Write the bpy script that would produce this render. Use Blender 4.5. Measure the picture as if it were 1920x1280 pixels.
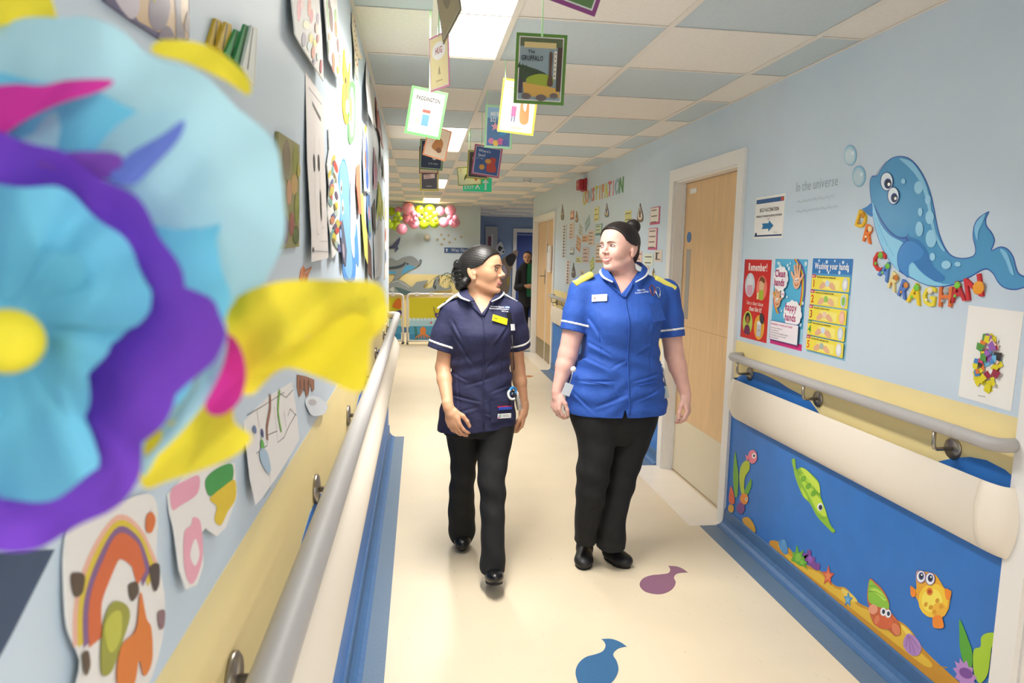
import bpy, bmesh, math, random
import numpy as np
from mathutils import Vector, Matrix, geometry
for o in list(bpy.data.objects): bpy.data.objects.remove(o, do_unlink=True)
scene = bpy.context.scene
COL = scene.collection
random.seed(7)
PI = math.pi

# ------------------------------------------------------------------ camera
F_PX, PITCH, YAW, ROLL, CAM_Z = 1321.37, .1236, .1323, .0215, 1.517
_cp, _sp, _cy, _sy, _cr, _sr = (math.cos(PITCH), math.sin(PITCH), math.cos(YAW),
                                math.sin(YAW), math.cos(ROLL), math.sin(ROLL))
C_FW = Vector((_sy*_cp, _cy*_cp, -_sp))
_rt = Vector((_cy, -_sy, 0)); _up = _rt.cross(C_FW)
C_RT = _cr*_rt + _sr*_up
C_UP = -_sr*_rt + _cr*_up
cam_data = bpy.data.cameras.new('camera')
cam_data.sensor_width = 36.0
cam_data.lens = F_PX*36/1920
cam_data.clip_start = .02
cam_data.dof.use_dof = True
cam_data.dof.focus_distance = 3.4
cam_data.dof.aperture_fstop = 8.0
cam = bpy.data.objects.new('camera', cam_data)
COL.objects.link(cam)
cam.matrix_world = Matrix(((C_RT.x, C_UP.x, -C_FW.x, 0), (C_RT.y, C_UP.y, -C_FW.y, 0),
                           (C_RT.z, C_UP.z, -C_FW.z, CAM_Z), (0, 0, 0, 1)))
scene.camera = cam

# ------------------------------------------------------------------ world, exposure
scene.view_settings.view_transform = 'Standard'
scene.view_settings.look = 'None'
scene.view_settings.gamma = 1
scene.view_settings.use_curve_mapping = False
scene.view_settings.exposure = 1.05
world = bpy.data.worlds.new('world'); scene.world = world
world.use_nodes = True
world.node_tree.nodes['Background'].inputs[0].default_value = (.8, .85, 1, 1)
world.node_tree.nodes['Background'].inputs[1].default_value = .05
PANEL_POWER = 16.5        # watts of the tubes in each ceiling light
PANEL_GLOW = 3.0          # glow of the diffuser itself

# ------------------------------------------------------------------ a pixel of the photograph to a point of the place
CEIL_Z, X_RIGHT, X_LEFT = 2.385, 1.748, -.246
def ray(px, py): return C_FW*F_PX + C_RT*(px-960) - C_UP*(py-640)
def _on(px, py, ax, val):
    d = ray(px, py); o = (0, 0, CAM_Z)[ax]
    return Vector((0, 0, CAM_Z)) + d*((val-o)/d[ax])
def on_right(px, py): return _on(px, py, 0, X_RIGHT)
def on_left(px, py): return _on(px, py, 0, X_LEFT)
def at(px, py, Y): return _on(px, py, 1, Y)
def on_floor(px, py, z=0): return _on(px, py, 2, z)

# ------------------------------------------------------------------ colours and materials
def lin(c):
    if isinstance(c, str):
        c = c.lstrip('#'); c = [int(c[i:i+2], 16)/255 for i in (0, 2, 4)]
    return tuple((x/12.92 if x <= .04045 else ((x+.055)/1.055)**2.4) for x in c[:3])
MATS = {}
def mat(name, col, rough=.6, metal=0, spec=.5, noise=0, nscale=8, bump=0, bscale=200, trans=0, sss=0,
        emit=None, estr=0, coat=0, sheen=0, alpha=None, stretch=None):
    if name in MATS: return MATS[name]
    m = bpy.data.materials.new(name); m.use_nodes = True
    nt = m.node_tree; b = nt.nodes['Principled BSDF']; N = nt.nodes.new; L = nt.links.new
    c = lin(col)
    b.inputs['Base Color'].default_value = (*c, 1)
    b.inputs['Roughness'].default_value = rough
    b.inputs['Metallic'].default_value = metal
    b.inputs['Specular IOR Level'].default_value = spec
    if coat: b.inputs['Coat Weight'].default_value = coat; b.inputs['Coat Roughness'].default_value = .15
    if sheen: b.inputs['Sheen Weight'].default_value = sheen
    if trans: b.inputs['Transmission Weight'].default_value = trans
    if sss:
        b.inputs['Subsurface Weight'].default_value = sss
        b.inputs['Subsurface Radius'].default_value = (.012, .005, .003)
    if emit:
        b.inputs['Emission Color'].default_value = (*lin(emit), 1); b.inputs['Emission Strength'].default_value = estr
    if noise or bump:
        tc = N('ShaderNodeTexCoord'); src = tc.outputs['Object']
        if stretch:
            mp = N('ShaderNodeMapping'); mp.inputs['Scale'].default_value = stretch
            L(src, mp.inputs[0]); src = mp.outputs[0]
    if noise:
        n = N('ShaderNodeTexNoise'); n.inputs['Scale'].default_value = nscale; n.inputs['Detail'].default_value = 5
        r = N('ShaderNodeValToRGB')
        r.color_ramp.elements[0].position = .3; r.color_ramp.elements[1].position = .7
        r.color_ramp.elements[0].color = (*[x*(1-noise) for x in c], 1)
        r.color_ramp.elements[1].color = (*[min(1, x*(1+noise)) for x in c], 1)
        L(src, n.inputs['Vector']); L(n.outputs[0], r.inputs[0]); L(r.outputs[0], b.inputs['Base Color'])
    if bump:
        n2 = N('ShaderNodeTexNoise'); n2.inputs['Scale'].default_value = bscale; n2.inputs['Detail'].default_value = 3
        bp = N('ShaderNodeBump'); bp.inputs['Strength'].default_value = bump; bp.inputs['Distance'].default_value = .01
        L(src, n2.inputs['Vector']); L(n2.outputs[0], bp.inputs['Height']); L(bp.outputs[0], b.inputs['Normal'])
    MATS[name] = m
    return m
def print_material(name, rough):
    m = bpy.data.materials.new(name); m.use_nodes = True
    nt = m.node_tree; b = nt.nodes['Principled BSDF']
    a = nt.nodes.new('ShaderNodeVertexColor'); a.layer_name = 'ink'
    nt.links.new(a.outputs[0], b.inputs['Base Color']); b.inputs['Roughness'].default_value = rough
    return m
M_PRINT = print_material('printed_ink', .45)
M_PRINT_GLOSS = print_material('laminated_print', .2)

# ------------------------------------------------------------------ objects
def empty(name, loc=(0, 0, 0), M=None):
    o = bpy.data.objects.new(name, None); COL.objects.link(o)
    o.empty_display_size = .05
    if M is not None: o.matrix_world = M
    else: o.location = loc
    return o
def tag(o, label=None, cat=None, group=None, kind=None):
    if label: o['label'] = label
    if cat: o['category'] = cat
    if group: o['group'] = group
    if kind: o['kind'] = kind
    return o
def thing(name, label, cat, loc=(0, 0, 0), M=None, group=None):
    return tag(empty(name, loc, M), label, cat, group)
def link_mesh(name, me, m, parent=None, smooth=False):
    for x in (m if isinstance(m, (list, tuple)) else [m]):
        if x is not None: me.materials.append(x)
    if smooth and len(me.polygons): me.polygons.foreach_set('use_smooth', [True]*len(me.polygons))
    o = bpy.data.objects.new(name, me); COL.objects.link(o)
    if parent is not None: o.parent = parent
    return o
class MB:
    """collects shapes for one mesh"""
    def __init__(s): s.v = []; s.f = []
    def add(s, v, f):
        n = len(s.v); s.v += [tuple(p) for p in v]; s.f += [tuple(i+n for i in q) for q in f]; return s
    def box(s, x0, x1, y0, y1, z0, z1, bev=0):
        if bev:
            bm = bmesh.new(); bmesh.ops.create_cube(bm, size=1)
            for v in bm.verts:
                v.co = Vector((x0+(v.co.x+.5)*(x1-x0), y0+(v.co.y+.5)*(y1-y0), z0+(v.co.z+.5)*(z1-z0)))
            bmesh.ops.bevel(bm, geom=bm.edges[:], offset=bev, segments=2, affect='EDGES', profile=.5)
            return s.bm(bm)
        v = [(x, y, z) for x in (x0, x1) for y in (y0, y1) for z in (z0, z1)]
        return s.add(v, [(0, 1, 3, 2), (4, 6, 7, 5), (0, 4, 5, 1), (2, 3, 7, 6), (0, 2, 6, 4), (1, 5, 7, 3)])
    def bm(s, bm):
        bm.verts.index_update()
        s.add([v.co[:] for v in bm.verts], [[v.index for v in f.verts] for f in bm.faces]); bm.free(); return s
    def tube(s, pts, r, n=10, cap=True, flat=None):
        """round tube along points; r a number or one per point"""
        pts = [Vector(p) for p in pts]; k = len(pts)
        R = r if isinstance(r, (list, tuple)) else [r]*k
        up = None; V = []; Fc = []
        for i, p in enumerate(pts):
            t = (pts[min(i+1, k-1)]-pts[max(i-1, 0)]).normalized()
            if up is None: up = Vector((0, 0, 1)) if abs(t.z) < .9 else Vector((1, 0, 0))
            a = t.cross(up).normalized(); up = a.cross(t).normalized()
            for j in range(n):
                th = 2*PI*j/n
                V.append(p + a*(math.cos(th)*R[i]) + up*(math.sin(th)*R[i]*(flat or 1)))
        for i in range(k-1):
            for j in range(n):
                Fc.append((i*n+j, i*n+(j+1) % n, (i+1)*n+(j+1) % n, (i+1)*n+j))
        if cap: Fc.append(tuple(range(n-1, -1, -1))); Fc.append(tuple((k-1)*n+j for j in range(n)))
        return s.add(V, Fc)
    def ball(s, c, r, seg=16, ring=10, rot=None):
        r = r if isinstance(r, (list, tuple)) else (r, r, r); c = Vector(c); V = []; Fc = []
        for i in range(ring+1):
            ph = PI*i/ring
            for j in range(seg):
                th = 2*PI*j/seg
                p = Vector((math.sin(ph)*math.cos(th)*r[0], math.sin(ph)*math.sin(th)*r[1], math.cos(ph)*r[2]))
                V.append(c + (rot @ p if rot is not None else p))
        for i in range(ring):
            for j in range(seg):
                Fc.append((i*seg+j, (i+1)*seg+j, (i+1)*seg+(j+1) % seg, i*seg+(j+1) % seg))
        return s.add(V, Fc)
    def prism(s, pts, z0, z1):
        """a closed outline in local x,y given depth"""
        pts = clean(pts); n = len(pts)
        V = [(p[0], p[1], z0) for p in pts] + [(p[0], p[1], z1) for p in pts]
        T = geometry.tessellate_polygon([[Vector((p[0], p[1], 0)) for p in pts]])
        Fc = []
        for a, b, c in T:
            ar = (pts[b][0]-pts[a][0])*(pts[c][1]-pts[a][1])-(pts[b][1]-pts[a][1])*(pts[c][0]-pts[a][0])
            if ar < 0: b, c = c, b
            Fc += [(a+n, b+n, c+n), (c, b, a)]
        area = sum(pts[i][0]*pts[(i+1) % n][1]-pts[(i+1) % n][0]*pts[i][1] for i in range(n))
        for i in range(n):
            j = (i+1) % n
            Fc.append((i, j, j+n, i+n) if area > 0 else (j, i, i+n, j+n))
        return s.add(V, Fc)
    def loft(s, rings, cap=True):
        n = len(rings[0]); V = [p for r in rings for p in r]; Fc = []
        for i in range(len(rings)-1):
            for j in range(n):
                Fc.append((i*n+j, i*n+(j+1) % n, (i+1)*n+(j+1) % n, (i+1)*n+j))
        if cap: Fc.append(tuple(range(n-1, -1, -1))); Fc.append(tuple((len(rings)-1)*n+j for j in range(n)))
        return s.add(V, Fc)
    def mesh(s, name):
        me = bpy.data.meshes.new(name); me.from_pydata(s.v, [], s.f); me.update(); return me
    def build(s, name, m, parent=None, smooth=False):
        return link_mesh(name, s.mesh(name), m, parent, smooth)
def clean(pts):
    out = []
    for p in pts:
        if not out or (abs(p[0]-out[-1][0])+abs(p[1]-out[-1][1])) > 1e-6: out.append(tuple(p[:2]))
    if abs(out[0][0]-out[-1][0])+abs(out[0][1]-out[-1][1]) < 1e-6: out.pop()
    return out
def smooth_closed(pts, sub=6):
    n = len(pts); out = []
    for i in range(n):
        p0, p1, p2, p3 = pts[i-1], pts[i], pts[(i+1) % n], pts[(i+2) % n]
        for k in range(sub):
            t = k/sub
            out.append(tuple(.5*(2*p1[a]+(p2[a]-p0[a])*t+(2*p0[a]-5*p1[a]+4*p2[a]-p3[a])*t*t
                                 + (3*p1[a]-p0[a]-3*p2[a]+p3[a])*t**3) for a in range(len(p1))))
    return out
def smooth_open(pts, sub=6):
    q = [pts[0]] + list(pts) + [pts[-1]]; out = []
    for i in range(1, len(q)-2):
        p0, p1, p2, p3 = q[i-1], q[i], q[i+1], q[i+2]
        for k in range(sub):
            t = k/sub
            out.append(tuple(.5*(2*p1[a]+(p2[a]-p0[a])*t+(2*p0[a]-5*p1[a]+4*p2[a]-p3[a])*t*t
                                 + (3*p1[a]-p0[a]-3*p2[a]+p3[a])*t**3) for a in range(len(p1))))
    out.append(tuple(pts[-1])); return out

# ------------------------------------------------------------------ lettering: each glyph is turned into triangles once
GLYPH = {}
def load_glyphs():
    objs = {}
    for bold in (0, 1):
        for ch in "ABCDEFGHIJKLMNOPQRSTUVWXYZabcdefghijklmnopqrstuvwxyz0123456789!?'.,-&:":
            cu = bpy.data.curves.new('g', 'FONT'); cu.body = ch; cu.size = 1.39; cu.resolution_u = 2; cu.fill_mode = 'FRONT'
            cu.offset = .028 if bold else 0.0
            o = bpy.data.objects.new('g', cu); COL.objects.link(o); objs[(ch, bold)] = o
    dg = bpy.context.evaluated_depsgraph_get()
    for k, o in objs.items():
        me = o.evaluated_get(dg).to_mesh(); me.calc_loop_triangles()
        v = [(p.co.x, p.co.y) for p in me.vertices]
        t = [tuple(x.vertices) for x in me.loop_triangles]
        GLYPH[k] = (v, t, max([p[0] for p in v] or [.3])+.09)
        o.evaluated_get(dg).to_mesh_clear()
    for o in objs.values():
        c = o.data; bpy.data.objects.remove(o); bpy.data.curves.remove(c)
load_glyphs()
def text_width(s, h, bold=0, squeeze=1): return sum(.4 if c == ' ' else GLYPH[(c, bold)][2] for c in s)*h*squeeze

class Canvas:
    """flat print: coloured shapes in thin layers over local z = w0"""
    def __init__(s, w0=.0006, step=.00012, f=None): s.v = []; s.t = []; s.c = []; s.w = w0; s.step = step; s.f = f; s.cuts = []
    def _add(s, P, T, col):
        n = len(s.v); s.w += s.step; s.cuts.append((n, len(s.t)))
        s.v += [((*(s.f(p[0], p[1]) if s.f else p[:2]), s.w)) for p in P]
        c = (*lin(col), 1)
        for a, b, d in T:
            A, B, D = (s.v[n+i] for i in (a, b, d))
            if (B[0]-A[0])*(D[1]-A[1])-(B[1]-A[1])*(D[0]-A[0]) < 0: b, d = d, b
            s.t.append((n+a, n+b, n+d)); s.c.append(c)
        return s
    def poly(s, pts, col):
        pts = clean(pts)
        if len(pts) < 3: return s
        return s._add(pts, geometry.tessellate_polygon([[Vector((p[0], p[1], 0)) for p in pts]]), col)
    def blob(s, pts, col, sub=5): return s.poly(smooth_closed(pts, sub), col)
    def rect(s, x0, y0, x1, y1, col): return s.poly([(x0, y0), (x1, y0), (x1, y1), (x0, y1)], col)
    def ell(s, x, y, rx, ry, col, rot=0, n=20):
        c, q = math.cos(rot), math.sin(rot)
        return s.poly([(x+rx*math.cos(a)*c-ry*math.sin(a)*q, y+rx*math.cos(a)*q+ry*math.sin(a)*c)
                       for a in (2*PI*i/n for i in range(n))], col)
    def line(s, pts, w, col, sub=0):
        pts = smooth_open(pts, sub) if sub else list(pts); P = []; k = len(pts)
        for i in range(k):
            a, b = pts[max(i-1, 0)], pts[min(i+1, k-1)]
            dx, dy = b[0]-a[0], b[1]-a[1]; l = math.hypot(dx, dy) or 1
            P += [(pts[i][0]-dy/l*w/2, pts[i][1]+dx/l*w/2), (pts[i][0]+dy/l*w/2, pts[i][1]-dx/l*w/2)]
        T = []
        for i in range(k-1): T += [(2*i, 2*i+1, 2*i+3), (2*i, 2*i+3, 2*i+2)]
        return s._add(P, T, col)
    def star(s, x, y, r, col, n=5, q=.45, rot=PI/2):
        return s.poly([(x+(r if i % 2 == 0 else r*q)*math.cos(rot+PI*i/n), y+(r if i % 2 == 0 else r*q)*math.sin(rot+PI*i/n)) for i in range(2*n)], col)
    def text(s, st, x, y, h, col, bold=0, align='l', rot=0, squeeze=1):
        w = text_width(st, h, bold, squeeze)
        ox = -w/2 if align == 'c' else (-w if align == 'r' else 0); c, q = math.cos(rot), math.sin(rot); P = []; T = []
        for ch in st:
            if ch == ' ': ox += .4*h*squeeze; continue
            v, t, adv = GLYPH[(ch, bold)]; n = len(P)
            for a, b in v:
                X, Y = ox+a*h*squeeze, b*h
                P.append((x+X*c-Y*q, y+X*q+Y*c))
            T += [(i+n, j+n, k+n) for i, j, k in t]; ox += adv*h*squeeze
        return s._add(P, T, col)
    def build_each(s, name, parent=None, m=None):
        """one object for each painted shape"""
        ends = s.cuts[1:]+[(len(s.v), len(s.t))]
        for (v0, t0), (v1, t1) in zip(s.cuts, ends):
            q = Canvas(); q.v = s.v[v0:v1]; q.t = [tuple(i-v0 for i in x) for x in s.t[t0:t1]]; q.c = s.c[t0:t1]; q.build(name, parent, m)
    def build(s, name, parent=None, m=None):
        me = bpy.data.meshes.new(name); me.from_pydata(s.v, [], s.t); me.update()
        ca = me.color_attributes.new('ink', 'FLOAT_COLOR', 'CORNER')
        ca.data.foreach_set('color', [x for c in s.c for _ in range(3) for x in c])
        return link_mesh(name, me, m or M_PRINT, parent)

# frames on the walls: local x to the right as one faces the wall, y up, z out of the wall
def m_right(y, z, tilt=0, off=0, lean=0):
    return Matrix.Translation((X_RIGHT-off, y, z)) @ Matrix(((0, 0, -1, 0), (-1, 0, 0, 0), (0, 1, 0, 0), (0, 0, 0, 1))) @ Matrix.Rotation(tilt, 4, 'Z') @ Matrix.Rotation(lean, 4, 'X')
def m_left(y, z, tilt=0, off=0, lean=0):
    return Matrix.Translation((X_LEFT+off, y, z)) @ Matrix(((0, 0, 1, 0), (1, 0, 0, 0), (0, 1, 0, 0), (0, 0, 0, 1))) @ Matrix.Rotation(tilt, 4, 'Z') @ Matrix.Rotation(lean, 4, 'X')
def m_front(p, yaw=0, roll=0, pitch=0):
    return Matrix.Translation(p) @ Matrix.Rotation(yaw, 4, 'Z') @ Matrix.Rotation(PI/2+pitch, 4, 'X') @ Matrix.Rotation(roll, 4, 'Z')

# ------------------------------------------------------------------ soft solids (people, tissue): a distance field turned into one surface
class Solid:
    def __init__(s, lo, hi, h):
        s.lo = np.array(lo, float); s.h = h
        s.n = np.ceil((np.array(hi)-s.lo)/h).astype(int)+1
        s.v = np.full(s.n, 1.0, np.float32)
    def box(s, lo, hi):
        a = np.clip(np.floor((np.array(lo)-s.lo)/s.h).astype(int), 0, s.n-1)
        b = np.clip(np.ceil((np.array(hi)-s.lo)/s.h).astype(int)+1, a+1, s.n)
        sl = tuple(slice(i, j) for i, j in zip(a, b))
        ax = [(s.lo[i]+s.h*np.arange(a[i], b[i])).astype(np.float32) for i in range(3)]
        return sl, ax[0][:, None, None], ax[1][None, :, None], ax[2][None, None, :]
    def put(s, fn, lo, hi, k=.01, mode='u'):
        m = k+2.5*s.h
        sl, X, Y, Z = s.box(np.array(lo)-m, np.array(hi)+m)
        d = fn(X, Y, Z); v = s.v[sl]
        if mode == 'u': h = np.maximum(k-np.abs(v-d), 0)/k; s.v[sl] = np.minimum(v, d)-h*h*k*.25
        elif mode == 's': d = -d; h = np.maximum(k-np.abs(v-d), 0)/k; s.v[sl] = np.maximum(v, d)+h*h*k*.25
        return s
    def cap(s, a, b, ra, rb, k=.01, mode='u'):
        a = np.array(a, float); b = np.array(b, float); ab = b-a; L = max(ab@ab, 1e-12)
        def fn(X, Y, Z):
            t = np.clip(((X-a[0])*ab[0]+(Y-a[1])*ab[1]+(Z-a[2])*ab[2])/L, 0, 1)
            return np.sqrt((X-a[0]-t*ab[0])**2+(Y-a[1]-t*ab[1])**2+(Z-a[2]-t*ab[2])**2)-(ra+(rb-ra)*t)
        r = max(ra, rb)
        return s.put(fn, np.minimum(a, b)-r, np.maximum(a, b)+r, k, mode)
    def chain(s, pts, k=.008):
        for (a, ra), (b, rb) in zip(pts, pts[1:]): s.cap(a, b, ra, rb, k)
        return s
    def ell(s, c, r, R=None, k=.01, mode='u'):
        c = np.array(c, float); r = np.array(r, float); R = np.eye(3) if R is None else np.array(R)   # rows: local axes
        def fn(X, Y, Z):
            P = [(X-c[0])*R[i][0]+(Y-c[1])*R[i][1]+(Z-c[2])*R[i][2] for i in range(3)]
            k0 = np.sqrt(sum((P[i]/r[i])**2 for i in range(3))); k1 = np.sqrt(sum((P[i]/r[i]**2)**2 for i in range(3)))
            return k0*(k0-1)/np.maximum(k1, 1e-6)
        e = np.abs(R.T) @ r
        return s.put(fn, c-e, c+e, k, mode)
    def loft(s, rows, k=.01, p=2.0, warp=None, sub=8):
        """rows (z, cx, cy, rx, ry) from the bottom up"""
        T = np.array(smooth_open(sorted(rows), sub)); z = T[:, 0]; z = np.maximum.accumulate(z+np.arange(len(z))*1e-7)
        def fn(X, Y, Z):
            zz = Z.ravel(); g = [np.interp(zz, z, T[:, i]).astype(np.float32)[None, None, :] for i in (1, 2, 3, 4)]
            dx = np.abs(X-g[0])/g[2]; dy = np.abs(Y-g[1])/g[3]
            q = (dx**p+dy**p)**(1/p)
            d = (q-1)*np.minimum(g[2], g[3])
            if warp is not None: d = d+warp(X, Y, Z)
            return np.maximum(d, np.maximum(z[0]-Z, Z-z[-1]))
        lo = (min(T[:, 1]-T[:, 3]), min(T[:, 2]-T[:, 4]), z[0]); hi = (max(T[:, 1]+T[:, 3]), max(T[:, 2]+T[:, 4]), z[-1])
        return s.put(fn, lo, hi, k)
    def mesh(s, name):
        v = s.v.copy()
        for a in range(3):
            i = [slice(None)]*3; i[a] = 0; v[tuple(i)] = np.maximum(v[tuple(i)], 1e-4); i[a] = -1; v[tuple(i)] = np.maximum(v[tuple(i)], 1e-4)
        S = v < 0; n = np.array(S.shape)
        cnt = np.zeros(n-1, np.uint8)
        for i in (0, 1):
            for j in (0, 1):
                for k in (0, 1): cnt += S[i:n[0]-1+i, j:n[1]-1+j, k:n[2]-1+k]
        ids = np.flatnonzero((cnt > 0) & (cnt < 8)); m = n-1
        ci, cj, ck = np.unravel_index(ids, m)
        corner = [(i, j, k) for i in (0, 1) for j in (0, 1) for k in (0, 1)]
        V = {c: v[ci+c[0], cj+c[1], ck+c[2]] for c in corner}
        acc = np.zeros((len(ids), 3)); w = np.zeros(len(ids))
        for c in corner:
            for a in range(3):
                if c[a]: continue
                e = list(c); e[a] = 1; e = tuple(e)
                x, y = V[c], V[e]; ok = (x < 0) != (y < 0)
                t = np.where(ok, x/np.where(ok, x-y, 1), 0)
                p = np.zeros((len(ids), 3)); p[:] = c; p[:, a] = t
                acc += p*ok[:, None]; w += ok
        P = s.lo+s.h*(np.stack([ci, cj, ck], 1)+acc/w[:, None])
        quads = []
        for a in range(3):
            b, c = (a+1) % 3, (a+2) % 3
            s0 = [slice(None)]*3; s1 = [slice(None)]*3; s0[a] = slice(0, -1); s1[a] = slice(1, None)
            A = S[tuple(s0)]; B = S[tuple(s1)]
            q = np.argwhere(A != B); q = q[(q[:, b] > 0) & (q[:, c] > 0)]
            q = q[(q[:, b] < n[b]-1) & (q[:, c] < n[c]-1)]
            f = A[tuple(q.T)]; cells = []
            for db, dc in ((1, 1), (0, 1), (0, 0), (1, 0)):
                r = q.copy(); r[:, b] -= db; r[:, c] -= dc
                cells.append(np.searchsorted(ids, np.ravel_multi_index(r.T, m)))
            Q = np.stack(cells, 1); Q[~f] = Q[~f][:, ::-1]; quads.append(Q)
        Q = np.concatenate(quads)
        me = bpy.data.meshes.new(name)
        me.vertices.add(len(P)); me.vertices.foreach_set('co', P.ravel())
        me.loops.add(Q.size); me.loops.foreach_set('vertex_index', Q.ravel().astype(np.int32))
        me.polygons.add(len(Q)); me.polygons.foreach_set('loop_start', np.arange(0, Q.size, 4, dtype=np.int32))
        me.update(calc_edges=True)
        return me
    def build(s, name, m, parent=None): return link_mesh(name, s.mesh(name), m, parent, True)

# ------------------------------------------------------------------ the setting
WALL = mat('wall_paint_pale_blue', '#cad9e6', .42, noise=.025, nscale=3, bump=.04, bscale=350)
YELLOW = mat('wall_paint_yellow', '#f2dfa2', .42, noise=.03, nscale=4, bump=.03, bscale=350)
SEABLUE = mat('wall_paint_sea_blue', '#2f75c6', .5, noise=.05, nscale=9, bump=.03, bscale=350)
SKIRT = mat('blue_vinyl_skirting', '#446a97', .45, noise=.08, nscale=40)
BORDER = mat('blue_vinyl_border', '#63798f', .4, noise=.12, nscale=160)
WHITEPAINT = mat('white_gloss_paint', '#e9e6e2', .35)
CREAMPL = mat('cream_plastic', '#eee3d3', .5)
GREYPL = mat('grey_handrail_plastic', '#b0adab', .5)
STEEL = mat('satin_steel', '#a59d92', .3, .9)
WOOD = mat('beech_veneer', '#dcb686', .4, noise=.08, nscale=3.2, stretch=(14, 14, 1.2))
TILE_W = mat('ceiling_tile_cream', '#ebe4db', .85, noise=.03, nscale=60, bump=.1, bscale=300)
TILE_B = mat('ceiling_tile_blue', '#c4cfd4', .85, noise=.03, nscale=60, bump=.1, bscale=300)
BAR = mat('ceiling_grid_bar', '#e6ded4', .5)
def floor_material():
    m = mat('cream_marbled_vinyl', '#e4d4b7', .36, noise=.035, nscale=2.5)
    nt = m.node_tree; b = nt.nodes['Principled BSDF']; N = nt.nodes.new; L_ = nt.links.new
    old = b.inputs['Base Color'].links[0].from_socket
    tc = N('ShaderNodeTexCoord'); mp = N('ShaderNodeMapping'); mp.inputs['Scale'].default_value = (95, 16, 1); mp.inputs['Rotation'].default_value = (0, 0, .12)
    n = N('ShaderNodeTexNoise'); n.inputs['Scale'].default_value = 1; n.inputs['Detail'].default_value = 2
    r = N('ShaderNodeValToRGB'); r.color_ramp.elements[0].position = .69; r.color_ramp.elements[1].position = .80
    r.color_ramp.elements[0].color = (0, 0, 0, 1); r.color_ramp.elements[1].color = (.55, .55, .55, 1)
    mx = N('ShaderNodeMix'); mx.data_type = 'RGBA'
    L_(tc.outputs['Object'], mp.inputs[0]); L_(mp.outputs[0], n.inputs['Vector']); L_(n.outputs[0], r.inputs[0])
    L_(r.outputs[0], mx.inputs[0]); L_(old, mx.inputs[6]); mx.inputs[7].default_value = (*lin('#b59a6f'), 1)
    L_(mx.outputs[2], b.inputs['Base Color'])
    return m
def struct(name, mb, m, parent=None, smooth=False):
    o = mb.build(name, m, parent, smooth)
    if parent is None: o['kind'] = 'structure'
    return o
YB, YF, YEND, YDARK = -3.6, 18.0, 13.4, 16.9       # back of the corridor behind the photographer, far limit, end wall, wall of the dark lobby
floor = struct('floor', MB().box(-3.2, 4.2, YB, YF, -.12, 0), floor_material())
for nm, x0, x1, y0, y1 in (('floor_border', X_LEFT, -.117, YB, 5.75), ('floor_border', 1.594, X_RIGHT, 1.80, 3.69),
                           ('floor_border', 1.594, X_RIGHT, 4.84, 9.09), ('floor_border', 1.20, 1.748, 10.80, 10.95)):
    MB().box(x0, x1, y0, y1, 0, .0012).build(nm, BORDER, floor)
MB().box(1.535, 1.80, 3.69, 4.84, 0, .0015).build('threshold_sheet', mat('pale_vinyl', '#eee4d6', .3, noise=.02), floor)
MB().box(1.594, 1.80, 9.09, 10.80, 0, .0015).build('threshold_sheet', MATS['pale_vinyl'], floor)

DOORS = [(.70, 1.80, 2.11), (3.69, 4.84, 2.112), (9.08, 10.79, 2.08)]     # outer edges of the casings, top
CAS = .078
wr = MB()
ys = YB
for a, c, top in DOORS:
    wr.box(X_RIGHT, X_RIGHT+.16, ys, a+CAS, 0, CEIL_Z+.1)
    wr.box(X_RIGHT, X_RIGHT+.16, a+CAS, c-CAS, top-CAS, CEIL_Z+.1)
    ys = c-CAS
wr.box(X_RIGHT, X_RIGHT+.16, ys, 10.93, 0, CEIL_Z+.1)
wall_right = struct('wall_right', wr, WALL)
WZ = [(1.80, .890), (1.843, .906), (1.914, .914), (1.98, .905), (2.043, .883), (2.123, .845), (2.2, .80), (2.4, .74), (2.6, .74), (2.76, .79), (2.832, .848), (2.911, .888), (3.0, .902), (3.1, .910), (3.2, .924), (3.311, .932), (3.40, .934), (3.455, .930), (3.54, .91), (3.623, .877), (3.69, .85)]
def band(parent, y0, y1, side, wave, yz=1.07):
    x = X_RIGHT if side > 0 else X_LEFT; s = -side
    MB().box(min(x, x+s*.0006), max(x, x+s*.0006), y0, y1, .5, yz).build('yellow_band', YELLOW, parent)
    n = len(wave)
    r1 = [Vector((x+s*.0016, y, z)) for y, z in wave]; r0 = [Vector((x+s*.0016, y, .02)) for y, z in wave]
    q1 = [Vector((x, y, z)) for y, z in wave]; q0 = [Vector((x, y, .02)) for y, z in wave]
    v = r0+r1+q0+q1; f = []
    for i in range(n-1):
        f += [(i, i+1, n+i+1, n+i), (n+i, n+i+1, 3*n+i+1, 3*n+i)]
    MB().add(v, f).build('blue_dado', SEABLUE, parent)
band(wall_right, 1.80, 3.69, 1, WZ)
def wave_line(y0, y1, ph=0, n=60): return [(y0+(y1-y0)*i/n, .84+.08*math.sin(2*PI*(y0+(y1-y0)*i/n)/1.35+ph)) for i in range(n+1)]
band(wall_right, 4.84, 9.08, 1, wave_line(4.84, 9.08, 1.0))
band(wall_right, -3.0, .70, 1, wave_line(-3.0, .70, 1.0))
wall_left = struct('wall_left', MB().box(X_LEFT-.18, X_LEFT, YB, 5.75, 0, CEIL_Z+.1), WALL)
band(wall_left, YB, 5.75, -1, wave_line(YB, 5.75, .25, 90), 1.108)
MB().box(X_LEFT-.05, X_LEFT+.003, 5.70, 5.757, 0, 2.30, .004).build('corner_guard', WHITEPAINT, wall_left)
def cove(name, side, y0, y1, parent=None):
    x = X_RIGHT if side > 0 else X_LEFT; s = -side
    prof = [(0, .0), (.052, .0), (.052, .004), (.036, .010), (.022, .022), (.012, .04), (.010, .094), (.006, .100), (0, .100)]
    o = MB().loft([[(x+s*a, y, z) for a, z in prof] for y in (y0, y1)]).build(name, SKIRT, parent)
    if parent is None: o['kind'] = 'structure'
    return o
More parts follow.
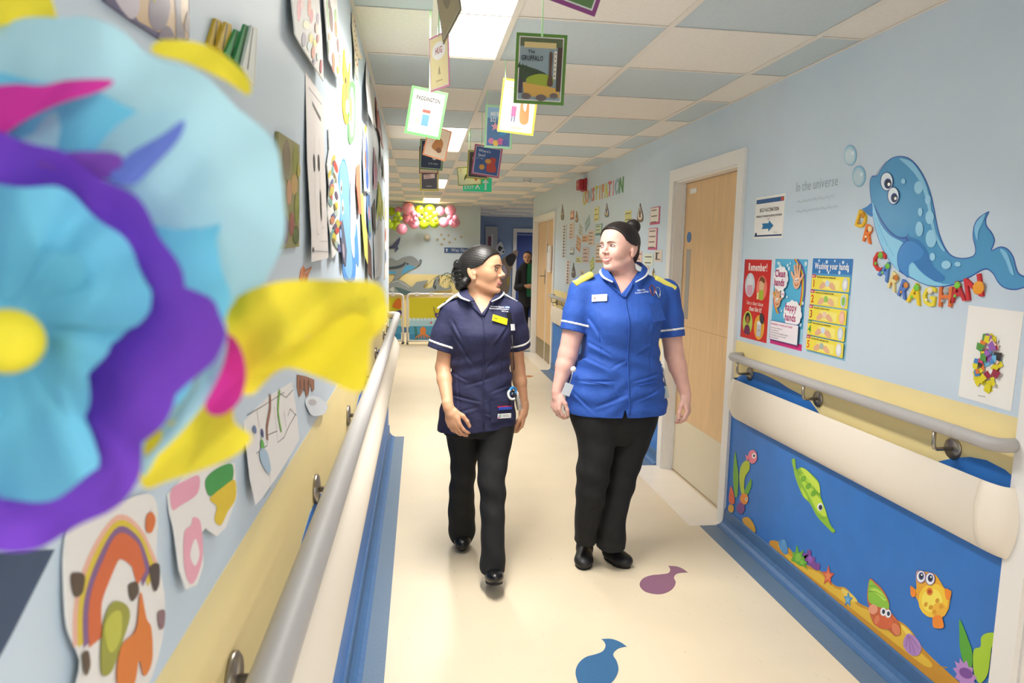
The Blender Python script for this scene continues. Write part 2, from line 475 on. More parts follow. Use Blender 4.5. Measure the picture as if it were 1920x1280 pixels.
cove('baseboard_right', 1, 1.80, 3.69); cove('baseboard_right_far', 1, 4.84, 9.08); cove('baseboard_left', -1, YB, 5.75)
struct('wall_back', MB().box(-3.2, 4.2, YB-.1, YB, 0, CEIL_Z+.1), WALL)
wall_end = struct('wall_end', MB().box(-3.2, 1.13, YEND, YEND+.15, 0, CEIL_Z+.1), WALL)
MB().box(-3.2, 1.13, YEND-.002, YEND, .1, 1.10).build('yellow_band', YELLOW, wall_end)
MB().box(-3.2, 1.13, YEND-.012, YEND, 0, .10).build('skirting', SKIRT, wall_end)
struct('wall_alcove', MB().box(-3.3, -3.2, 5.0, YF, 0, CEIL_Z+.1).box(-3.2, X_LEFT-.18, 5.57, 5.75, 0, CEIL_Z+.1), WALL)
LOBBY = mat('lobby_wall_blue', '#8aa0c4', .6, noise=.03, nscale=3)
wall_lobby = struct('wall_lobby', MB().box(.9, 4.2, YDARK, YDARK+.1, 0, CEIL_Z+.1).box(.98, 1.13, YEND+.15, YDARK, 0, CEIL_Z+.1), LOBBY)
struct('wall_lobby_side', MB().box(4.2, 4.3, 10.7, YF, 0, CEIL_Z+.1).box(X_RIGHT+.16, 4.2, 10.77, 10.93, 0, CEIL_Z+.1).box(-3.3, 4.3, YF, YF+.1, 0, CEIL_Z+.1), LOBBY)
struct('trim_1', MB().box(X_RIGHT-.004, X_RIGHT+.05, 10.925, 10.945, 0, 2.30).box(1.128, 1.134, YEND-.01, YEND+.04, 0, CEIL_Z), WHITEPAINT)

# suspended ceiling: slab, grid bars, single tiles
ceiling = struct('ceiling', MB().box(-3.3, 4.3, YB, YF+.1, CEIL_Z+.10, CEIL_Z+.2), mat('ceiling_void', '#8b8680', .9))
LANES = [-3.2, -2.6, -2.0, -1.446, -.846, X_LEFT, .055, .345, .945, 1.545, X_RIGHT]
R0 = 2.7128-.6*10
rows = [R0+.6*i for i in range(34)]
rows = [r for r in rows if YB-.6 < r < YF]
LIGHTS = [2.1128, 5.1128, 8.7128, 11.7128]
tile_mesh = {}
def tile(x0, x1, y0, y1, m):
    k = (round(x1-x0, 3), round(y1-y0, 3), m.name)
    if k not in tile_mesh:
        me = MB().box(0, x1-x0, 0, y1-y0, 0, .015).mesh('ceiling_tile'); me.materials.append(m); tile_mesh[k] = me
    o = bpy.data.objects.new('ceiling_tile', tile_mesh[k]); COL.objects.link(o); o.parent = ceiling
    o.location = (x0, y0, CEIL_Z+.004)
def is_light(x0, y0): return (abs(x0-.055) < .01 and any(L_-.05 < y0 < L_+1.15 for L_ in LIGHTS)) or (abs(x0-.945) < .01 and y0 < -.3)
for j in range(len(LANES)-1):
    x0, x1 = LANES[j], LANES[j+1]
    grp = {0: 1, 1: 0, 2: 1, 3: 0, 4: 1, 5: 0, 6: 0, 7: 1, 8: 0, 9: 1}[j]
    for r in rows:
        y0, y1 = max(r, YB), min(r+.6, YF)
        if x1 <= X_LEFT+.001 and y1 < 5.7: continue
        if y1-y0 < .05 or is_light(x0, y0): continue
        i = round((r-R0)/.6)
        tile(x0, x1, y0, y1, TILE_B if (i+grp) % 2 else TILE_W)
for y0, y1 in ((10.9, YF),):                                 # lobby ceiling to the right
    for k in range(4):
        for r in rows:
            if r >= 10.9-.1: tile(X_RIGHT+.6*k, X_RIGHT+.6*k+.6, r, min(r+.6, YF), TILE_B if (k+round((r-R0)/.6)) % 2 == 0 else TILE_W)
for x in LANES[5:]+[-.846, -1.446, -2.0, -2.6]:
    ya = YB if x >= X_LEFT else 5.75
    w = .012
    MB().box(max(x-w, X_LEFT if ya == YB else -9), min(x+w, X_RIGHT), ya, YF, CEIL_Z, CEIL_Z+.003).box(x-.002, x+.002, ya, YF, CEIL_Z+.003, CEIL_Z+.09).build('grid_bar', BAR, ceiling)
for r in rows:
    if r < YB+.1: continue
    MB().box(X_LEFT if r < 5.75 else -3.2, X_RIGHT if r < 10.9 else 4.2, r-.006, r+.006, CEIL_Z+.0005, CEIL_Z+.0028).build('grid_bar', BAR, ceiling)

for y in (-1.4872, -3.2872):
    tile(.945, 1.095, y, y+1.2, TILE_W); tile(1.395, 1.545, y, y+1.2, TILE_W)
tile(.945, 1.545, -.2872-.0, .3128, TILE_B); tile(.945, 1.545, -2.0872, -1.4872, TILE_B)
# lights: steel tray, louvred diffuser
DIFF = mat('light_diffuser', '#ffffff', .5, emit='#fffaf2', estr=PANEL_GLOW)
def ceiling_light(y, label, x=.20, power=PANEL_POWER):
    t = thing('ceiling_light', label, 'ceiling light', (x, y+.6, CEIL_Z), group='recessed corridor lights')
    MB().box(-.139, .139, -.592, .592, .010, .013).build('diffuser', DIFF, t)
    ld = bpy.data.lights.new('tube_light', 'AREA'); ld.shape = 'RECTANGLE'; ld.size = .27; ld.size_y = 1.16; ld.energy = power; ld.spread = math.radians(140); ld.color = (1, .965, .92)
    lo = bpy.data.objects.new('tube_light', ld); COL.objects.link(lo); lo.parent = t; lo.location = (0, 0, .003)
    fr = MB()
    for a in (-1, 1): fr.box(a*.141-.004, a*.141+.004, -.596, .596, .0035, .05).box(-.141, .141, a*.594-.004, a*.594+.004, .0035, .05)
    fr.build('tray', mat('light_tray', '#b9a88c', .4), t)
    for i in range(1, 12):
        yy = -.592+1.184*i/12
        MB().box(-.138, .138, yy-.0012, yy+.0012, .0045, .0095).build('louvre', WHITEPAINT, t)
for y, lab in zip(LIGHTS, ('large lit ceiling panel at the top of the picture above the nurses', 'lit ceiling panel half hidden by the hanging green and peach cards', 'small lit ceiling panel beside the dark card with yellow border', 'farthest lit ceiling panel, above the balloons')):
    ceiling_light(y, lab)
for y, n_ in ((-1.4872, 'nearer'), (-3.2872, 'farther')): ceiling_light(y, '%s of the two added fill panels behind the photographer' % n_, 1.245, PANEL_POWER*1.3)  # unseen panels, added to light the faces from the front

# doors
def make_door(n, a, c, top, rec, leaf_split=None):
    d = empty('door_%d' % n, (X_RIGHT, a, 0)); d['kind'] = 'structure'
    def part(nm, mb, m, par=None):
        o = mb.build(nm, m, par or d)
        if par is None: o.location = (-X_RIGHT, -a, 0)
        return o
    f = MB(); o = -.018
    for y in (a, c-CAS): f.box(X_RIGHT+o, X_RIGHT+.004, y, y+CAS, 0, top-CAS)
    f.box(X_RIGHT+o, X_RIGHT+.004, a, c, top-CAS, top)
    part('casing', f, WHITEPAINT)
    j = MB()
    for y in (a+CAS-.012, c-CAS-.012): j.box(X_RIGHT, X_RIGHT+.16, y, y+.024, 0, top-CAS+.012)
    j.box(X_RIGHT, X_RIGHT+.16, a+CAS, c-CAS, top-CAS-.012, top-CAS+.012)
    j.box(X_RIGHT+rec-.014, X_RIGHT+rec-.002, a+CAS+.01, a+CAS+.028, 0, top-CAS-.01).box(X_RIGHT+rec-.014, X_RIGHT+rec-.002, c-CAS-.028, c-CAS-.01, 0, top-CAS-.01)
    part('jamb', j, WHITEPAINT)
    return d, part
xl = X_RIGHT+.07
d, part = make_door(1, *DOORS[1], .07)
y0, y1 = 3.69+CAS+.014, 4.84-CAS-.014
leaf = part('leaf', MB().box(xl, xl+.044, y0, y1, .006, 2.02, .003), WOOD)
part('kick_plate', MB().box(xl-.0025, xl, y0+.01, y1-.01, .01, .405, .0008), mat('cream_kick_plate', '#d9cdb2', .35), leaf)
part('push_plate', MB().box(xl-.003, xl, 4.60, 4.675, 1.10, 1.575, .001), mat('satin_plate', '#b7b2aa', .35, .6), leaf)
part('joint_line', MB().box(xl-.0008, xl, y0, y1, 1.047, 1.050), mat('veneer_joint', '#b98f5e', .6), leaf)
part('door_number_plate', MB().box(xl-.003, xl, 4.555, 4.665, 1.945, 1.977, .001), WHITEPAINT, leaf)
disc = MB(); disc.loft([[(x, 4.645+.036*math.cos(t_), 1.655+.036*math.sin(t_)) for t_ in np.linspace(0, 2*PI, 25)[:-1]] for x in (xl, xl-.003)])
part('fire_door_disc', disc, mat('sign_blue', '#3f6ea8', .4), leaf)
for z in (.24, 1.0, 1.78): part('hinge', MB().box(xl-.006, xl+.004, y1+.002, y1+.020, z, z+.10), STEEL, leaf)
part('lever_rose', MB().box(xl-.004, xl, 3.83, 3.87, 1.02, 1.18, .001), STEEL, leaf)
# double door farther on
d, part = make_door(2, *DOORS[2], .05)
xl = X_RIGHT+.05; ys_ = 9.93
for a, c, nm in ((ys_+.004, 10.79-CAS-.014, 'leaf'), (9.08+CAS+.014, ys_-.004, 'narrow_leaf')):
    lf = part(nm, MB().box(xl, xl+.044, a, c, .006, 1.99, .003), WOOD)
    part('kick_plate', MB().box(xl-.0025, xl, a+.01, c-.01, .01, .27, .0008), mat('brass_kick_plate', '#9a8b63', .35, .7), lf)
    if nm == 'leaf':
        part('lever_plate', MB().box(xl-.006, xl, 10.02, 10.06, 1.10, 1.30, .002), STEEL, lf)
        part('lever_handle', MB().tube([(xl-.004, 10.04, 1.21), (xl-.05, 10.04, 1.21), (xl-.055, 10.06, 1.21), (xl-.055, 10.16, 1.205)], .009, 8), STEEL, lf)
        for z in (.25, 1.0, 1.72): part('hinge', MB().box(xl-.006, xl+.004, c+.002, c+.018, z, z+.11), STEEL, lf)
    else:
        part('meeting_strip', MB().box(xl-.010, xl, c-.012, c+.012, .006, 1.985), WHITEPAINT, lf)
        part('bolt', MB().box(xl-.012, xl, c-.055, c-.035, 1.55, 1.67, .002), STEEL, lf)
# near door at the right edge of the picture
d, part = make_door(3, *DOORS[0], .07)
xl = X_RIGHT+.07
lf = part('leaf', MB().box(xl, xl+.044, .70+CAS+.014, 1.80-CAS-.014, .006, 2.01, .003), WOOD)
part('kick_plate', MB().box(xl-.0025, xl, .81, 1.69, .01, .405, .0008), MATS['cream_kick_plate'], lf)

# handrails and crash rails
def handrail(side, y0, y1, z, discs, label, stand=.075, r=.0215):
    x = X_RIGHT if side > 0 else X_LEFT; s = -side
    t = thing('handrail', label, 'handrail', (x, y0, 0))
    def W(p): return (p[0]-x, p[1]-y0, p[2])
    e = .05
    path = [(x+s*.004, y0+.004, z), (x+s*(stand-.03), y0+.002, z), (x+s*(stand-.009), y0+.012, z), (x+s*stand, y0+.036, z)]
    path += [(x+s*stand, y0+.06+(y1-y0-.12)*i/20, z) for i in range(21)]
    path += [(x+s*stand, y1-.036, z), (x+s*(stand-.009), y1-.012, z), (x+s*(stand-.03), y1-.002, z), (x+s*.004, y1-.004, z)]
    MB().tube([W(p) for p in path], r, 18).build('rail', GREYPL, t, True)
    for j in (y0+.16, y1-.16): MB().tube([W((x+s*stand, j-.0012, z)), W((x+s*stand, j+.0012, z))], r+.0006, 18).build('joint_ring', GREYPL, t, True)
    for y in discs:
        b_ = empty('bracket', (0, 0, 0)); b_.parent = t
        zz = z-.08
        MB().tube([W((x, y, zz)), W((x+s*.006, y, zz)), W((x+s*.010, y, zz))], [.036, .036, .031], 20).build('wall_disc', STEEL, b_, True)
        MB().tube([W(p) for p in ((x+s*.006, y, zz), (x+s*(stand-.014), y, zz), (x+s*(stand-.004), y, zz+.004), (x+s*stand, y, zz+.014), (x+s*stand, y, z-.015))], .0065, 10).build('rod', STEEL, b_, True)
    return t
def crash_rail(side, y0, y1, label, z0=.652, z1=.868):
    x = X_RIGHT if side > 0 else X_LEFT; s = -side
    t = thing('crash_rail', label, 'crash rail', (x, y0, 0))
    H = z1-z0
    prof = smooth_open([(.012, 0), (.034, -.002), (.052, .02), (.066, .06), (.073, .11), (.072, .15), (.066, .19), (.058, H)], 3)+[(.0575, H+.0015), (.0535, H+.0015)]+smooth_open([(.053, H), (.060, .19), (.066, .15), (.067, .11), (.060, .06), (.047, .024), (.032, .005), (.012, .006)], 3)
    fat = 1.0 if side > 0 else 1.34
    def ring(y, k, nose=0): return [(s*max(.0015, a*k*(1+(fat-1)*math.sin(PI*min(1, max(0, z/H))))), y-y0+nose*(1-min(1, abs(z-H/2)/(H/2))**2), z0+z) for a, z in prof]
    c = .115
    MB().loft([ring(y0+c, 1), ring(y1-c, 1)]).build('cover', CREAMPL, t, True)
    for lo_, sg in ((y0, 1), (y1, -1)):
        MB().loft([ring(lo_+sg*d_, k, -sg*nz) for d_, k, nz in ((c-.0015, 1, 0), (.095, .99, .002), (.075, .95, .006), (.055, .86, .012), (.042, .72, .018), (.034, .5, .022), (.03, .2, .024))]).build('end_cap', CREAMPL, t, True)
    for y in np.arange(y0+.3, y1-.2, .6):
        MB().box(min(0, s*.05), max(0, s*.05), y-y0-.02, y-y0+.02, z0+.05, z0+.16).build('fixing_clip', mat('dark_clip', '#2b2f38', .6), t)
    return t
handrail(1, 1.80, 3.60, .992, (3.501, 2.849, 2.051), 'grey handrail on steel brackets above the sea mural')
crash_rail(1, 1.75, 3.66, 'cream curved crash rail above the sea mural')
handrail(1, 5.0, 8.99, .992, (5.2, 6.2, 7.2, 8.2, 8.85), 'grey handrail on the wall between the two wooden doors')
crash_rail(1, 4.95, 8.99, 'cream crash rail on the wall between the two wooden doors')
handrail(-1, -.4, 5.55, 1.028, (.15, .914, 1.678, 2.452, 3.223, 4.006, 4.893, 5.35), 'long grey handrail on the wall of drawings', .079, .0245)
crash_rail(-1, -.4, 5.62, 'long cream crash rail below the wall of drawings', .655, .862)

# ------------------------------------------------------------------ people
SKIN_TAN = mat('skin_tan', '#d9a480', .5, noise=.05, nscale=30, sss=.12)
SKIN_FAIR = mat('skin_fair', '#e5b4a5', .5, noise=.06, nscale=25, sss=.12)
HAIR_BLACK = mat('hair_black', '#14100e', .45, noise=.3, nscale=90, bump=.12, bscale=160)
HAIR_DARK = mat('hair_dark_brown', '#1b1211', .5, noise=.3, nscale=90, bump=.12, bscale=160)
NAVY = mat('navy_cloth', '#25274a', .8, noise=.1, nscale=14, bump=.35, bscale=38)
ROYAL = mat('royal_blue_cloth', '#2552ab', .75, noise=.06, nscale=14, bump=.35, bscale=34)
BLACKCLOTH = mat('black_trouser_cloth', '#121213', .85, noise=.2, nscale=20, bump=.3, bscale=30)
WHITECLOTH = mat('white_trim_cloth', '#f0efec', .7)
BLACKLEATHER = mat('black_shoe_leather', '#101012', .28, noise=.2, nscale=30)
BLACKMATT = mat('black_shoe_matt', '#19191b', .5, noise=.2, nscale=30)
SOLE = mat('shoe_sole', '#1d1c1b', .8)
LIP_A = mat('lips_rose', '#b3605f', .4); LIP_B = mat('lips_pink', '#c47a74', .4)
TEETH = mat('teeth', '#f2ece2', .3)
EYEWHITE = mat('eye_white', '#e8e2dc', .25); EYEDARK = mat('eye_iris', '#24150f', .15)
BROW = mat('eyebrow_hair', '#1d1411', .8); BROW_B = mat('eyebrow_brown', '#4f362a', .8)

class Person:
    def __init__(s, label, Y0, px, py, group=None):
        s.Y = Y0; g = at(px, py, Y0); s.o = Vector((g.x, Y0, 0))
        s.root = thing('person', label, 'person', s.o, group=group)
    def L(s, px, py, dy=0):
        return np.array(at(px, py, s.Y+dy)-s.o)
    def rows(s, R):
        out = []
        for py, xl, xr, cy, ry in R:
            a, b = s.L(xl, py, cy), s.L(xr, py, cy)
            out.append(((a[2]+b[2])/2, (a[0]+b[0])/2, cy, (b[0]-a[0])/2, ry))
        return sorted(out)
def creases(P, segs, dy):
    """valleys pressed into cloth along lines given in pixels: (x0, y0, x1, y1, depth mm, width mm)"""
    Q = []
    for x0, y0, x1, y1, dp, wd in segs:
        a, c = P.L(x0, y0, dy), P.L(x1, y1, dy); Q.append((a[0], a[2], c[0], c[2], dp/1000, wd/1000))
    def fn(X, Y, Z):
        d = 0*X+0*Z
        for ax, az, bx, bz, dp, wd in Q:
            ux, uz = bx-ax, bz-az; L2 = ux*ux+uz*uz
            t = ((X-ax)*ux+(Z-az)*uz)/L2; tc = np.clip(t, 0, 1)
            sd = ((X-ax)*uz-(Z-az)*ux)/math.sqrt(L2)
            fade = np.exp(-((t-.5)/.42)**4)
            d = d+dp*fade*(np.exp(-(sd/wd)**2)-.7*np.exp(-((sd-1.7*wd)/(wd*1.3))**2))
        return np.where(Y < .06, d, 0*d)
    return fn
class Front:
    """front surface of a lofted garment, to lay badges and seams on"""
    def __init__(s, rows, off=.004):
        s.T = np.array(smooth_open(sorted(rows), 8)); s.off = off
    def y(s, x, z):
        g = [np.interp(z, s.T[:, 0], s.T[:, i]) for i in (1, 2, 3, 4)]
        q = min(.97, abs(x-g[0])/g[2])
        return g[1]-g[3]*math.sqrt(1-q*q)-s.off
    def p(s, x, z): return Vector((x, s.y(x, z), z))
    def frame(s, x, z, roll=0, lift=0):
        """matrix whose z looks out of the cloth"""
        e = .01; c = s.p(x, z); ux = (s.p(x+e, z)-s.p(x-e, z)).normalized(); uz = (s.p(x, z+e)-s.p(x, z-e)).normalized()
        n = ux.cross(uz).normalized(); uz = n.cross(ux)
        M = Matrix.Identity(4)
        for i in range(3): M[i][0] = ux[i]; M[i][1] = uz[i]; M[i][2] = n[i]; M[i][3] = c[i]+n[i]*lift
        return M @ Matrix.Rotation(roll, 4, 'Z')

def head_frame(ear, side, yaw, pitch, roll=0, S=1.0):
    """ear: where the ear hole is; side: +1 left ear, -1 right ear; returns origin under the skull at chin height and axes"""
    cy, sy, cp, sp = math.cos(yaw), math.sin(yaw), math.cos(pitch), math.sin(pitch)
    f = Vector((sy*cp, -cy*cp, sp)); l = Vector((cy, sy, 0)); u = f.cross(l)
    if roll:
        Rm = Matrix.Rotation(roll, 3, f); l = Rm @ l; u = Rm @ u
    O = Vector(ear)-S*(f*(-.012)+l*(.072*side)+u*.098)
    return O, f, l, u, S
def hp(fr, f, l, u):
    O, F, Lf, U, S = fr
    return np.array(O+S*(F*f+Lf*l+U*u))
def head_axes(fr): return np.array([fr[1][:], fr[2][:], fr[3][:]])
def put_head(b, fr, smile=0, grow=0, hair=False, jaw=1.0):
    A = head_axes(fr); S = fr[4]
    def E(f, l, u, rf, rl, ru, k=.02, mode='u', tilt=0):
        R = A
        if tilt: R = np.array(Matrix.Rotation(tilt, 3, fr[2]) @ Matrix(A).transposed()).T
        b.ell(hp(fr, f, l, u), [S*rf+grow, S*rl+grow, S*ru+grow], R, S*k, mode)
    def Cp(p, q, ra, rb, k=.012): b.cap(hp(fr, *p), hp(fr, *q), S*ra+grow, S*rb+grow, S*k)
    E(-.004, 0, .134, .095, .073, .080)
    E(.014, 0, .142, .076, .066, .068, .03)
    E(.030, 0, .092, .052, .058, .056, .03)
    if hair: return
    E(.032, 0, .056, .042, .046*jaw, .040, .025)
    Cp((-.004, -.047*jaw, .052), (.062, -.014, .016), .012, .011, .022)     # jaw line
    Cp((-.004, .047*jaw, .052), (.062, .014, .016), .012, .011, .022)
    E(.040, 0, .030, .034, .034*jaw, .020, .02)
    E(.072, 0, .016, .0155, .0175, .0145, .016)        # chin
    E(.065, 0, .048, .0240, .026, .021, .018)          # mouth mound
    for q in (-1, 1):
        E(.058, q*(.032+.003*smile), .077+.003*smile, .024+.003*smile, .021, .020, .018)      # cheek
        E(.050, q*.043, .098, .022, .016, .015, .02)   # cheekbone
        Cp((.086, q*.014, .126), (.066, q*.046, .124), .0085, .007, .014)
        E(.095, q*.031, .110, .014, .0185, .0115, .012, 's')
        E(.0745, q*.032, .109, .0125, .0160, .0115, .005)
    Cp((.084, 0, .120), (.103, 0, .086), .0068, .0078, .012)       # nose
    E(.107, 0, .0815, .0090, .0085, .0075, .007)
    for q in (-1, 1): E(.093, q*.0118, .0780, .0115, .0060, .0070, .006)
    E(.087, 0, .062, .0050, .009, .008, .010)
    E(.083, 0, .029, .009, .016, .004, .010, 's')      # dip below the lower lip
    for q in (-1, 1):                                   # ears
        E(-.016, q*.075, .101, .0185, .0060, .0320, .008, tilt=-.25)
        E(-.006, q*.073, .074, .010, .0055, .012, .008)
        E(-.013, q*.0835, .102, .0090, .0055, .0165, .005, 's', tilt=-.25)
        E(-.002, q*.075, .094, .007, .008, .008, .006)
        Cp((-.018, q*.079, .092), (-.010, q*.0795, .108), .0022, .0022, .004)
def face_parts(P, b, fr, lip, brow, smile=0, open_=.35, bold=1.0):
    A = Matrix(head_axes(fr)).transposed(); S = fr[4]
    def V(l, u, lift=0):
        """the point of the face at this height and side, lifted off the skin"""
        f0 = .135
        for i in range(120):
            p = hp(fr, f0, l, u); g = np.round((p-b.lo)/b.h).astype(int)
            if b.v[tuple(g)] < .0015: break
            f0 -= .001
        g = np.round((p-b.lo)/b.h).astype(int)
        return Vector(hp(fr, f0+lift, l, u))
    mw = .0205+.0080*smile; up = []; lo = []; mid = []; N = 13
    fc = {}
    for i in range(N):
        t = 2*i/(N-1)-1; l = t*mw; c = math.sqrt(max(0, 1-t*t))
        uz = .0485+smile*.0100*t*t
        up.append(V(l, uz+c*(.0035+.001*open_)-(.0012 if abs(t) < .1 else 0), .0005))
        lo.append(V(l, uz-c*(.0045+.0065*open_), .0008))
        mid.append(V(l*.9, uz-c*.0012*open_, -.0012))
    ra = [S*(.0008+.0021*math.sqrt(max(0, 1-(2*i/(N-1)-1)**2))) for i in range(N)]
    rb = [S*(.0008+.0029*math.sqrt(max(0, 1-(2*i/(N-1)-1)**2))) for i in range(N)]
    MB().tube(up, ra, 8).tube(lo, rb, 8).build('lips', lip, P.root, True)
    MB().tube(mid, [S*(.0006+(.0016+.0036*open_)*math.sqrt(max(0, 1-(2*i/(N-1)-1)**2))) for i in range(N)], 8, flat=1.0).build('teeth', TEETH, P.root, True)
    for q in (-1, 1):
        pts = [V(q*(.011+.0088*i), .1222+(.0005, .0028, .0040, .0025, -.002)[i], .0006) for i in range(5)]
        MB().tube(smooth_open(pts, 3), [S*r*bold for r in np.interp(np.linspace(0, 1, 13), [0, .35, 1], [.0014, .0020, .0008])], 6).build('eyebrow', brow, P.root, True)
        cu, cl = .1085, q*.0315
        e = MB().loft([[V(cl+q*.0125*math.cos(a)*r, cu+(.0048-.0012*smile)*math.sin(a)*r, .0010+.0008*(1-r)) for a in np.linspace(0, 2*PI, 17)[:-1]] for r in (1, .6, .2)]).build('eye', EYEWHITE, P.root, True)
        sh = getattr(P, 'gaze', 0)
        MB().loft([[V(cl+sh+.0050*math.cos(a)*r, cu+min(.0042-.001*smile, .0050*math.sin(a))*r if math.sin(a) > 0 else cu+.0046*math.sin(a)*r*(1-.25*smile), .0022) for a in np.linspace(0, 2*PI, 15)[:-1]] for r in (1, .2)]).build('iris', EYEDARK, e, True)
        pts = [V(cl+q*(i-2)*.0066, cu+(.0012, .0046, .0058, .0050, .0014)[i]-.0012*smile, .0012) for i in range(5)]
        MB().tube(smooth_open(pts, 3), [S*.0011*bold]*4+[S*.0016*bold]*9, 6).build('eyelashes', BROW, P.root, True)
def put_hand(b, W, D, N, T, k=1.0, curl=(.35, .55, .4), spread=.05):
    """wrist W, D towards the fingers, N out of the palm side the fingers bend to, T the thumb side"""
    W = Vector(W); D = Vector(D).normalized(); N = (Vector(N)-D*Vector(N).dot(D)).normalized()
    T = D.cross(N) if D.cross(N).dot(Vector(T)) > 0 else -D.cross(N)
    R = np.array([D[:], T[:], N[:]])
    b.cap(W-D*.02, W+D*.03*k, .022*k, .024*k, .012)
    b.ell(W+D*(.058*k), (.046*k, .038*k, .015*k), R, .014)
    b.ell(W+D*(.040*k)+T*(.022*k)+N*(.008*k), (.032*k, .016*k, .014*k), R, .012)
    for off, ln, st in ((.029, .074, .088), (.010, .083, .094), (-.009, .077, .090), (-.027, .060, .080)):
        p = W+D*(st*k)+T*(off*k); a = .12; r = .0088*k
        b.cap(W+D*((st-.03)*k)+T*(off*.9*k), p, .0105*k, r*1.05, .008)
        d = (D+T*(off*spread/.03)).normalized()
        for i, fr_ in enumerate((.45, .32, .25)):
            a += curl[i]*(1+.12*(.03-off)/.03)
            dd = d*math.cos(a)+N*math.sin(a); q = p+dd*(ln*fr_*k)
            b.cap(p, q, r, r*.9, .0035); p = q; r *= .9
    p = W+D*(.028*k)+T*(.026*k)+N*(.006*k); r = .0115*k
    for i, (ln, wD, wT, wN) in enumerate(((.040, .75, .50, .35), (.032, .92, .16, .35), (.026, .95, -.05, .3))):
        q = p+(D*wD+T*wT+N*wN).normalized()*(ln*k)
        b.cap(p, q, r, r*.9, .006); p = q; r *= .9
def put_shoe(b, heel, toe, wid=.047, hgt=.075, up=Vector((0, 0, 1))):
    h = Vector(heel); t = Vector(toe); d = (t-h); Ln = d.length; d.normalize(); sd = d.cross(up).normalized(); n = sd.cross(d)
    R = np.array([d[:], sd[:], n[:]])
    b.ell(h+d*(Ln*.72)+n*.028, (Ln*.32, wid, .034), R, .02)
    b.ell(h+d*(Ln*.42)+n*.034, (Ln*.34, wid*.84, .042), R, .02)
    b.ell(h+d*(Ln*.17)+n*.042, (Ln*.20, wid*.78, .048), R, .02)
    b.cap(h+d*(Ln*.22)+n*.05, h+d*(Ln*.2)+n*hgt*1.25, .040, .041, .02)
def shoe(P, heel, toe, m, wid=.047, up=Vector((0, 0, 1))):
    h = Vector(heel); t = Vector(toe); lo = [min(h[i], t[i])-.09 for i in range(3)]; hi = [max(h[i], t[i])+.15 for i in range(3)]
    b = Solid(lo, hi, .004); put_shoe(b, h, t, wid, up=up)
    d = (t-h); Ln = d.length; d.normalize(); sd = d.cross(up).normalized(); n = sd.cross(d)
    n0 = float(n.dot(h))
    sl, X, Y, Z = b.box(lo, hi); b.v = np.maximum(b.v, -(X*n[0]+Y*n[1]+Z*n[2]-n0-.006))
    o = b.build('shoe', m, P.root)
    pts = []
    for i in range(24):
        a = 2*PI*i/24; c = math.cos(a); e = math.sin(a)
        ln = (.5+.5*c)*Ln*1.02-.004; w = wid*(.80 if c < 0 else .80+.2*math.sin(c*PI*.9))
        pts.append((h+d*ln+sd*(e*w*1.0)))
    MB().loft([[p-n*.002 for p in pts], [p+n*.014 for p in pts]]).build('sole', SOLE, o)
    return o
def sleeve_band(src, plane_p, plane_n, half, grow, name, m, parent, around=None):
    """a strip lying on the sleeve between two planes"""
    v = src.v-grow; b = Solid(src.lo, src.lo+src.h*(src.n-1), src.h); b.v = v
    sl, X, Y, Z = b.box(src.lo, src.lo+src.h*(src.n-1))
    n = Vector(plane_n).normalized(); p = Vector(plane_p)
    d = (X-p.x)*n.x+(Y-p.y)*n.y+(Z-p.z)*n.z
    b.v = np.maximum(np.maximum(v, np.abs(d)-half), -(src.v+.006))
    if around is not None:
        c, r = around; b.v = np.maximum(b.v, np.sqrt((X-c[0])**2+(Y-c[1])**2+(Z-c[2])**2)-r)
    return b.build(name, m, parent)
def cut(b, p, n):
    n = Vector(n).normalized(); sl, X, Y, Z = b.box(b.lo, b.lo+b.h*(b.n-1))
    b.v = np.maximum(b.v, (X-p[0])*n[0]+(Y-p[1])*n[1]+(Z-p[2])*n[2])
def ribbon(pts_a, pts_b, th=.003):
    """a strip of cloth between two edge lines, given thickness"""
    mb = MB(); n = len(pts_a); V = []
    for a, b in zip(pts_a, pts_b):
        a = Vector(a); b = Vector(b); V.append((a, b))
    rings = []
    for i, (a, b) in enumerate(V):
        t = (V[min(i+1, n-1)][0]-V[max(i-1, 0)][0]); nn = t.cross(b-a)
        nn = nn.normalized()*th if nn.length > 1e-9 else Vector((0, -th, 0))
        rings.append([a-nn*.5, b-nn*.5, b+nn*.5, a+nn*.5])
    return mb.loft(rings)

# ---- nurse in navy, walking, head turned to the other nurse
P = Person('woman in navy tunic with white piping, black trousers, dark hair clipped back', 3.30, 897, 1050)
L = P.L
TUN = P.rows([(547, 878, 930, .02, .05), (553, 868, 942, .02, .062), (560, 853, 956, .02, .072), (569, 842, 966, .02, .085), (580, 838, 970, .015, .10), (600, 839, 968, .005, .118),
              (622, 842, 963, -.01, .132), (645, 845, 958, -.005, .128), (670, 846, 956, 0, .112), (692, 845, 957, 0, .108), (715, 842, 960, 0, .113),
              (740, 834, 964, 0, .122), (765, 825, 967, 0, .128), (790, 821, 968, 0, .130), (818, 821, 969, 0, .131)])
shR, elR, wrR = L(848, 587, .01), L(830, 688, .0), L(841, 764, -.15)
shL, elL, wrL = L(960, 585, .02), L(971, 690, .09), L(982, 764, .10)
FR1 = head_frame(L(886, 511.5, -.062), -1, math.radians(64), math.radians(6), math.radians(-3), 1.03)
lo, hi = np.array([-.30, -.24, .55]), np.array([.33, .26, 1.62])
b = Solid(lo, hi, .003)
put_head(b, FR1, .4, jaw=.9)
b.cap(hp(FR1, -.030, 0, .055), L(899, 572, .03), .044, .053, .02)
b.ell(L(901, 575, .03), (.13, .07, .035), None, .04)
inner = [(z, cx, cy, rx-.012, ry-.011) for z, cx, cy, rx, ry in TUN if z > .95]
b.loft(inner, .02)
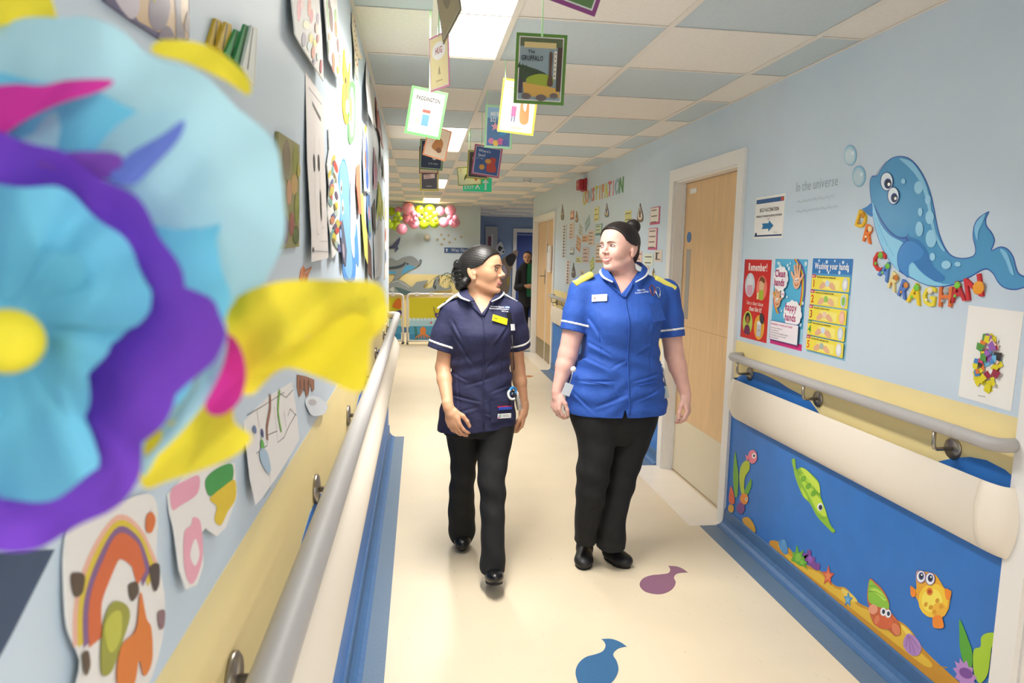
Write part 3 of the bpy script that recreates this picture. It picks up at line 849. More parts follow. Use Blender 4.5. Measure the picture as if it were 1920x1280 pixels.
for a, e, w in ((shR, elR, wrR), (shL, elL, wrL)):
    b.chain([(a, .045), (a*.5+e*.5, .041), (e, .034)], .012)
    fm = e*.68+w*.32
    b.chain([(e, .034), (fm, .034), (w, .0225)], .012)
put_hand(b, wrR, L(862, 826, -.185)-wrR, (.55, .75, -.1), (.9, -.4, 0), .98, (.30, .40, .3))
put_hand(b, wrL, L(976, 812, .10)-wrL, (-.85, .1, -.3), (-.25, -1, .1), .98, (.45, .7, .4))
b.build('body', SKIN_TAN, P.root)
P.gaze = .003
face_parts(P, b, FR1, LIP_A, BROW, .3, .35, 1.4)
# hair: a cap combed back from a centre parting into a clipped roll
def hair_cap(P, fr, m, line, nape, grow, extra, side=0, res=.003, groove=.0007):
    c = hp(fr, 0, 0, .13); b = Solid(c-.21, c+.21, res)
    put_head(b, fr, 0, grow, True)
    sl, X, Y, Z = b.box(b.lo, b.lo+b.h*(b.n-1)); A = head_axes(fr); O = np.array(fr[0]); S = fr[4]
    f, l, u = [((X-O[0])*A[i][0]+(Y-O[1])*A[i][1]+(Z-O[2])*A[i][2])/S for i in range(3)]
    fl = np.interp(u.ravel(), [q[0] for q in line], [q[1] for q in line]).reshape(u.shape)
    fl = fl-(np.abs(l)*.12)
    reg = np.maximum(f-fl, nape-u)
    th = np.arctan2(l, u-.10)
    b.v = b.v+groove*np.sin(th*60+5*np.sin(f*30))*(u > .04)
    b.v = np.maximum(b.v, reg*S)
    for e in extra: e(b)
    return b.build('hair', m, P.root)
def roll1(b):
    A = head_axes(FR1)
    b.ell(hp(FR1, -.098, 0, .105), (.034, .040, .058), A, .02)
    b.ell(hp(FR1, -.088, .0, .060), (.030, .042, .038), A, .02)
    b.ell(hp(FR1, -.115, .010, .145), (.020, .030, .026), A, .015)
    b.cap(hp(FR1, -.06, -.055, .06), hp(FR1, -.10, -.02, .045), .022, .02, .02)
hair1 = hair_cap(P, FR1, HAIR_BLACK, [(.0, -.03), (.075, -.028), (.110, -.022), (.121, .022), (.132, .048), (.146, .060), (.165, .076), (.185, .098), (.215, .12)], .028, .007, [roll1], groove=.0004)
clip = MB()
for q in (-1, 1):
    pts = [Vector(hp(FR1, -.100-.028*math.sin(t*PI), q*(.050-.030*t), .045+.115*t)) for t in np.linspace(0, 1, 8)]
    clip.tube(pts, [.004]*8, 8)
    for t in np.linspace(.1, .9, 6):
        a = Vector(hp(FR1, -.100-.028*math.sin(t*PI), q*(.050-.030*t), .045+.115*t))
        clip.tube([a, a.lerp(Vector(hp(FR1, -.075, q*.055, .05+.11*t)), 1)], [.0035, .002], 6)
clip.build('claw_clip', mat('clip_tortoiseshell', '#171413', .25, noise=.4, nscale=60), P.root, True)
earring = MB().ball(hp(FR1, -.004, -.0795, .072), .0032, 8, 6).build('earring', mat('silver', '#d9d9d9', .2, 1), P.root, True)
# tunic
def folds1(X, Y, Z):
    w = .0035*np.sin(26*X-42*Z+3.2*np.sin(18*Z+4))*np.exp(-((Z-.98)/.16)**2)
    w = w+.003*np.sin(60*(X*.5+Z)+2*np.sin(22*X))*np.exp(-((Z-.85)/.12)**2)
    return (w+.002*np.sin(70*X+20*Z)*np.exp(-((Z-.72)/.1)**2)).astype(np.float32)
t = Solid(np.array([-.33, -.25, .60]), np.array([.33, .26, 1.42]), .004)
cr1 = creases(P, [(850, 625, 890, 690, 5, 6), (848, 600, 868, 640, 5, 6), (955, 610, 925, 650, 5, 6), (940, 660, 905, 700, 4, 6), (846, 700, 880, 716, 4, 5), (868, 725, 930, 705, 4, 6),
                 (846, 742, 905, 752, 5, 5), (915, 735, 962, 722, 4, 5), (850, 775, 898, 760, 4, 6), (905, 770, 960, 790, 4, 6), (856, 650, 862, 800, 2.5, 4), (945, 650, 940, 720, 2.5, 4)], -.1)
t.loft(TUN, .01, 2.15, lambda X, Y, Z: folds1(X, Y, Z)+cr1(X, Y, Z))
hemR, hemL = L(825, 656, .0), L(972, 650, .07)
for a, h, r0, r1 in ((shR, hemR, .060, .062), (shL, hemL, .058, .060)):
    t.chain([(a+np.array((0, 0, .004)), r0), (a*.45+h*.55, r1), (h+(h-a)*.25, r1+.001)], .02)
for a, h, q in ((shR, hemR, -1), (shL, hemL, 1)):
    n = Vector(h-a).normalized()
    sl, X, Y, Z = t.box(t.lo, t.lo+t.h*(t.n-1))
    far = (X-h[0])*n.x+(Y-h[1])*n.y+(Z-h[2])*n.z
    near = np.sqrt((X-h[0])**2+(Y-h[1])**2+(Z-h[2])**2)-.085
    core = (np.abs(X-TUN[7][1]) < TUN[7][3]*1.0)
    t.v = np.where(core, t.v, np.maximum(t.v, np.where(near < .06, far, -1)))
hz = L(900, 811, -.13)
cut(t, (0, 0, hz[2]), (.10, 0, -1))
vb = L(905, 589, -.13); vl = L(884, 552, -.03); vr = L(932, 552, -.03)
def wedge(X, Y, Z):
    a = Vector((vl[2]-vb[2], 0, -(vl[0]-vb[0]))).normalized(); c = Vector((-(vr[2]-vb[2]), 0, (vr[0]-vb[0]))).normalized()
    d1 = (X-vb[0])*-a.x+(Z-vb[2])*-a.z; d2 = (X-vb[0])*-c.x+(Z-vb[2])*-c.z
    return np.maximum(np.maximum(d1, d2), Y-.012)+0*Z
t.put(wedge, (-.12, -.2, vb[2]-.02), (.12, .03, 1.42), .004, 's')
nk = hp(FR1, -.030, 0, .055); nb = L(899, 572, .03)
t.cap(nb-(nk-nb)*.25, nk, .057, .06, .006, 's')
tunic1 = t.build('tunic', NAVY, P.root)
for a, h, c in ((shR, hemR, 0), (shL, hemL, 0)):
    n = Vector(h-a).normalized(); q = Vector(h)-n*.030
    sleeve_band(t, q, n, .0055, .0022, 'sleeve_stripe', WHITECLOTH, tunic1, (h, .082))
F1 = Front(TUN, .006)
def X1(px, py): p = L(px, py, -.11); return p[0], p[2]
def collar(P, F, tun, inner, outer, m, white, pip=.0035):
    """folded collar leaf: inner edge at the neck, outer edge with white piping; points are pixel, pixel, depth"""
    a = [Vector(P.L(*p)) for p in inner]; c = [Vector(P.L(*p)) for p in outer]
    a = [Vector(p) for p in smooth_open([tuple(p) for p in a], 4)]; c = [Vector(p) for p in smooth_open([tuple(p) for p in c], 4)]
    o = ribbon(a, c, .006).build('collar', m, tun)
    d = [q.lerp(p, .22) for p, q in zip(a, c)]
    off = Vector((0, -.004, .002))
    ribbon([p+off for p in d], [q+off for q in c], .003).build('collar_trim', white, o)
collar(P, F1, tunic1, [(888, 541, .05), (877, 541, -.01), (880, 551, -.055), (890, 564, -.085)],
       [(874, 546, .06), (857, 551, .0), (862, 559, -.06), (879, 565, -.10)], NAVY, WHITECLOTH)
collar(P, F1, tunic1, [(918, 541, .05), (932, 542, .0), (929, 552, -.055), (918, 566, -.085)],
       [(932, 546, .06), (946, 549, .0), (938, 559, -.06), (922, 566, -.10)], NAVY, WHITECLOTH)
for lap in ([(879, 564), (886, 574), (905, 592)], [(923, 565), (917, 575), (906, 592)]):      # lapel edges running to the point of the V
    pts = [F1.p(*X1(*q))+Vector((0, -.004, 0)) for q in smooth_open(lap, 4)]
    MB().tube(pts, .0045, 8).build('lapel_edge', NAVY, tunic1, True)
pts = [F1.p(X1(906, y)[0], X1(906, y)[1])+Vector((0, .001, 0)) for y in range(592, 806, 8)]
MB().tube(pts, .003, 6).build('placket_seam', NAVY, tunic1, True)
# shoulder straps with white edges
for pa, pb, dy in (((857, 553), (821, 580), .0), ((940, 550), (968, 566), .02)):
    a, c = Vector(L(*pa, dy)), Vector(L(*pb, dy)); dirn = (c-a).normalized(); sd = Vector((0, 1, 0))
    ep = MB(); q0 = [a+sd*-.022, c+sd*-.02, c+sd*.02, a+sd*.022]
    up = Vector((-dirn.z*.0, 0, .006))
    ep.loft([[p+Vector((0, 0, .000)) for p in q0], [p+Vector((0, 0, .008)) for p in q0]])
    e = ep.build('shoulder_strap', NAVY, tunic1)
    MB().tube([p+Vector((0, -.001, .005)) for p in (q0[0], q0[1], q0[2], q0[3])], .0042, 6).build('strap_trim', WHITECLOTH, e, True)
# badge, clipped fob, pen pocket things, printed words
def on_cloth(P, F, name, px, py, w, h, m, parent, roll=0, lift=.004, th=.003, XY=None):
    x, z = XY(px, py); M = F.frame(x, z, roll, lift)
    o = MB().box(-w/2, w/2, -h/2, h/2, -th/2, th/2, min(.0012, th*.3)).build(name, m, parent); o.matrix_local = M
    return o
YBADGE = mat('yellow_badge', '#ece316', .35)
o = on_cloth(P, F1, 'name_badge', 937, 600, .074, .032, YBADGE, P.root, -.33, .004, .003, X1)
Canvas(.0017).line([(-.030, -.001), (-.012, -.001)], .005, '#5a5a30').line([(-.03, .010), (-.005, .010)], .0018, '#7a7420').build('badge_print', o)
o = on_cloth(P, F1, 'fob_strap', 957, 604, .022, .085, mat('black_rubber', '#0d0d0e', .5), P.root, .05, .006, .006, X1)
o = on_cloth(P, F1, 'fob_face', 959, 615, .026, .030, mat('white_plastic', '#e9e9e7', .35), P.root, -.05, .012, .006, X1)
MB().tube([Vector(L(960, 628, -.12)), Vector(L(962, 660, -.13)), Vector(L(964, 690, -.13)), Vector(L(963, 693, -.13))], [.0022, .0022, .0030, .004], 6).build('fob_cord', MATS['black_rubber'], P.root, True)
x, z = X1(929, 580)
w = Canvas(0.0, .0001, f=lambda a, c: (a, c))
w.text('University Hospitals', -.034, .006, .0072, '#e9e9ee', 1, squeeze=.75).text('Coventry and Warwickshire', -.040, -.005, .0072, '#e9e9ee', 1, squeeze=.72).text('NHS Trust', .018, -.016, .006, '#e9e9ee', 1, squeeze=.8)
w.rect(.037, .004, .059, .015, '#3b6fc0').text('NHS', .039, .006, .007, '#ffffff', 1)
q = w.build('uniform_lettering', tunic1); q.matrix_local = F1.frame(x+.012, z, -.08, .005)
pocket = on_cloth(P, F1, 'pocket', 942, 770, .13, .10, NAVY, tunic1, 0, .001, .004, X1)
m_white = MATS['white_plastic']
o = on_cloth(P, F1, 'marker_pen', 945, 765, .075, .014, mat('pen_blue', '#2d4fae', .4), P.root, -.06, .008, .012, X1)
MB().box(-.040, .040, .003, .010, -.004, .005, .001).build('pen_cap', mat('pen_red', '#c3243c', .4), o)
o = on_cloth(P, F1, 'pocket_card', 944, 779, .074, .022, m_white, P.root, -.06, .008, .006, X1)
Canvas(.0032).rect(-.034, -.006, -.020, .008, '#9ab0a8').line([(-.012, .004), (.02, .004)], .002, '#888888').line([(-.012, -.002), (.028, -.002)], .002, '#999999').rect(-.037, -.011, -.030, -.004, '#d33c86').build('card_print', o)
fr_ = F1.frame(*X1(952, 742), 0, .012)
tape = MB()
tape.tube([fr_ @ Vector((.020*math.cos(a), .020*math.sin(a), .002*i)) for i, a in enumerate(np.linspace(0, 5.2, 14))], .0055, 8)
tape.build('tape_ring', m_white, P.root, True)
MB().tube([fr_ @ Vector((.010+.024*math.cos(a), -.006+.022*math.sin(a), .012)) for a in np.linspace(1, 6.6, 14)], .0045, 8).build('black_lanyard_loop', MATS['black_rubber'], P.root, True)
MB().tube([fr_ @ Vector((.02+.02*math.cos(a), .016+.016*math.sin(a), .008)) for a in np.linspace(-1, 4, 12)], .006, 8).build('blue_lanyard', mat('lanyard_blue', '#2f86c8', .5), P.root, True)
fr_ = F1.frame(*X1(966, 750), .08, .02)
bt = MB().loft([[fr_ @ Vector((r*math.cos(a), y, r*math.sin(a))) for a in np.linspace(0, 2*PI, 13)[:-1]] for y, r in ((-.062, .010), (-.058, .012), (-.012, .012), (-.006, .009))]).build('hand_gel_bottle', mat('clear_plastic', '#c9c4b8', .1, trans=.6), P.root, True)
MB().loft([[fr_ @ Vector((r*math.cos(a), y, r*math.sin(a))) for a in np.linspace(0, 2*PI, 13)[:-1]] for y, r in ((-.006, .010), (.022, .010), (.026, .007), (.034, .006))]).build('bottle_cap', m_white, bt, True)
# trousers, shoes
def folds2(X, Y, Z): return (.003*np.sin(55*Z+20*X+8*Y)*np.exp(-((Z-.42)/.16)**2)+.0025*np.sin(40*X+50*Z)*np.exp(-((Z-.12)/.12)**2)).astype(np.float32)
def trousers(P, hips, legs, m, h=.005):
    allr = P.rows(hips)+[r for l in legs for r in P.rows(l)]
    lo = [min(r[1]-r[3] for r in allr)-.03, min(r[2]-r[4] for r in allr)-.03, min(r[0] for r in allr)-.02]
    hi = [max(r[1]+r[3] for r in allr)+.03, max(r[2]+r[4] for r in allr)+.03, max(r[0] for r in allr)+.02]
    b = Solid(lo, hi, h); b.loft(P.rows(hips), .02)
    for l in legs: b.loft(P.rows(l), .012, 2.2, folds2)
    return b.build('trousers', m, P.root)
trousers(P, [(770, 829, 963, 0, .115), (800, 828, 964, 0, .118), (812, 832, 962, 0, .11)],
         [[(790, 830, 898, .01, .10), (816, 836, 897, .02, .098), (849, 842, 896, .04, .09), (879, 845, 892, .06, .082), (923, 842, 889, .12, .072), (968, 840, 891, .18, .07), (1000, 842, 890, .21, .072), (1013, 847, 884, .22, .070)],
          [(790, 897, 964, -.01, .10), (819, 897, 961, -.03, .098), (849, 896, 955, -.06, .092), (892, 895, 948, -.12, .082), (926, 899, 948, -.15, .073), (968, 901, 946, -.19, .068), (1010, 902, 946, -.22, .068), (1067, 900, 947, -.255, .075)]], BLACKCLOTH)
h0 = L(867, 1000, .30); t0 = L(867, 1027, .12); t0[2] = .012; h0[2] = .075
shoe(P, h0, t0, BLACKLEATHER, .043)
h1 = L(922, 1085, -.17); h1[2] = .012; t1 = L(929, 1088, -.385); t1[2] = .075
shoe(P, h1, t1, BLACKLEATHER, .043)

# ---- nurse in royal blue, walking, head turned to her colleague
P = Person('woman in royal blue tunic with yellow shoulder slides, black trousers, hair in a bun', 3.28, 1131, 1052)
L = P.L
TUN = P.rows([(508, 1140, 1200, .03, .055), (514, 1122, 1216, .03, .07), (521, 1105, 1232, .03, .085), (530, 1092, 1246, .025, .10), (545, 1086, 1254, .02, .115), (570, 1090, 1250, .005, .135),
              (595, 1096, 1240, -.015, .155), (620, 1096, 1234, -.015, .155), (645, 1091, 1233, -.01, .145), (668, 1084, 1236, -.01, .143), (690, 1075, 1239, -.01, .15),
              (715, 1066, 1243, -.01, .158), (745, 1060, 1247, -.01, .165), (765, 1059, 1248, -.01, .167), (800, 1058, 1249, -.01, .168)])
shR, elR, wrR = L(1092, 546, .02), L(1065, 664, -.0), L(1045, 733, -.03)
shL, elL, wrL = L(1248, 550, .03), L(1264, 664, .0), L(1285, 738, -.02)
FR2 = head_frame(L(1188, 468, -.055), 1, math.radians(-57), math.radians(4), math.radians(3), 1.04)
b = Solid(np.array([-.32, -.26, .60]), np.array([.45, .27, 1.72]), .003)
put_head(b, FR2, 1, jaw=1.1)
for q in (-1, 1):
    b.ell(hp(FR2, .052, q*.034, .070), (.026, .022, .020), head_axes(FR2), .02)
b.ell(hp(FR2, .022, 0, .026), (.045, .042, .024), head_axes(FR2), .03)      # fuller under the chin
b.cap(hp(FR2, -.026, 0, .055), L(1170, 530, .035), .055, .065, .025)
b.ell(L(1170, 535, .035), (.15, .08, .04), None, .04)
inner = [(z, cx, cy, rx-.012, ry-.011) for z, cx, cy, rx, ry in TUN if z > 1.05]
b.loft(inner, .02)
for a, e, w, wi in ((shR, elR, wrR, .0265), (shL, elL, wrL, .0275)):
    b.chain([(a, .055), (a*.5+e*.5, .054), (e, .046)], .015)
    fm = e*.70+w*.30
    b.chain([(e, .046), (fm, .043), (w, wi)], .015)
put_hand(b, wrR, L(1041, 781, -.05)-wrR, (.9, .45, -.1), (.3, -1, 0), .95, (.45, .6, .4))
put_hand(b, wrL, L(1293, 792, -.06)-wrL, (-.75, .5, -.1), (-.4, -1, 0), 1.0, (.40, .6, .4))
b.build('body', SKIN_FAIR, P.root)
P.gaze = -.003
face_parts(P, b, FR2, LIP_B, BROW_B, 1.0, .7)
def bun2(b):
    A = head_axes(FR2)
    b.ell(hp(FR2, -.048, 0, .082), (.050, .066, .048), A, .02)
    b.ell(hp(FR2, -.050, 0, .050), (.036, .046, .036), A, .02)
    b.ell(hp(FR2, -.085, .0, .214), (.037, .037, .036), A, .010)
    b.cap(hp(FR2, -.070, 0, .175), hp(FR2, -.085, 0, .21), .03, .024, .01)
hair2 = hair_cap(P, FR2, HAIR_DARK, [(.0, -.03), (.07, -.03), (.110, -.024), (.121, .024), (.135, .050), (.16, .064), (.18, .078), (.195, .095), (.22, .12)], .035, .0085, [bun2])
def folds3(X, Y, Z):
    w = .004*np.sin(24*X+40*Z+3*np.sin(16*Z+2))*np.exp(-((Z-1.0)/.16)**2)
    w = w+.0035*np.sin(70*(X*.35-Z)+2*np.sin(20*X))*np.exp(-((Z-.86)/.10)**2)
    return (w+.002*np.sin(52*X)*np.exp(-((Z-.76)/.1)**2)).astype(np.float32)
t = Solid(np.array([-.32, -.27, .66]), np.array([.45, .27, 1.55]), .004)
cr2 = creases(P, [(1106, 590, 1130, 640, 6, 7), (1100, 640, 1150, 668, 5, 7), (1092, 668, 1140, 690, 5, 6), (1238, 590, 1215, 630, 6, 7), (1236, 640, 1190, 668, 4, 7), (1085, 716, 1150, 712, 6, 5),
                 (1180, 712, 1240, 700, 5, 5), (1110, 762, 1172, 735, 6, 7), (1182, 748, 1240, 728, 5, 6), (1075, 735, 1110, 770, 4, 6), (1122, 570, 1130, 700, 2.5, 4), (1222, 590, 1216, 700, 2.5, 4), (1140, 690, 1172, 672, 4, 6)], -.12)
t.loft(TUN, .01, 2.2, lambda X, Y, Z: folds3(X, Y, Z)+cr2(X, Y, Z))
hemR, hemL = L(1075, 621, .0), L(1257, 632, .0)
for a, h, r0, r1 in ((shR, hemR, .066, .066), (shL, hemL, .068, .070)):
    t.chain([(a+np.array((0, 0, .004)), r0), (a*.45+h*.55, r1), (h+(h-a)*.25, r1+.001)], .02)
for a, h in ((shR, hemR), (shL, hemL)):
    n = Vector(h-a).normalized()
    sl, X, Y, Z = t.box(t.lo, t.lo+t.h*(t.n-1))
    far = (X-h[0])*n.x+(Y-h[1])*n.y+(Z-h[2])*n.z
    near = np.sqrt((X-h[0])**2+(Y-h[1])**2+(Z-h[2])**2)-.085
    core = (np.abs(X-TUN[7][1]) < TUN[7][3]*1.0)
    t.v = np.where(core, t.v, np.maximum(t.v, np.where(near < .06, far, -1)))
hz = L(1172, 784, -.17)
cut(t, (0, 0, hz[2]), (.0, 0, -1))
x0 = L(1172, 784, -.17)[0]
def slit(X, Y, Z): return np.maximum(np.abs(X-x0)-(.012*(x0*0+hz[2]+.045-Z)/.045), np.maximum(Y+.05, Z-hz[2]-.045))
t.put(slit, (x0-.03, -.25, hz[2]-.02), (x0+.03, -.04, hz[2]+.05), .003, 's')
vb = L(1172, 553, -.15); vl = L(1147, 506, -.03); vr = L(1200, 506, -.03)
t.put(wedge, (-.15, -.25, vb[2]-.02), (.30, .03, 1.55), .004, 's')
nk = hp(FR2, -.020, 0, .055); nb = L(1170, 530, .035)
t.cap(nb-(nk-nb)*.25, nk, .067, .067, .006, 's')
tunic2 = t.build('tunic', ROYAL, P.root)
for a, h in ((shR, hemR), (shL, hemL)):
    n = Vector(h-a).normalized(); q = Vector(h)-n*.036
    sleeve_band(t, q, n, .0055, .0022, 'sleeve_stripe', WHITECLOTH, tunic2, (h, .098))
F2 = Front(TUN, .006)
def X2(px, py): p = L(px, py, -.13); return p[0], p[2]
collar(P, F2, tunic2, [(1150, 493, .06), (1139, 497, .0), (1141, 509, -.06), (1152, 524, -.095)],
       [(1140, 502, .08), (1124, 508, .0), (1129, 521, -.065), (1148, 530, -.115)], ROYAL, WHITECLOTH)
collar(P, F2, tunic2, [(1190, 491, .06), (1203, 494, .0), (1202, 508, -.06), (1188, 523, -.095)],
       [(1202, 499, .08), (1216, 506, .0), (1211, 519, -.065), (1192, 530, -.115)], ROYAL, WHITECLOTH)
for lap in ([(1148, 530), (1156, 541), (1173, 558)], [(1192, 530), (1186, 541), (1173, 558)]):
    pts = [F2.p(*X2(*q))+Vector((0, -.004, 0)) for q in smooth_open(lap, 4)]
    MB().tube(pts, .005, 8).build('lapel_edge', ROYAL, tunic2, True)
pts = [F2.p(*X2(1174, y))+Vector((0, .001, 0)) for y in range(558, 782, 8)]
MB().tube(pts, .003, 6).build('placket_seam', ROYAL, tunic2, True)
YEL = mat('yellow_slide_cloth', '#e8dc6a', .7, noise=.05)
for pa, pb, dy in (((1112, 517), (1078, 536), .0), ((1224, 524), (1262, 545), .0)):
    a, c = Vector(L(*pa, dy)), Vector(L(*pb, dy)); d = (c-a); Ln = d.length; d.normalize(); sd = Vector((0, 1, 0)); n = d.cross(sd)
    if n.z < 0: n = -n
    M = Matrix.Identity(4)
    for i in range(3): M[i][0] = d[i]; M[i][1] = sd[i]; M[i][2] = n[i]; M[i][3] = ((a+c)/2)[i]+n[i]*.010
    o = MB().box(-Ln/2, Ln/2, -.032, .03, -.012, .014, .006).build('shoulder_slide', YEL, tunic2, True); o.matrix_local = M
o = on_cloth(P, F2, 'name_badge', 1129, 560, .072, .034, m_white, P.root, .10, .004, .003, X2)
Canvas(.0017).star(-.022, -.001, .008, '#b6564a').line([(-.008, .001), (.014, .001)], .004, '#a8a8a8').build('badge_print', o)
x, z = X2(1210, 548)
w = Canvas(0.0, .0001).text('University', -.03, .006, .008, '#dfe6f2', 1, squeeze=.8).text('Coventry and War', -.045, -.006, .008, '#dfe6f2', 1, squeeze=.75)
q = w.build('uniform_lettering', tunic2); q.matrix_local = F2.frame(x, z, .12, .005)
for px, py, m in ((1227, 545, mat('scissors_copper', '#8c4a35', .3, .8)), (1238, 549, mat('steel', '#b9bcbf', .25, 1))):
    fr_ = F2.frame(*X2(px, py), -.1, .010)
    MB().tube([fr_ @ Vector((.012*math.cos(a), -.004+.026*math.sin(a), .003*math.sin(2*a))) for a in np.linspace(0, 2*PI, 17)], .0024, 6, False).build('scissor_loop', m, P.root, True)
o = on_cloth(P, F2, 'breast_pocket', 1232, 585, .085, .09, ROYAL, tunic2, .08, .0005, .003, X2)
MB().tube([F2.p(*X2(1096, 550))+Vector((0, -.004, 0)), F2.p(*X2(1100, 553))+Vector((0, -.004, 0)), F2.p(*X2(1099, 557))+Vector((0, -.003, 0))], [.0012, .003, .003], 6).build('pen_clip', MATS['black_rubber'], P.root, True)
for px, py in ((1115, 738), (1226, 738)):
    pts = [F2.p(*X2(px+dx, py-22+ (2 if px < 1170 else -2)*dx/20))+Vector((0, .0, 0)) for dx in range(-32, 33, 8)]
    if px > 1170: pts = pts[:6]
    else: pts = pts[1:]
    MB().tube(pts, .0028, 6).build('pocket_seam', ROYAL, tunic2, True)
# key reels and cards hanging from the pockets
rl = Vector(L(1075, 692, -.10)); cd = Vector(L(1064, 730, -.10))
MB().ball(rl, (.014, .010, .014), 12, 8).build('badge_reel', m_white, P.root, True)
MB().tube([rl, rl.lerp(cd, .5)+Vector((.003, 0, 0)), cd+Vector((.006, 0, .02))], .003, 6).build('key_chain', MATS['steel'], P.root, True)
o = MB().box(-.020, .020, -.003, .003, -.029, .029, .001).build('identity_card', mat('card_laminate', '#c9cfd6', .2), P.root); o.matrix_local = Matrix.Translation(cd) @ Matrix.Rotation(.35, 4, 'Y')
rl = Vector(L(1241, 688, -.08)); cd = Vector(L(1248, 735, -.08))
MB().tube([rl+Vector((0, 0, .012)), rl+Vector((.006, 0, -.02)), cd+Vector((0, 0, .03))], .004, 6).build('key_chain', MATS['steel'], P.root, True)
o = MB().box(-.013, .013, -.004, .004, -.03, .03, .003).build('whistle_tag', mat('tag_grey_plastic', '#a9b4b8', .25), P.root); o.matrix_local = Matrix.Translation(cd) @ Matrix.Rotation(-.25, 4, 'Y')
trousers(P, [(740, 1066, 1240, -.01, .145), (775, 1068, 1232, -.01, .145), (800, 1078, 1224, -.01, .135), (825, 1090, 1205, -.01, .11)],
         [[(765, 1068, 1155, -.02, .13), (790, 1073, 1156, -.03, .125), (820, 1082, 1153, -.04, .115), (850, 1086, 1148, -.06, .105), (882, 1082, 1142, -.07, .098), (930, 1081, 1133, -.07, .09), (975, 1079, 1123, -.05, .082), (1014, 1078, 1114, -.03, .078)],
          [(765, 1150, 1233, .0, .13), (795, 1148, 1226, .0, .125), (830, 1142, 1214, .0, .115), (873, 1134, 1198, -.01, .105), (923, 1127, 1184, -.03, .095), (962, 1122, 1173, -.05, .088), (1024, 1119, 1171, -.06, .082)]], BLACKCLOTH)
h0 = L(1097, 1010, .10); t0 = L(1094, 1053, -.10); h0[2] = t0[2] = 0.001
shoe(P, h0, t0, BLACKMATT, .048)
h1 = L(1136, 1020, .05); t1 = L(1180, 1057, -.10); h1[2] = t1[2] = 0.001
shoe(P, h1, t1, BLACKMATT, .048)

# ------------------------------------------------------------------ things on the right wall
PAPER = mat('white_paper', '#efece7', .6); CARD = mat('card_board', '#e6e2da', .6)
def sheet(name, label, cat, M, w, h, m=PAPER, group=None, th=.0008, part='sheet'):
    """a flat rectangle: origin at its lower left corner"""
    t = thing(name, label, cat, M=M, group=group)
    MB().box(0, w, 0, h, .0003, th).build(part, m, t)
    return t
def speech(c, x, y, rx, ry, col, n=11):
    for i in range(n):
        a = 2*PI*i/n; c.ell(x+rx*.72*math.cos(a), y+ry*.68*math.sin(a), rx*.34, ry*.36, col)
    c.ell(x, y, rx*.85, ry*.8, col)
def hand(c, x, y, s, col, dark, rot=0, face=True):
    q, r = math.cos(rot), math.sin(rot); T = lambda a, b: (x+s*(a*q-b*r), y+s*(a*r+b*q))
    for a, b, ln, th in ((-.55, .3, .75, .55), (-.22, .55, .95, .16), (.1, .6, 1.0, 0), (.42, .5, .9, -.18)):
        c.line([T(a*.7, b*.5), T(a-math.sin(th)*ln*.62, b+math.cos(th)*ln*.75)], s*.27, col)
        e = T(a-math.sin(th)*ln*.62, b+math.cos(th)*ln*.75); c.ell(*e, s*.135, s*.135, col)
    c.line([T(.3, -.1), T(.95, .35)], s*.26, col); c.ell(*T(.95, .35), s*.13, s*.13, col)
    c.ell(*T(0, 0), s*.56, s*.62, col, rot)
    if face:
        for d in (-.15, .13): c.ell(*T(d, .12), s*.12, s*.16, '#ffffff'); c.ell(*T(d+.03, .08), s*.055, s*.08, '#1d1d2a')
        c.line([T(-.28, -.18), T(0, -.36), T(.28, -.18)], s*.07, dark, 4)
AW, AH = .297, .420
p = on_right(1397, 486); M0 = m_right(p.y, p.z-AH)
t = sheet('poster', 'red poster reading Remember, nearest the wooden door', 'poster', M0, AW, AH)
c = Canvas(.0009); c.rect(0, 0, AW, AH, '#cf2a2b'); c.rect(0, 0, .02, AH, '#b83042')
c.text('Remember!', AW/2+.004, .362, .040, '#fdf3ee', 1, 'c', squeeze=.72)
for x, y, col in ((.078, .285, '#c8d0d8'), (.21, .275, '#ef7d6a'), (.078, .082, '#b9cc58'), (.21, .072, '#e9a83a')): c.ell(x, y, .056, .064, col, n=28)
c.blob([(.045, .31), (.062, .325), (.08, .345), (.1, .325), (.115, .30), (.11, .25), (.095, .232), (.06, .232), (.048, .25)], '#dfe0e6'); c.blob([(.05, .28), (.08, .285), (.108, .28), (.104, .235), (.055, .235)], '#d9a6bb')
c.blob([(.185, .30), (.21, .32), (.235, .30), (.23, .265), (.19, .265)], '#e0b48c'); c.blob([(.18, .308), (.2, .335), (.24, .32), (.235, .30), (.2, .312)], '#7a4a2a'); c.rect(.19, .215, .235, .265, '#a8b83a'); c.rect(.165, .215, .185, .25, '#e9e2a0')
c.text('Use a clean tissue', AW/2, .182, .022, '#fbe9e2', 0, 'c', squeeze=.8).text('then bin it!', AW/2+.01, .150, .026, '#fbe9e2', 1, 'c', squeeze=.8)
c.ell(.078, .108, .028, .030, '#1a1412'); c.ell(.08, .098, .018, .023, '#b06f42'); c.blob([(.045, .03), (.06, .068), (.1, .068), (.112, .03), (.08, .02)], '#6d2a55')
c.rect(.188, .025, .235, .095, '#c3c3c6'); c.ell(.212, .095, .024, .01, '#e4e4e6'); c.ell(.235, .12, .022, .03, '#3a3a40', .5); c.line([(.2, .06), (.212, .053), (.224, .06)], .003, '#444444')
c.build('printed_picture', t, M_PRINT_GLOSS)
p = on_right(1454.5, 485); t = sheet('poster', 'blue poster reading Clean hands are happy hands, between red and yellow posters', 'poster', m_right(p.y, p.z-AH), AW, AH)
c = Canvas(.0009); c.rect(0, 0, AW, AH, '#5bb6dd'); c.rect(0, 0, AW, .10, '#9fd6ea'); c.rect(0, 0, AW, .030, '#d62b83')
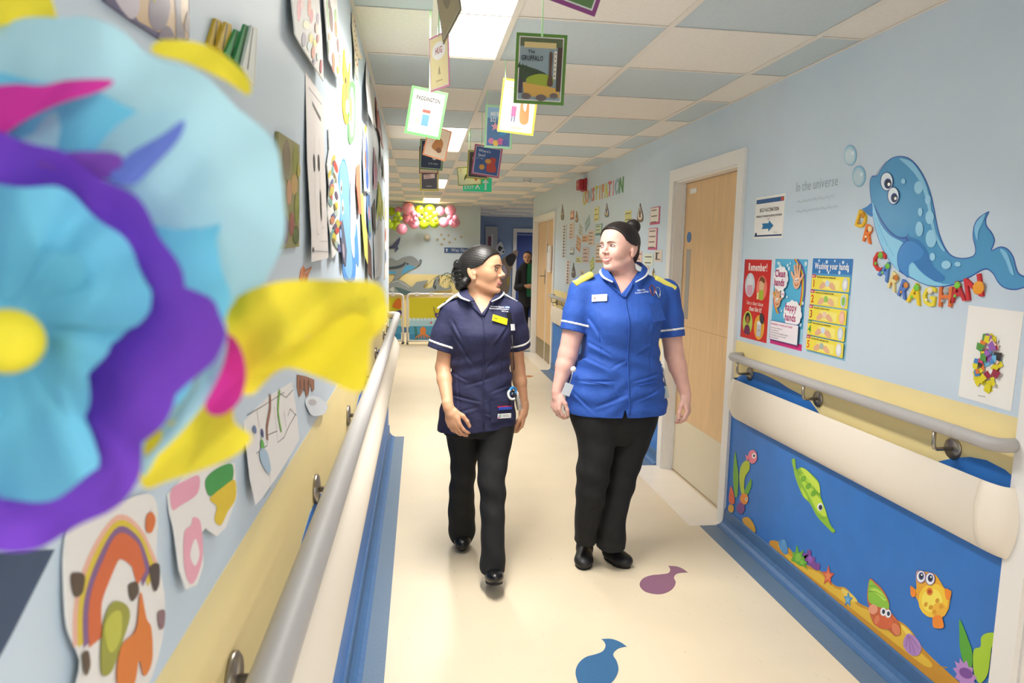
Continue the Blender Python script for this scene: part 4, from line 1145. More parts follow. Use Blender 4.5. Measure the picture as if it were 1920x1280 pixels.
for i, col in enumerate(('#d5343a', '#e88a2c', '#f0d83c', '#5fae4a', '#4a78c4', '#7a4aa0')):
    c.line([(.18+i*.006, .42), (.245+i*.006, .36), (.262+i*.006, .27), (.25+i*.006, .20)], .0065, col, 5)
    c.line([(.005+i*.006, .26), (.015+i*.006, .2), (.05+i*.006, .155)], .0065, col, 5)
for x, y, r in ((.03, .40, .008), (.045, .395, .010), (.06, .385, .007), (.125, .39, .008), (.14, .375, .010), (.15, .40, .006), (.285, .40, .011), (.14, .24, .007), (.285, .22, .008), (.1, .17, .006), (.28, .12, .009)): c.ell(x, y, r, r, '#c9e8f4'); c.ell(x+r*.3, y+r*.3, r*.3, r*.3, '#ffffff')
hand(c, .222, .318, .058, '#eeb894', '#b5523f', .15); hand(c, .058, .215, .052, '#e9ae84', '#a5502f', .15)
speech(c, .078, .325, .068, .060, '#f7f3f6'); speech(c, .212, .165, .078, .062, '#f7f3f6')
c.text('Clean', .025, .333, .036, '#b3256f', 1, squeeze=.8).text('hands', .022, .290, .036, '#b3256f', 1, squeeze=.8)
c.ell(.112, .252, .018, .018, '#f7f3f6').text('are', .100, .246, .014, '#c2307a', 1)
c.text('happy', .145, .178, .036, '#b3256f', 1, squeeze=.8).text('hands', .148, .130, .036, '#b3256f', 1, squeeze=.8)
c.rect(.012, .022, .278, .118, '#4a6aa8'); c.rect(.015, .025, .275, .115, '#f4eaf0')
c.text('Remember to wash your hands!', .022, .097, .012, '#c2307a', 1, squeeze=.85)
for i, s_ in enumerate(('Before eating or handling food', 'After using the toilet', 'After blowing your nose, coughing or sneezing', 'After touching your pets or other animals', 'After handling rubbish')): c.text(s_, .026, .080-i*.012, .0068, '#4a3a58', squeeze=.85); c.ell(.021, .083-i*.012, .002, .002, '#c2307a')
c.build('printed_picture', t, M_PRINT_GLOSS)
p = on_right(1525, 484); t = sheet('poster', 'blue and yellow poster of washing your hands in five numbered steps', 'poster', m_right(p.y, p.z-AH), AW, AH)
c = Canvas(.0009); c.rect(0, 0, AW, AH, '#8ec3dc'); c.rect(0, .355, AW, AH, '#2f78bd'); c.rect(0, .27, AW, .355, '#4f9acb')
for x, y, r in ((.05, .41, .006), (.11, .405, .008), (.17, .41, .005), (.23, .405, .007), (.06, .362, .007), (.13, .36, .006), (.21, .362, .008), (.27, .37, .006)): c.ell(x, y, r, r, '#d7ecf6')
c.text('Washing your hands', AW/2, .374, .028, '#ffffff', 1, 'c', squeeze=.72)
for i, (tx, col) in enumerate((('Wet hands under warm running water', '#e2582c'), ('Add soap to wet hands and rub palms', '#e2582c'), ('Rub well for at least 15 seconds', '#b5502a'), ('Rinse well under warm running water', '#4a9a3a'), ('Dry hands with a clean paper towel', '#e2582c'))):
    y = .283-i*.068
    c.poly([(.006, y), (.285, y), (.288, y+.004), (.288, y+.058), (.284, y+.062), (.004, y+.062)], '#f3df4e'); c.rect(.09, y+.006, .22, y+.046, '#f7e97e')
    c.rect(.004, y+.052, .036, y+.066, '#c23b4a' if i != 3 else '#4a8a3a').text('Step %d' % (i+1), .007, y+.056, .007, '#ffffff', 1, squeeze=.8)
    c.text(str(i+1), .012, y+.010, .034, col, 1)
    c.text(tx, .045, y+.052, .0075, '#4a4526', 1, squeeze=.8)
    for q in (-1, 1): c.blob([(.13+q*.012, y+.02), (.13+q*.03, y+.036), (.13+q*.055, y+.022), (.13+q*.06, y+.006), (.13+q*.035, y+.006)], '#e9b48e')
    c.ell(.13, y+.03, .016, .014, ('#cfe0ea', '#9ccc5a', '#f0d0b0', '#cfe0ea', '#a9b9ae')[i])
    c.ell(.258, y+.030, .020, .028, ('#c9d3de', '#c9d3de', '#f0b59a', '#c9d3de', '#dcdfe6')[i]); c.ell(.258, y+.03, .012, .018, ('#f2f2f4', '#8cc24a', '#f4c6ac', '#e2e6ea', '#f2f2f4')[i])
c.build('printed_picture', t, M_PRINT_GLOSS)
p = on_right(1418, 371); t = sheet('notice', 'white laminated notice with blue arrow pointing right, above the red poster', 'notice', m_right(p.y, p.z-.212, .0), .300, .212)
c = Canvas(.0009); c.rect(.008, .178, .292, .200, '#2f5f96').rect(.262, .180, .290, .198, '#c0563f').rect(.008, .010, .292, .018, '#3c4f74')
c.text('BCG VACCINATION', .15, .135, .018, '#1d1d22', 1, 'c', squeeze=.8).text('REFERRALS TO THROUGH PAEDIATRIC OUTPATIENTS', .15, .108, .0095, '#2a2a30', 1, 'c', squeeze=.75).text('Clinic', .15, .094, .008, '#444444', 0, 'c')
c.poly([(.085, .048), (.155, .048), (.155, .034), (.205, .062), (.155, .090), (.155, .076), (.085, .076), (.096, .062)], '#2c79ad')
c.rect(.015, .012, .035, .030, '#223a6a').text('NHS Trust', .21, .026, .006, '#555566')
c.build('printed_words', t, M_PRINT_GLOSS)
# writing on the wall itself
p = on_right(1492, 360); t = thing('wall_lettering', 'faint grey script words painted on the wall beside the bubbles', 'lettering', M=m_right(p.y, p.z, .0))
Canvas(.0004).text('In the universe', 0, 0, .047, '#93a4ae', 0, squeeze=.82).build('painted_words', t)
for k, (x1, y1) in enumerate(((.30, -.048), (.33, -.093))):      # two lines of small faint script
    Canvas(.0004).line([(.02+x1*q/60, y1+.006*q/60+.006*math.sin(q*1.9)+.003*math.sin(q*.7)) for q in range(61) if q % 9 != 8], .0026, '#a5b4bd').build('painted_words', t)
# sheet with a colourful group, at the right edge
p0 = on_right(1814, 573); p1 = on_right(1912, 762); t = sheet('paper_sheet', 'white sheet with a small bunch of bright colours, below the whale tail', 'sheet', m_right(p0.y, p0.z-.295, -.02), .21, .297)
c = Canvas(.0009)
rnd = random.Random(3)
cols_ = ['#e27a3c', '#ece9e4', '#5a9a48', '#6fb4d8', '#9a63b4', '#d8486a', '#e2d32a', '#9c3148', '#3a3436', '#f0cdb0', '#4a86c0', '#e2d32a']
for k in range(90):                       # plain confetti of colour in place of the cartoon
    u_, v_ = rnd.uniform(-1, 1), rnd.uniform(-1, 1)
    if u_*u_+v_*v_ > 1: continue
    x, y = .105+u_*.048, .125+v_*.085; r_ = rnd.uniform(.009, .019); a_ = rnd.uniform(0, 3)
    c.poly([(x+r_*math.cos(a_+q), y+r_*math.sin(a_+q)) for q in (0, 1.3, 2.6, 4.2)], cols_[k % 12] if v_ > -.5 else '#e2d32a')
c.line([(.09, .022), (.12, .024)], .002, '#8a8a8a'); c.build('printed_picture', t)

# whale sticker
def tracer(ox, oy, sc, o=None, plane=on_right, sgn=-1):
    """pixels of an enlarged crop to local coordinates on the wall about the origin o = (y, z)"""
    def f(x, y):
        p = plane(ox+x/sc, oy+y/sc); return (sgn*(p.y-o[0]), p.z-o[1])
    return f
def cutout(name, label, cat, M, outline, m, th=.003, group=None, part='backing'):
    t = thing(name, label, cat, M=M, group=group); MB().prism(outline, .0004, th).build(part, m, t); return t
VINYL = mat('vinyl_sticker', '#4f9fd6', .3)
p = on_right(1660, 480); o_ = (p.y, p.z); f = tracer(1560, 260, 3.764, o_)
OUT = smooth_closed([f(*q) for q in ((268, 300), (285, 262), (320, 258), (345, 215), (395, 155), (440, 128), (490, 122), (545, 135), (605, 190), (655, 270), (692, 360), (718, 460), (738, 570), (758, 660), (790, 745), (830, 808), (880, 836), (940, 840), (990, 828), (1012, 800), (1008, 755), (995, 700), (998, 630), (1020, 575), (1060, 538), (1112, 512), (1090, 565), (1095, 615), (1130, 660), (1151, 712), (1143, 752), (1130, 785), (1185, 760), (1240, 775), (1282, 832), (1302, 905), (1322, 950), (1365, 970), (1410, 980), (1405, 1030), (1355, 1052), (1290, 1068), (1220, 1055), (1172, 1015), (1140, 958), (1100, 925), (1060, 930), (1000, 965), (930, 1002), (850, 1035), (760, 1046), (690, 1040), (630, 1020), (570, 990), (510, 960), (450, 915), (395, 845), (350, 765), (315, 665), (290, 560), (278, 450), (268, 370))], 4)
t = cutout('whale_sticker', 'big blue cartoon whale sticker blowing bubbles', 'sticker', m_right(*o_), OUT, mat('vinyl_edge_blue', '#2c55a8', .3), .0008)
def shrink(P, d):
    n = len(P); A = sum(P[i][0]*P[(i+1) % n][1]-P[(i+1) % n][0]*P[i][1] for i in range(n)); s = 1 if A > 0 else -1; out = []
    for i in range(n):
        a, b_ = P[i-1], P[(i+1) % n]; dx, dy = b_[0]-a[0], b_[1]-a[1]; l = math.hypot(dx, dy) or 1
        out.append((P[i][0]-s*dy/l*d, P[i][1]+s*dx/l*d))
    return out
c = Canvas(.0009); c.poly(shrink(OUT, .0035), '#539ccb')
ff = lambda pts: [f(*q) for q in pts]
c.blob(ff([(285, 450), (330, 545), (395, 640), (460, 695), (530, 705), (495, 745), (470, 800), (463, 860), (475, 930), (440, 900), (395, 838), (352, 758), (318, 660), (294, 560)]), '#8fd0ee')
c.blob(ff([(548, 890), (575, 875), (620, 930), (690, 985), (780, 1022), (840, 1028), (760, 1040), (690, 1034), (630, 1014), (575, 984), (545, 960)]), '#8fd0ee')
for q in ([(310, 560), (350, 660), (395, 760)], [(330, 600), (380, 720), (440, 830)], [(300, 520), (322, 620), (360, 730)]): c.line(ff(q), .002, '#6db8e2', 4)
c.blob(ff([(300, 470), (340, 560), (400, 640), (470, 690), (540, 690), (620, 720), (680, 800), (720, 900), (800, 980), (740, 1010), (650, 950), (570, 860), (540, 790), (500, 730), (410, 680), (340, 590)]), '#3d7fbd')
c.blob(ff([(535, 720), (490, 760), (468, 830), (478, 915), (540, 978), (545, 905), (570, 870), (620, 850), (650, 800), (600, 740)]), '#4a8fd0')
c.line(ff([(535, 716), (490, 760), (466, 830), (478, 918), (538, 978)]), .0032, '#2f57a8', 4); c.line(ff([(300, 470), (345, 565), (410, 655), (470, 695), (520, 700), (545, 672)]), .0035, '#3a4f9e', 4); c.line(ff([(520, 700), (548, 722)]), .0035, '#3a4f9e')
c.blob(ff([(480, 140), (560, 160), (620, 230), (665, 320), (695, 430), (715, 560), (745, 680), (800, 790), (770, 770), (715, 660), (690, 540), (660, 400), (610, 280), (545, 200)]), '#8ecbea')
c.blob(ff([(1010, 640), (1030, 580), (1085, 530), (1068, 590), (1040, 650), (1030, 720)]), '#86c6ea'); c.blob(ff([(1190, 780), (1235, 800), (1265, 870), (1290, 960), (1260, 940), (1235, 870)]), '#86c6ea')
for x, y, a, b_ in ((615, 345, 30, 45), (682, 430, 20, 35), (628, 517, 16, 30), (695, 555, 30, 48), (622, 637, 27, 53), (705, 705, 38, 62), (715, 833, 20, 28), (812, 890, 33, 30), (893, 885, 22, 17), (510, 300, 15, 18)):
    c.poly([f(x+a*math.cos(k), y+b_*math.sin(k)) for k in np.linspace(0, 2*PI, 19)[:-1]], '#9bd2ee')
for x, y, a, b_ in ((393, 302, 46, 67), (440, 402, 42, 62)):
    for rx, ry, dx, dy, col in ((a, b_, 0, 0, '#2b3f7a'), (a-5, b_-5, 0, 0, '#e6f1f7'), (a*.58, b_*.55, 8, 15, '#34408a'), (a*.45, b_*.42, 10, 16, '#15172a'), (a*.22, b_*.18, 16, 20, '#ffffff')):
        c.poly([f(x+dx+rx*math.cos(k), y+dy+ry*math.sin(k)) for k in np.linspace(0, 2*PI, 21)[:-1]], col)
c.line(ff([(318, 258), (345, 215), (395, 155)]), .002, '#2f57a8', 4)
c.build('printed_whale', t, M_PRINT_GLOSS)
ARM = smooth_closed(ff([(285, 455), (245, 480), (215, 495), (228, 510), (262, 540), (285, 545)]), 4)
MB().prism(ARM, .0004, .0012).build('flipper', mat('vinyl_flipper', '#3f86c8', .3), t)
for i, (x, y, a, b_, lab) in enumerate(((130, 117, 46, 74, 'upper of the two pale bubble stickers above the whale nose'), (192, 265, 48, 76, 'lower of the two pale bubble stickers above the whale nose'))):
    p = on_right(1560+x/3.764, 260+y/3.764); g = tracer(1560, 260, 3.764, (p.y, p.z)); E_ = lambda s, dx=0, dy=0: [g(x+dx+a*s*math.cos(k), y+dy+b_*s*math.sin(k)) for k in np.linspace(0, 2*PI, 29)[:-1]]
    t = cutout('bubble_sticker', lab, 'sticker', m_right(p.y, p.z), E_(1), mat('vinyl_edge_bubble', '#6ea3c4', .3), .0008)
    Canvas(.0009).poly(E_(.95), '#7ab6d6').poly(E_(.88, -3, 4), '#a3c9da').poly(E_(.70, -4, 8), '#bcd3dd').poly(E_(.2, 18, -14), '#dcecf4').build('printed_bubble', t, M_PRINT_GLOSS)

# foam letters
def letter_mesh(ch, h, th, bold=1):
    v, tr, adv = GLYPH[(ch, bold)]; cx = (max(p[0] for p in v)+min(p[0] for p in v))/2; cy = (max(p[1] for p in v)+min(p[1] for p in v))/2
    key = {}; idx = []; P = []
    for a, b_ in v:
        k = (round(a, 4), round(b_, 4))
        if k not in key: key[k] = len(P); P.append(((a-cx)*h, (b_-cy)*h))
        idx.append(key[k])
    T = []
    for a, b_, d in tr:
        a, b_, d = idx[a], idx[b_], idx[d]
        if len({a, b_, d}) < 3: continue
        ar = (P[b_][0]-P[a][0])*(P[d][1]-P[a][1])-(P[b_][1]-P[a][1])*(P[d][0]-P[a][0])
        if ar < 0: b_, d = d, b_
        T.append((a, b_, d))
    ed = {}
    for q in T:
        for i in range(3): ed[(q[i], q[(i+1) % 3])] = 1
    n = len(P); F_ = [(a+n, b_+n, d+n) for a, b_, d in T]
    for (a, b_) in ed:
        if (b_, a) not in ed: F_.append((a, b_, b_+n, a+n))
    return MB().add([(x, y, .0003) for x, y in P]+[(x, y, th) for x, y in P], F_)
LET = [('D', 217, 572, 120, -.35, '#eebd2b', '#c98a20', 'yellow foam letter D, first letter under the whale mouth'), ('R', 268, 672, 125, -.25, '#ea7a33', '#f3d9a8', 'orange dotted foam letter R under the yellow D'), ('C', 340, 860, 140, -.30, '#cf3a35', '#76c043', 'red foam letter C with green blobs below the whale mouth'),
       ('A', 388, 930, 130, -.45, '#5a86c8', '#76c043', 'blue foam letter A with green cap'), ('R', 450, 1010, 125, -.42, '#e6d596', '#c9772e', 'cream and orange foam letter R next to the blue A'), ('R', 520, 1065, 125, -.35, '#5a7cc0', '#d98a3a', 'blue and brown foam letter R before the yellow and green A'),
       ('A', 597, 1092, 150, -.15, '#eccb2c', '#7cc63f', 'yellow foam letter A with green top'), ('G', 697, 1112, 140, -.03, '#e9d63a', '#efe6c8', 'yellow foam letter G in the middle of the lower row'), ('H', 812, 1115, 145, .06, '#e2773a', '#a9aaa9', 'orange and grey foam letter H'), ('A', 897, 1078, 150, .20, '#c22f38', '#7cc63f', 'red foam letter A with green patches'), ('N', 1010, 1048, 165, .30, '#cf2e36', '#f0a12c', 'red foam letter N with orange fireball, last of the row')]
for ch, x, y, hp_, rot, col, col2, lab in LET:
    px, py = 1560+x/3.764, 260+y/3.764; p = on_right(px, py); q = on_right(px, py+hp_/3.764)
    h = abs(p.z-q.z)*.98
    t = thing('foam_letter', lab, 'letter', M=m_right(p.y, p.z, rot), group='foam letters of a name under the whale')
    letter_mesh(ch, h, .008).build('letter', mat('foam_'+col, col, .6), t)
    e = MB(); k = {'N': (.30, -.1, .34)}.get(ch, (.05, .30, .2))
    e.ball((h*k[0], h*k[1], .008), (h*k[2], h*k[2]*.9, .004), 10, 6)
    if ch != 'N': e.ball((-h*.15, -h*.2, .008), (h*.09, h*.09, .0025), 8, 6)
    e.build('foam_patch', mat('foam_'+col2, col2, .6), t, True)

# sea stickers on the blue dado
def sticker(name, label, cx, cy, outline, base, draw, group='sea creature stickers on the mural', sc=2.7825, ox=1350, oy=820):
    p = on_right(ox+cx/sc, oy+cy/sc); g = tracer(ox, oy, sc, (p.y, p.z))
    t = thing(name, label, 'sticker', M=m_right(p.y, p.z, 0, .0016 if 'sand' in name else .0034), group=group)
    G = lambda pts: [g(*q) for q in pts]
    O_ = smooth_closed(G(outline), 4) if outline else None
    if O_: MB().prism(O_, .0002, .0006).build('backing', mat('vinyl_'+base, base, .35), t)
    c = Canvas(.0007); D = lambda x, y, rx, ry, col, rot=0: c.poly([g(x+rx*math.cos(k)*math.cos(rot)-ry*math.sin(k)*math.sin(rot), y+rx*math.cos(k)*math.sin(rot)+ry*math.sin(k)*math.cos(rot)) for k in np.linspace(0, 2*PI, 17)[:-1]], col)
    draw(c, G, D); c.build('printed_detail', t)
def pipefish(c, G, D):
    c.blob(G([(418, 205), (445, 190), (475, 225), (505, 290), (525, 330), (545, 380), (520, 395), (485, 335), (450, 270)]), '#b0d943'); c.blob(G([(480, 290), (520, 310), (550, 365), (560, 410), (530, 400), (500, 350)]), '#c3e04a')
    c.blob(G([(425, 160), (455, 168), (485, 200), (520, 240), (525, 290), (490, 250), (455, 205)]), '#c9e34f'); c.blob(G([(425, 262), (445, 280), (465, 325), (440, 305)]), '#b9dc45'); c.line(G([(400, 160), (440, 215), (480, 255), (525, 300)]), .003, '#4f8a2a', 4)
    for i in range(3): D(440+i*27, 215+i*38, 13, 18, '#6fae30', .6)
    D(528, 362, 15, 21, '#e9eef2'); D(530, 364, 10, 14, '#39527a'); D(531, 365, 6, 9, '#10131a'); c.line(G([(528, 415), (538, 422), (548, 415)]), .0018, '#4f8a2a', 3)
sticker('fish_sticker', 'long green pipefish sticker diving towards the skirting', 480, 320, [(378, 118), (395, 112), (402, 165), (430, 155), (470, 180), (520, 235), (528, 300), (552, 370), (578, 450), (604, 484), (592, 496), (565, 470), (510, 410), (475, 345), (440, 310), (420, 270), (396, 205), (388, 165)], '#86bb33', pipefish)
def puffer(c, G, D):
    D(1118, 850, 78, 90, '#f2c93a'); D(1112, 850, 55, 62, '#f6e25c'); D(1150, 900, 40, 40, '#eeb53a'); D(1100, 803, 17, 20, '#e07a2a'); D(1100, 803, 9, 10, '#b34a1c')
    for x, y in ((1080, 870), (1105, 885), (1140, 850), (1125, 910), (1160, 880)): D(x, y, 9, 13, '#d99a26', .4)
    c.blob(G([(1000, 775), (1020, 790), (1030, 820), (1008, 830)]), '#ef8a2b'); c.blob(G([(1180, 790), (1205, 795), (1212, 830), (1190, 845)]), '#ef8a2b'); c.blob(G([(1120, 935), (1160, 930), (1175, 985), (1150, 995), (1120, 985)]), '#ef8a2b')
    for x, y in ((1056, 725), (1105, 736)): D(x, y, 26, 34, '#8a6aa8'); D(x, y, 22, 30, '#eaf0f6'); D(x+2, y-3, 14, 20, '#33447a'); D(x+2, y-3, 8, 12, '#10121c'); D(x+5, y-9, 4, 5, '#ffffff')
sticker('fish_sticker', 'round yellow puffer fish sticker with big eyes', 1110, 840, [(1030, 700), (1080, 700), (1130, 715), (1180, 790), (1212, 800), (1205, 850), (1195, 900), (1165, 940), (1172, 985), (1120, 990), (1118, 935), (1060, 890), (1025, 830), (1000, 820), (1005, 775), (1030, 790)], '#e4a52e', puffer)
def sand(c, G, D):
    c.blob(G([(300, 555), (350, 600), (440, 672), (520, 705), (600, 782), (660, 805), (720, 875), (790, 905), (850, 945), (930, 975), (985, 1030), (1040, 1110), (1110, 1180), (1070, 1190), (900, 1060), (700, 900), (500, 745), (360, 635)]), '#e8bd3c', 3)
    c.blob(G([(640, 785), (690, 815), (720, 855), (680, 850), (645, 815)]), '#efd264'); c.blob(G([(945, 975), (1000, 1015), (1050, 1100), (1000, 1060)]), '#f2d95e'); c.line(G([(1010, 1090), (1060, 1100), (1120, 1180), (1190, 1200)]), .003, '#c48a22', 4)
sticker('sand_sticker', 'long strip of yellow sand sticker along the blue skirting', 700, 880, [(262, 540), (300, 540), (360, 575), (440, 655), (520, 690), (600, 770), (660, 785), (722, 858), (780, 888), (850, 928), (940, 958), (1000, 1008), (1062, 1098), (1130, 1168), (1210, 1240), (1300, 1330), (1200, 1350), (1110, 1280), (900, 1100), (700, 935), (500, 775), (350, 645), (270, 580)], '#cf9328', sand)
def starf(col, col2):
    def d(c, G, D, _c=[col, col2]): pass
    return d
for nm, lab, x, y, r, col, col2 in (('starfish_sticker', 'red starfish sticker on the yellow sand', 568, 722, 46, '#d6543a', '#ea8a5a'), ('starfish_sticker', 'small blue starfish sticker on the yellow sand', 672, 845, 34, '#3f8fce', '#74b8e4')):
    pts = [(x+(r if i % 2 == 0 else r*.45)*math.sin(PI*i/5+.1)*.72, y-(r if i % 2 == 0 else r*.45)*math.cos(PI*i/5+.1)*1.25) for i in range(10)]
    pin = [(x+(a-x)*.6, y+(b_-y)*.6) for a, b_ in pts]
    p = on_right(1350+x/2.7825, 820+y/2.7825); g = tracer(1350, 820, 2.7825, (p.y, p.z)); t = thing(nm, lab, 'sticker', M=m_right(p.y, p.z, 0, .0034), group='sea creature stickers on the mural')
    MB().prism([g(*q) for q in pts], .0002, .0006).build('backing', mat('vinyl_'+col, col, .35), t); Canvas(.0007).poly([g(*q) for q in pin], col2).build('printed_detail', t)
def shell(col2):
    def d(c, G, D):
        for q in d.lines: c.line(G(q), .0028, col2)
    return d
s_ = shell('#8fc0e4'); s_.lines = [[(335, 535), (322, 590)], [(337, 535), (338, 600)], [(340, 535), (352, 598)]]
sticker('shell_sticker', 'small blue shell sticker at the far end of the sand', 335, 570, [(330, 530), (350, 545), (358, 600), (340, 608), (318, 580), (310, 548)], '#4b90cc', s_)
s_ = shell('#8a5aa8'); s_.lines = [[(985, 1030), (975, 1090)], [(988, 1030), (1000, 1120)], [(992, 1032), (1025, 1130)], [(998, 1035), (1045, 1100)]]
sticker('shell_sticker', 'lilac scallop shell sticker on the sand beside the crab', 1008, 1080, [(985, 1022), (1030, 1045), (1055, 1090), (1045, 1130), (1010, 1138), (975, 1110), (960, 1070)], '#b58ac8', s_)
sticker('coral_sticker', 'green spiky coral sticker on the sand', 415, 630, [(375, 590), (395, 600), (405, 560), (418, 600), (440, 585), (432, 620), (465, 610), (445, 640), (465, 650), (450, 665), (462, 690), (440, 672), (420, 668), (395, 650), (375, 640), (385, 615)], '#62a92f', lambda c, G, D: (D(412, 625, 16, 22, '#86c548'), D(432, 650, 10, 12, '#86c548')))
sticker('coral_sticker', 'purple coral sticker behind the green coral', 480, 630, [(435, 600), (455, 605), (462, 585), (480, 590), (480, 620), (500, 625), (500, 650), (525, 660), (520, 692), (495, 685), (470, 665), (450, 640)], '#7a3f98', lambda c, G, D: D(475, 635, 12, 20, '#9a5cb8'))
def crab(c, G, D):
    c.blob(G([(785, 745), (815, 765), (850, 800), (880, 850), (885, 892), (840, 885), (800, 870), (778, 840)]), '#8cc63f'); c.blob(G([(790, 790), (830, 790), (872, 840), (860, 850), (825, 815)]), '#b4dc55'); c.line(G([(778, 805), (820, 805), (868, 838)]), .0022, '#5c9428', 4); c.line(G([(785, 775), (815, 775), (842, 800)]), .002, '#5c9428', 4)
    D(805, 895, 24, 26, '#eda183'); D(860, 960, 55, 38, '#d9673f', .3); D(925, 1000, 20, 34, '#e2835c', -.4); D(825, 950, 12, 24, '#e2835c', .3)
    for x, y in ((858, 908), (884, 918)): D(x, y, 16, 22, '#eef2f6'); D(x+2, y, 8, 12, '#23304a')
sticker('crab_sticker', 'hermit crab sticker with a green spiral shell', 855, 880, [(785, 738), (815, 755), (855, 795), (886, 855), (890, 900), (935, 960), (946, 1010), (920, 1035), (880, 1000), (840, 985), (810, 975), (788, 925), (782, 880), (772, 830)], '#c9623c', crab)
def cluster(c, G, D):
    c.blob(G([(115, 290), (105, 220), (110, 160), (130, 125), (155, 125), (158, 165), (135, 205), (130, 260), (135, 300)]), '#b7c936'); c.blob(G([(80, 300), (72, 200), (82, 75), (92, 130), (100, 200), (95, 300)]), '#6fae3a'); c.blob(G([(130, 290), (145, 250), (165, 215), (168, 250), (150, 295)]), '#5fa53a')
    c.blob(G([(50, 320), (60, 255), (75, 290), (80, 340), (60, 345)]), '#e0603c'); D(130, 320, 22, 30, '#e58a2f'); D(142, 322, 6, 9, '#f4f0e6'); D(143, 322, 3, 5, '#222222'); c.star(*G([(112, 365)])[0], .040, '#94509c', 9, .6); D(112, 368, 22, 28, '#7a3f8a')
    c.blob(G([(120, 430), (150, 415), (180, 450), (190, 490), (165, 490)]), '#d9a336'); D(62, 370, 16, 22, '#dba63a'); D(175, 100, 24, 36, '#e77d92'); D(182, 95, 11, 15, '#f4e8ea'); D(183, 95, 5, 7, '#1d1d22'); c.poly(G([(158, 100), (138, 90), (145, 125)]), '#e77d92')
sticker('reef_sticker', 'reef sticker with coral and pink fish beside the wooden door', 110, 300, None, '#000000', cluster)
def reef2(c, G, D):
    c.blob(G([(1255, 950), (1275, 985), (1300, 1050), (1322, 1120), (1318, 1200), (1280, 1180), (1258, 1100), (1255, 1020)]), '#54a535'); c.blob(G([(1330, 1110), (1365, 1090), (1370, 1040), (1405, 1018), (1455, 1025), (1458, 1080), (1425, 1090), (1415, 1160), (1400, 1240), (1360, 1280), (1330, 1220)]), '#a9cf33'); c.blob(G([(1400, 1290), (1420, 1240), (1440, 1200), (1442, 1300)]), '#54a535')
    c.star(*G([(1285, 1240)])[0], .052, '#b98acb', 11, .7); D(1290, 1228, 38, 26, '#7a4a9c', .5)
sticker('reef_sticker', 'reef sticker with seaweed and lilac anemone at the right edge', 1340, 1130, None, '#000000', reef2)

# notices between the doors
NOTE = [  # crop x, y, width, height, turn, colour, border, label
 (230, 445, 35, 85, 0, '#e8b9a4', '#c8584a', 'small pink notice with red border near the far door'), (475, 435, 42, 140, .05, '#e3dd8c', None, 'pale yellow paper below the middle of the big letters'), (790, 455, 62, 110, 0, '#ddd98f', None, 'pale yellow paper above the bun of the blue nurse'), (1060, 450, 92, 172, 0, '#e5ddd0', '#c44a78', 'white notice with magenta border, highest by the near door frame'),
 (225, 600, 45, 160, .05, '#dcc8c0', None, 'tall pinkish notice in the upper left of the wall display'), (315, 595, 46, 100, -.35, '#c9cfc9', None, 'small tilted grey note beside the tilted blue note'), (383, 530, 58, 100, .5, '#9fc0c6', None, 'tilted pale blue note under the big letters'), (497, 590, 65, 112, 0, '#c9d8c0', '#4f9aa4', 'notice with teal lower border left of the blue nurse hair'),
 (292, 730, 52, 130, -.3, '#dcc0a4', '#e08a4a', 'tilted notice with orange edge'), (360, 680, 60, 66, 0, '#e5b48a', None, 'small square orange notice'), (422, 672, 60, 145, 0, '#dfc8bc', None, 'beige printed notice in the middle of the display'), (150, 705, 46, 330, 0, '#d3d9dc', None, 'long pale strip with dark dots near the far door'),
 (228, 805, 40, 70, 0, '#dfe3e4', '#7a8a9a', 'small white notice with grey frame'), (295, 892, 55, 56, 0, '#dcd8a0', None, 'small square yellow note in the lower display'), (367, 843, 60, 150, 0, '#dcc4c0', None, 'pinkish beige notice in the lower middle of the display'), (500, 825, 70, 186, 0, '#e4d2bc', '#d9955c', 'large beige list beside the face of the blue nurse'),
 (428, 940, 44, 118, .45, '#d6dc94', '#a9b84a', 'tilted yellow green note above the yellow shoulder slide'), (187, 1015, 38, 240, 0, '#e0d4d0', None, 'long pale strip with marks low beside the far handrail'), (335, 1020, 40, 52, 0, '#e0d6cc', None, 'tiny white notice just above the yellow slide'), (1037, 682, 88, 215, 0, '#e5d6cc', '#c95a84', 'tall notice with pink border right of the bun'),
 (995, 888, 90, 112, .0, '#dde3cf', None, 'pale green note with handwritten words behind the blue nurse'), (1093, 852, 72, 116, 0, '#e3d3c8', None, 'beige notice with a dark picture near the door frame'), (905, 880, 45, 150, 0, '#e6c3b4', None, 'pink notice mostly hidden behind the blue nurse neck'), (970, 985, 58, 62, 0, '#ecc6a2', None, 'peach note behind the blue nurse shoulder')]
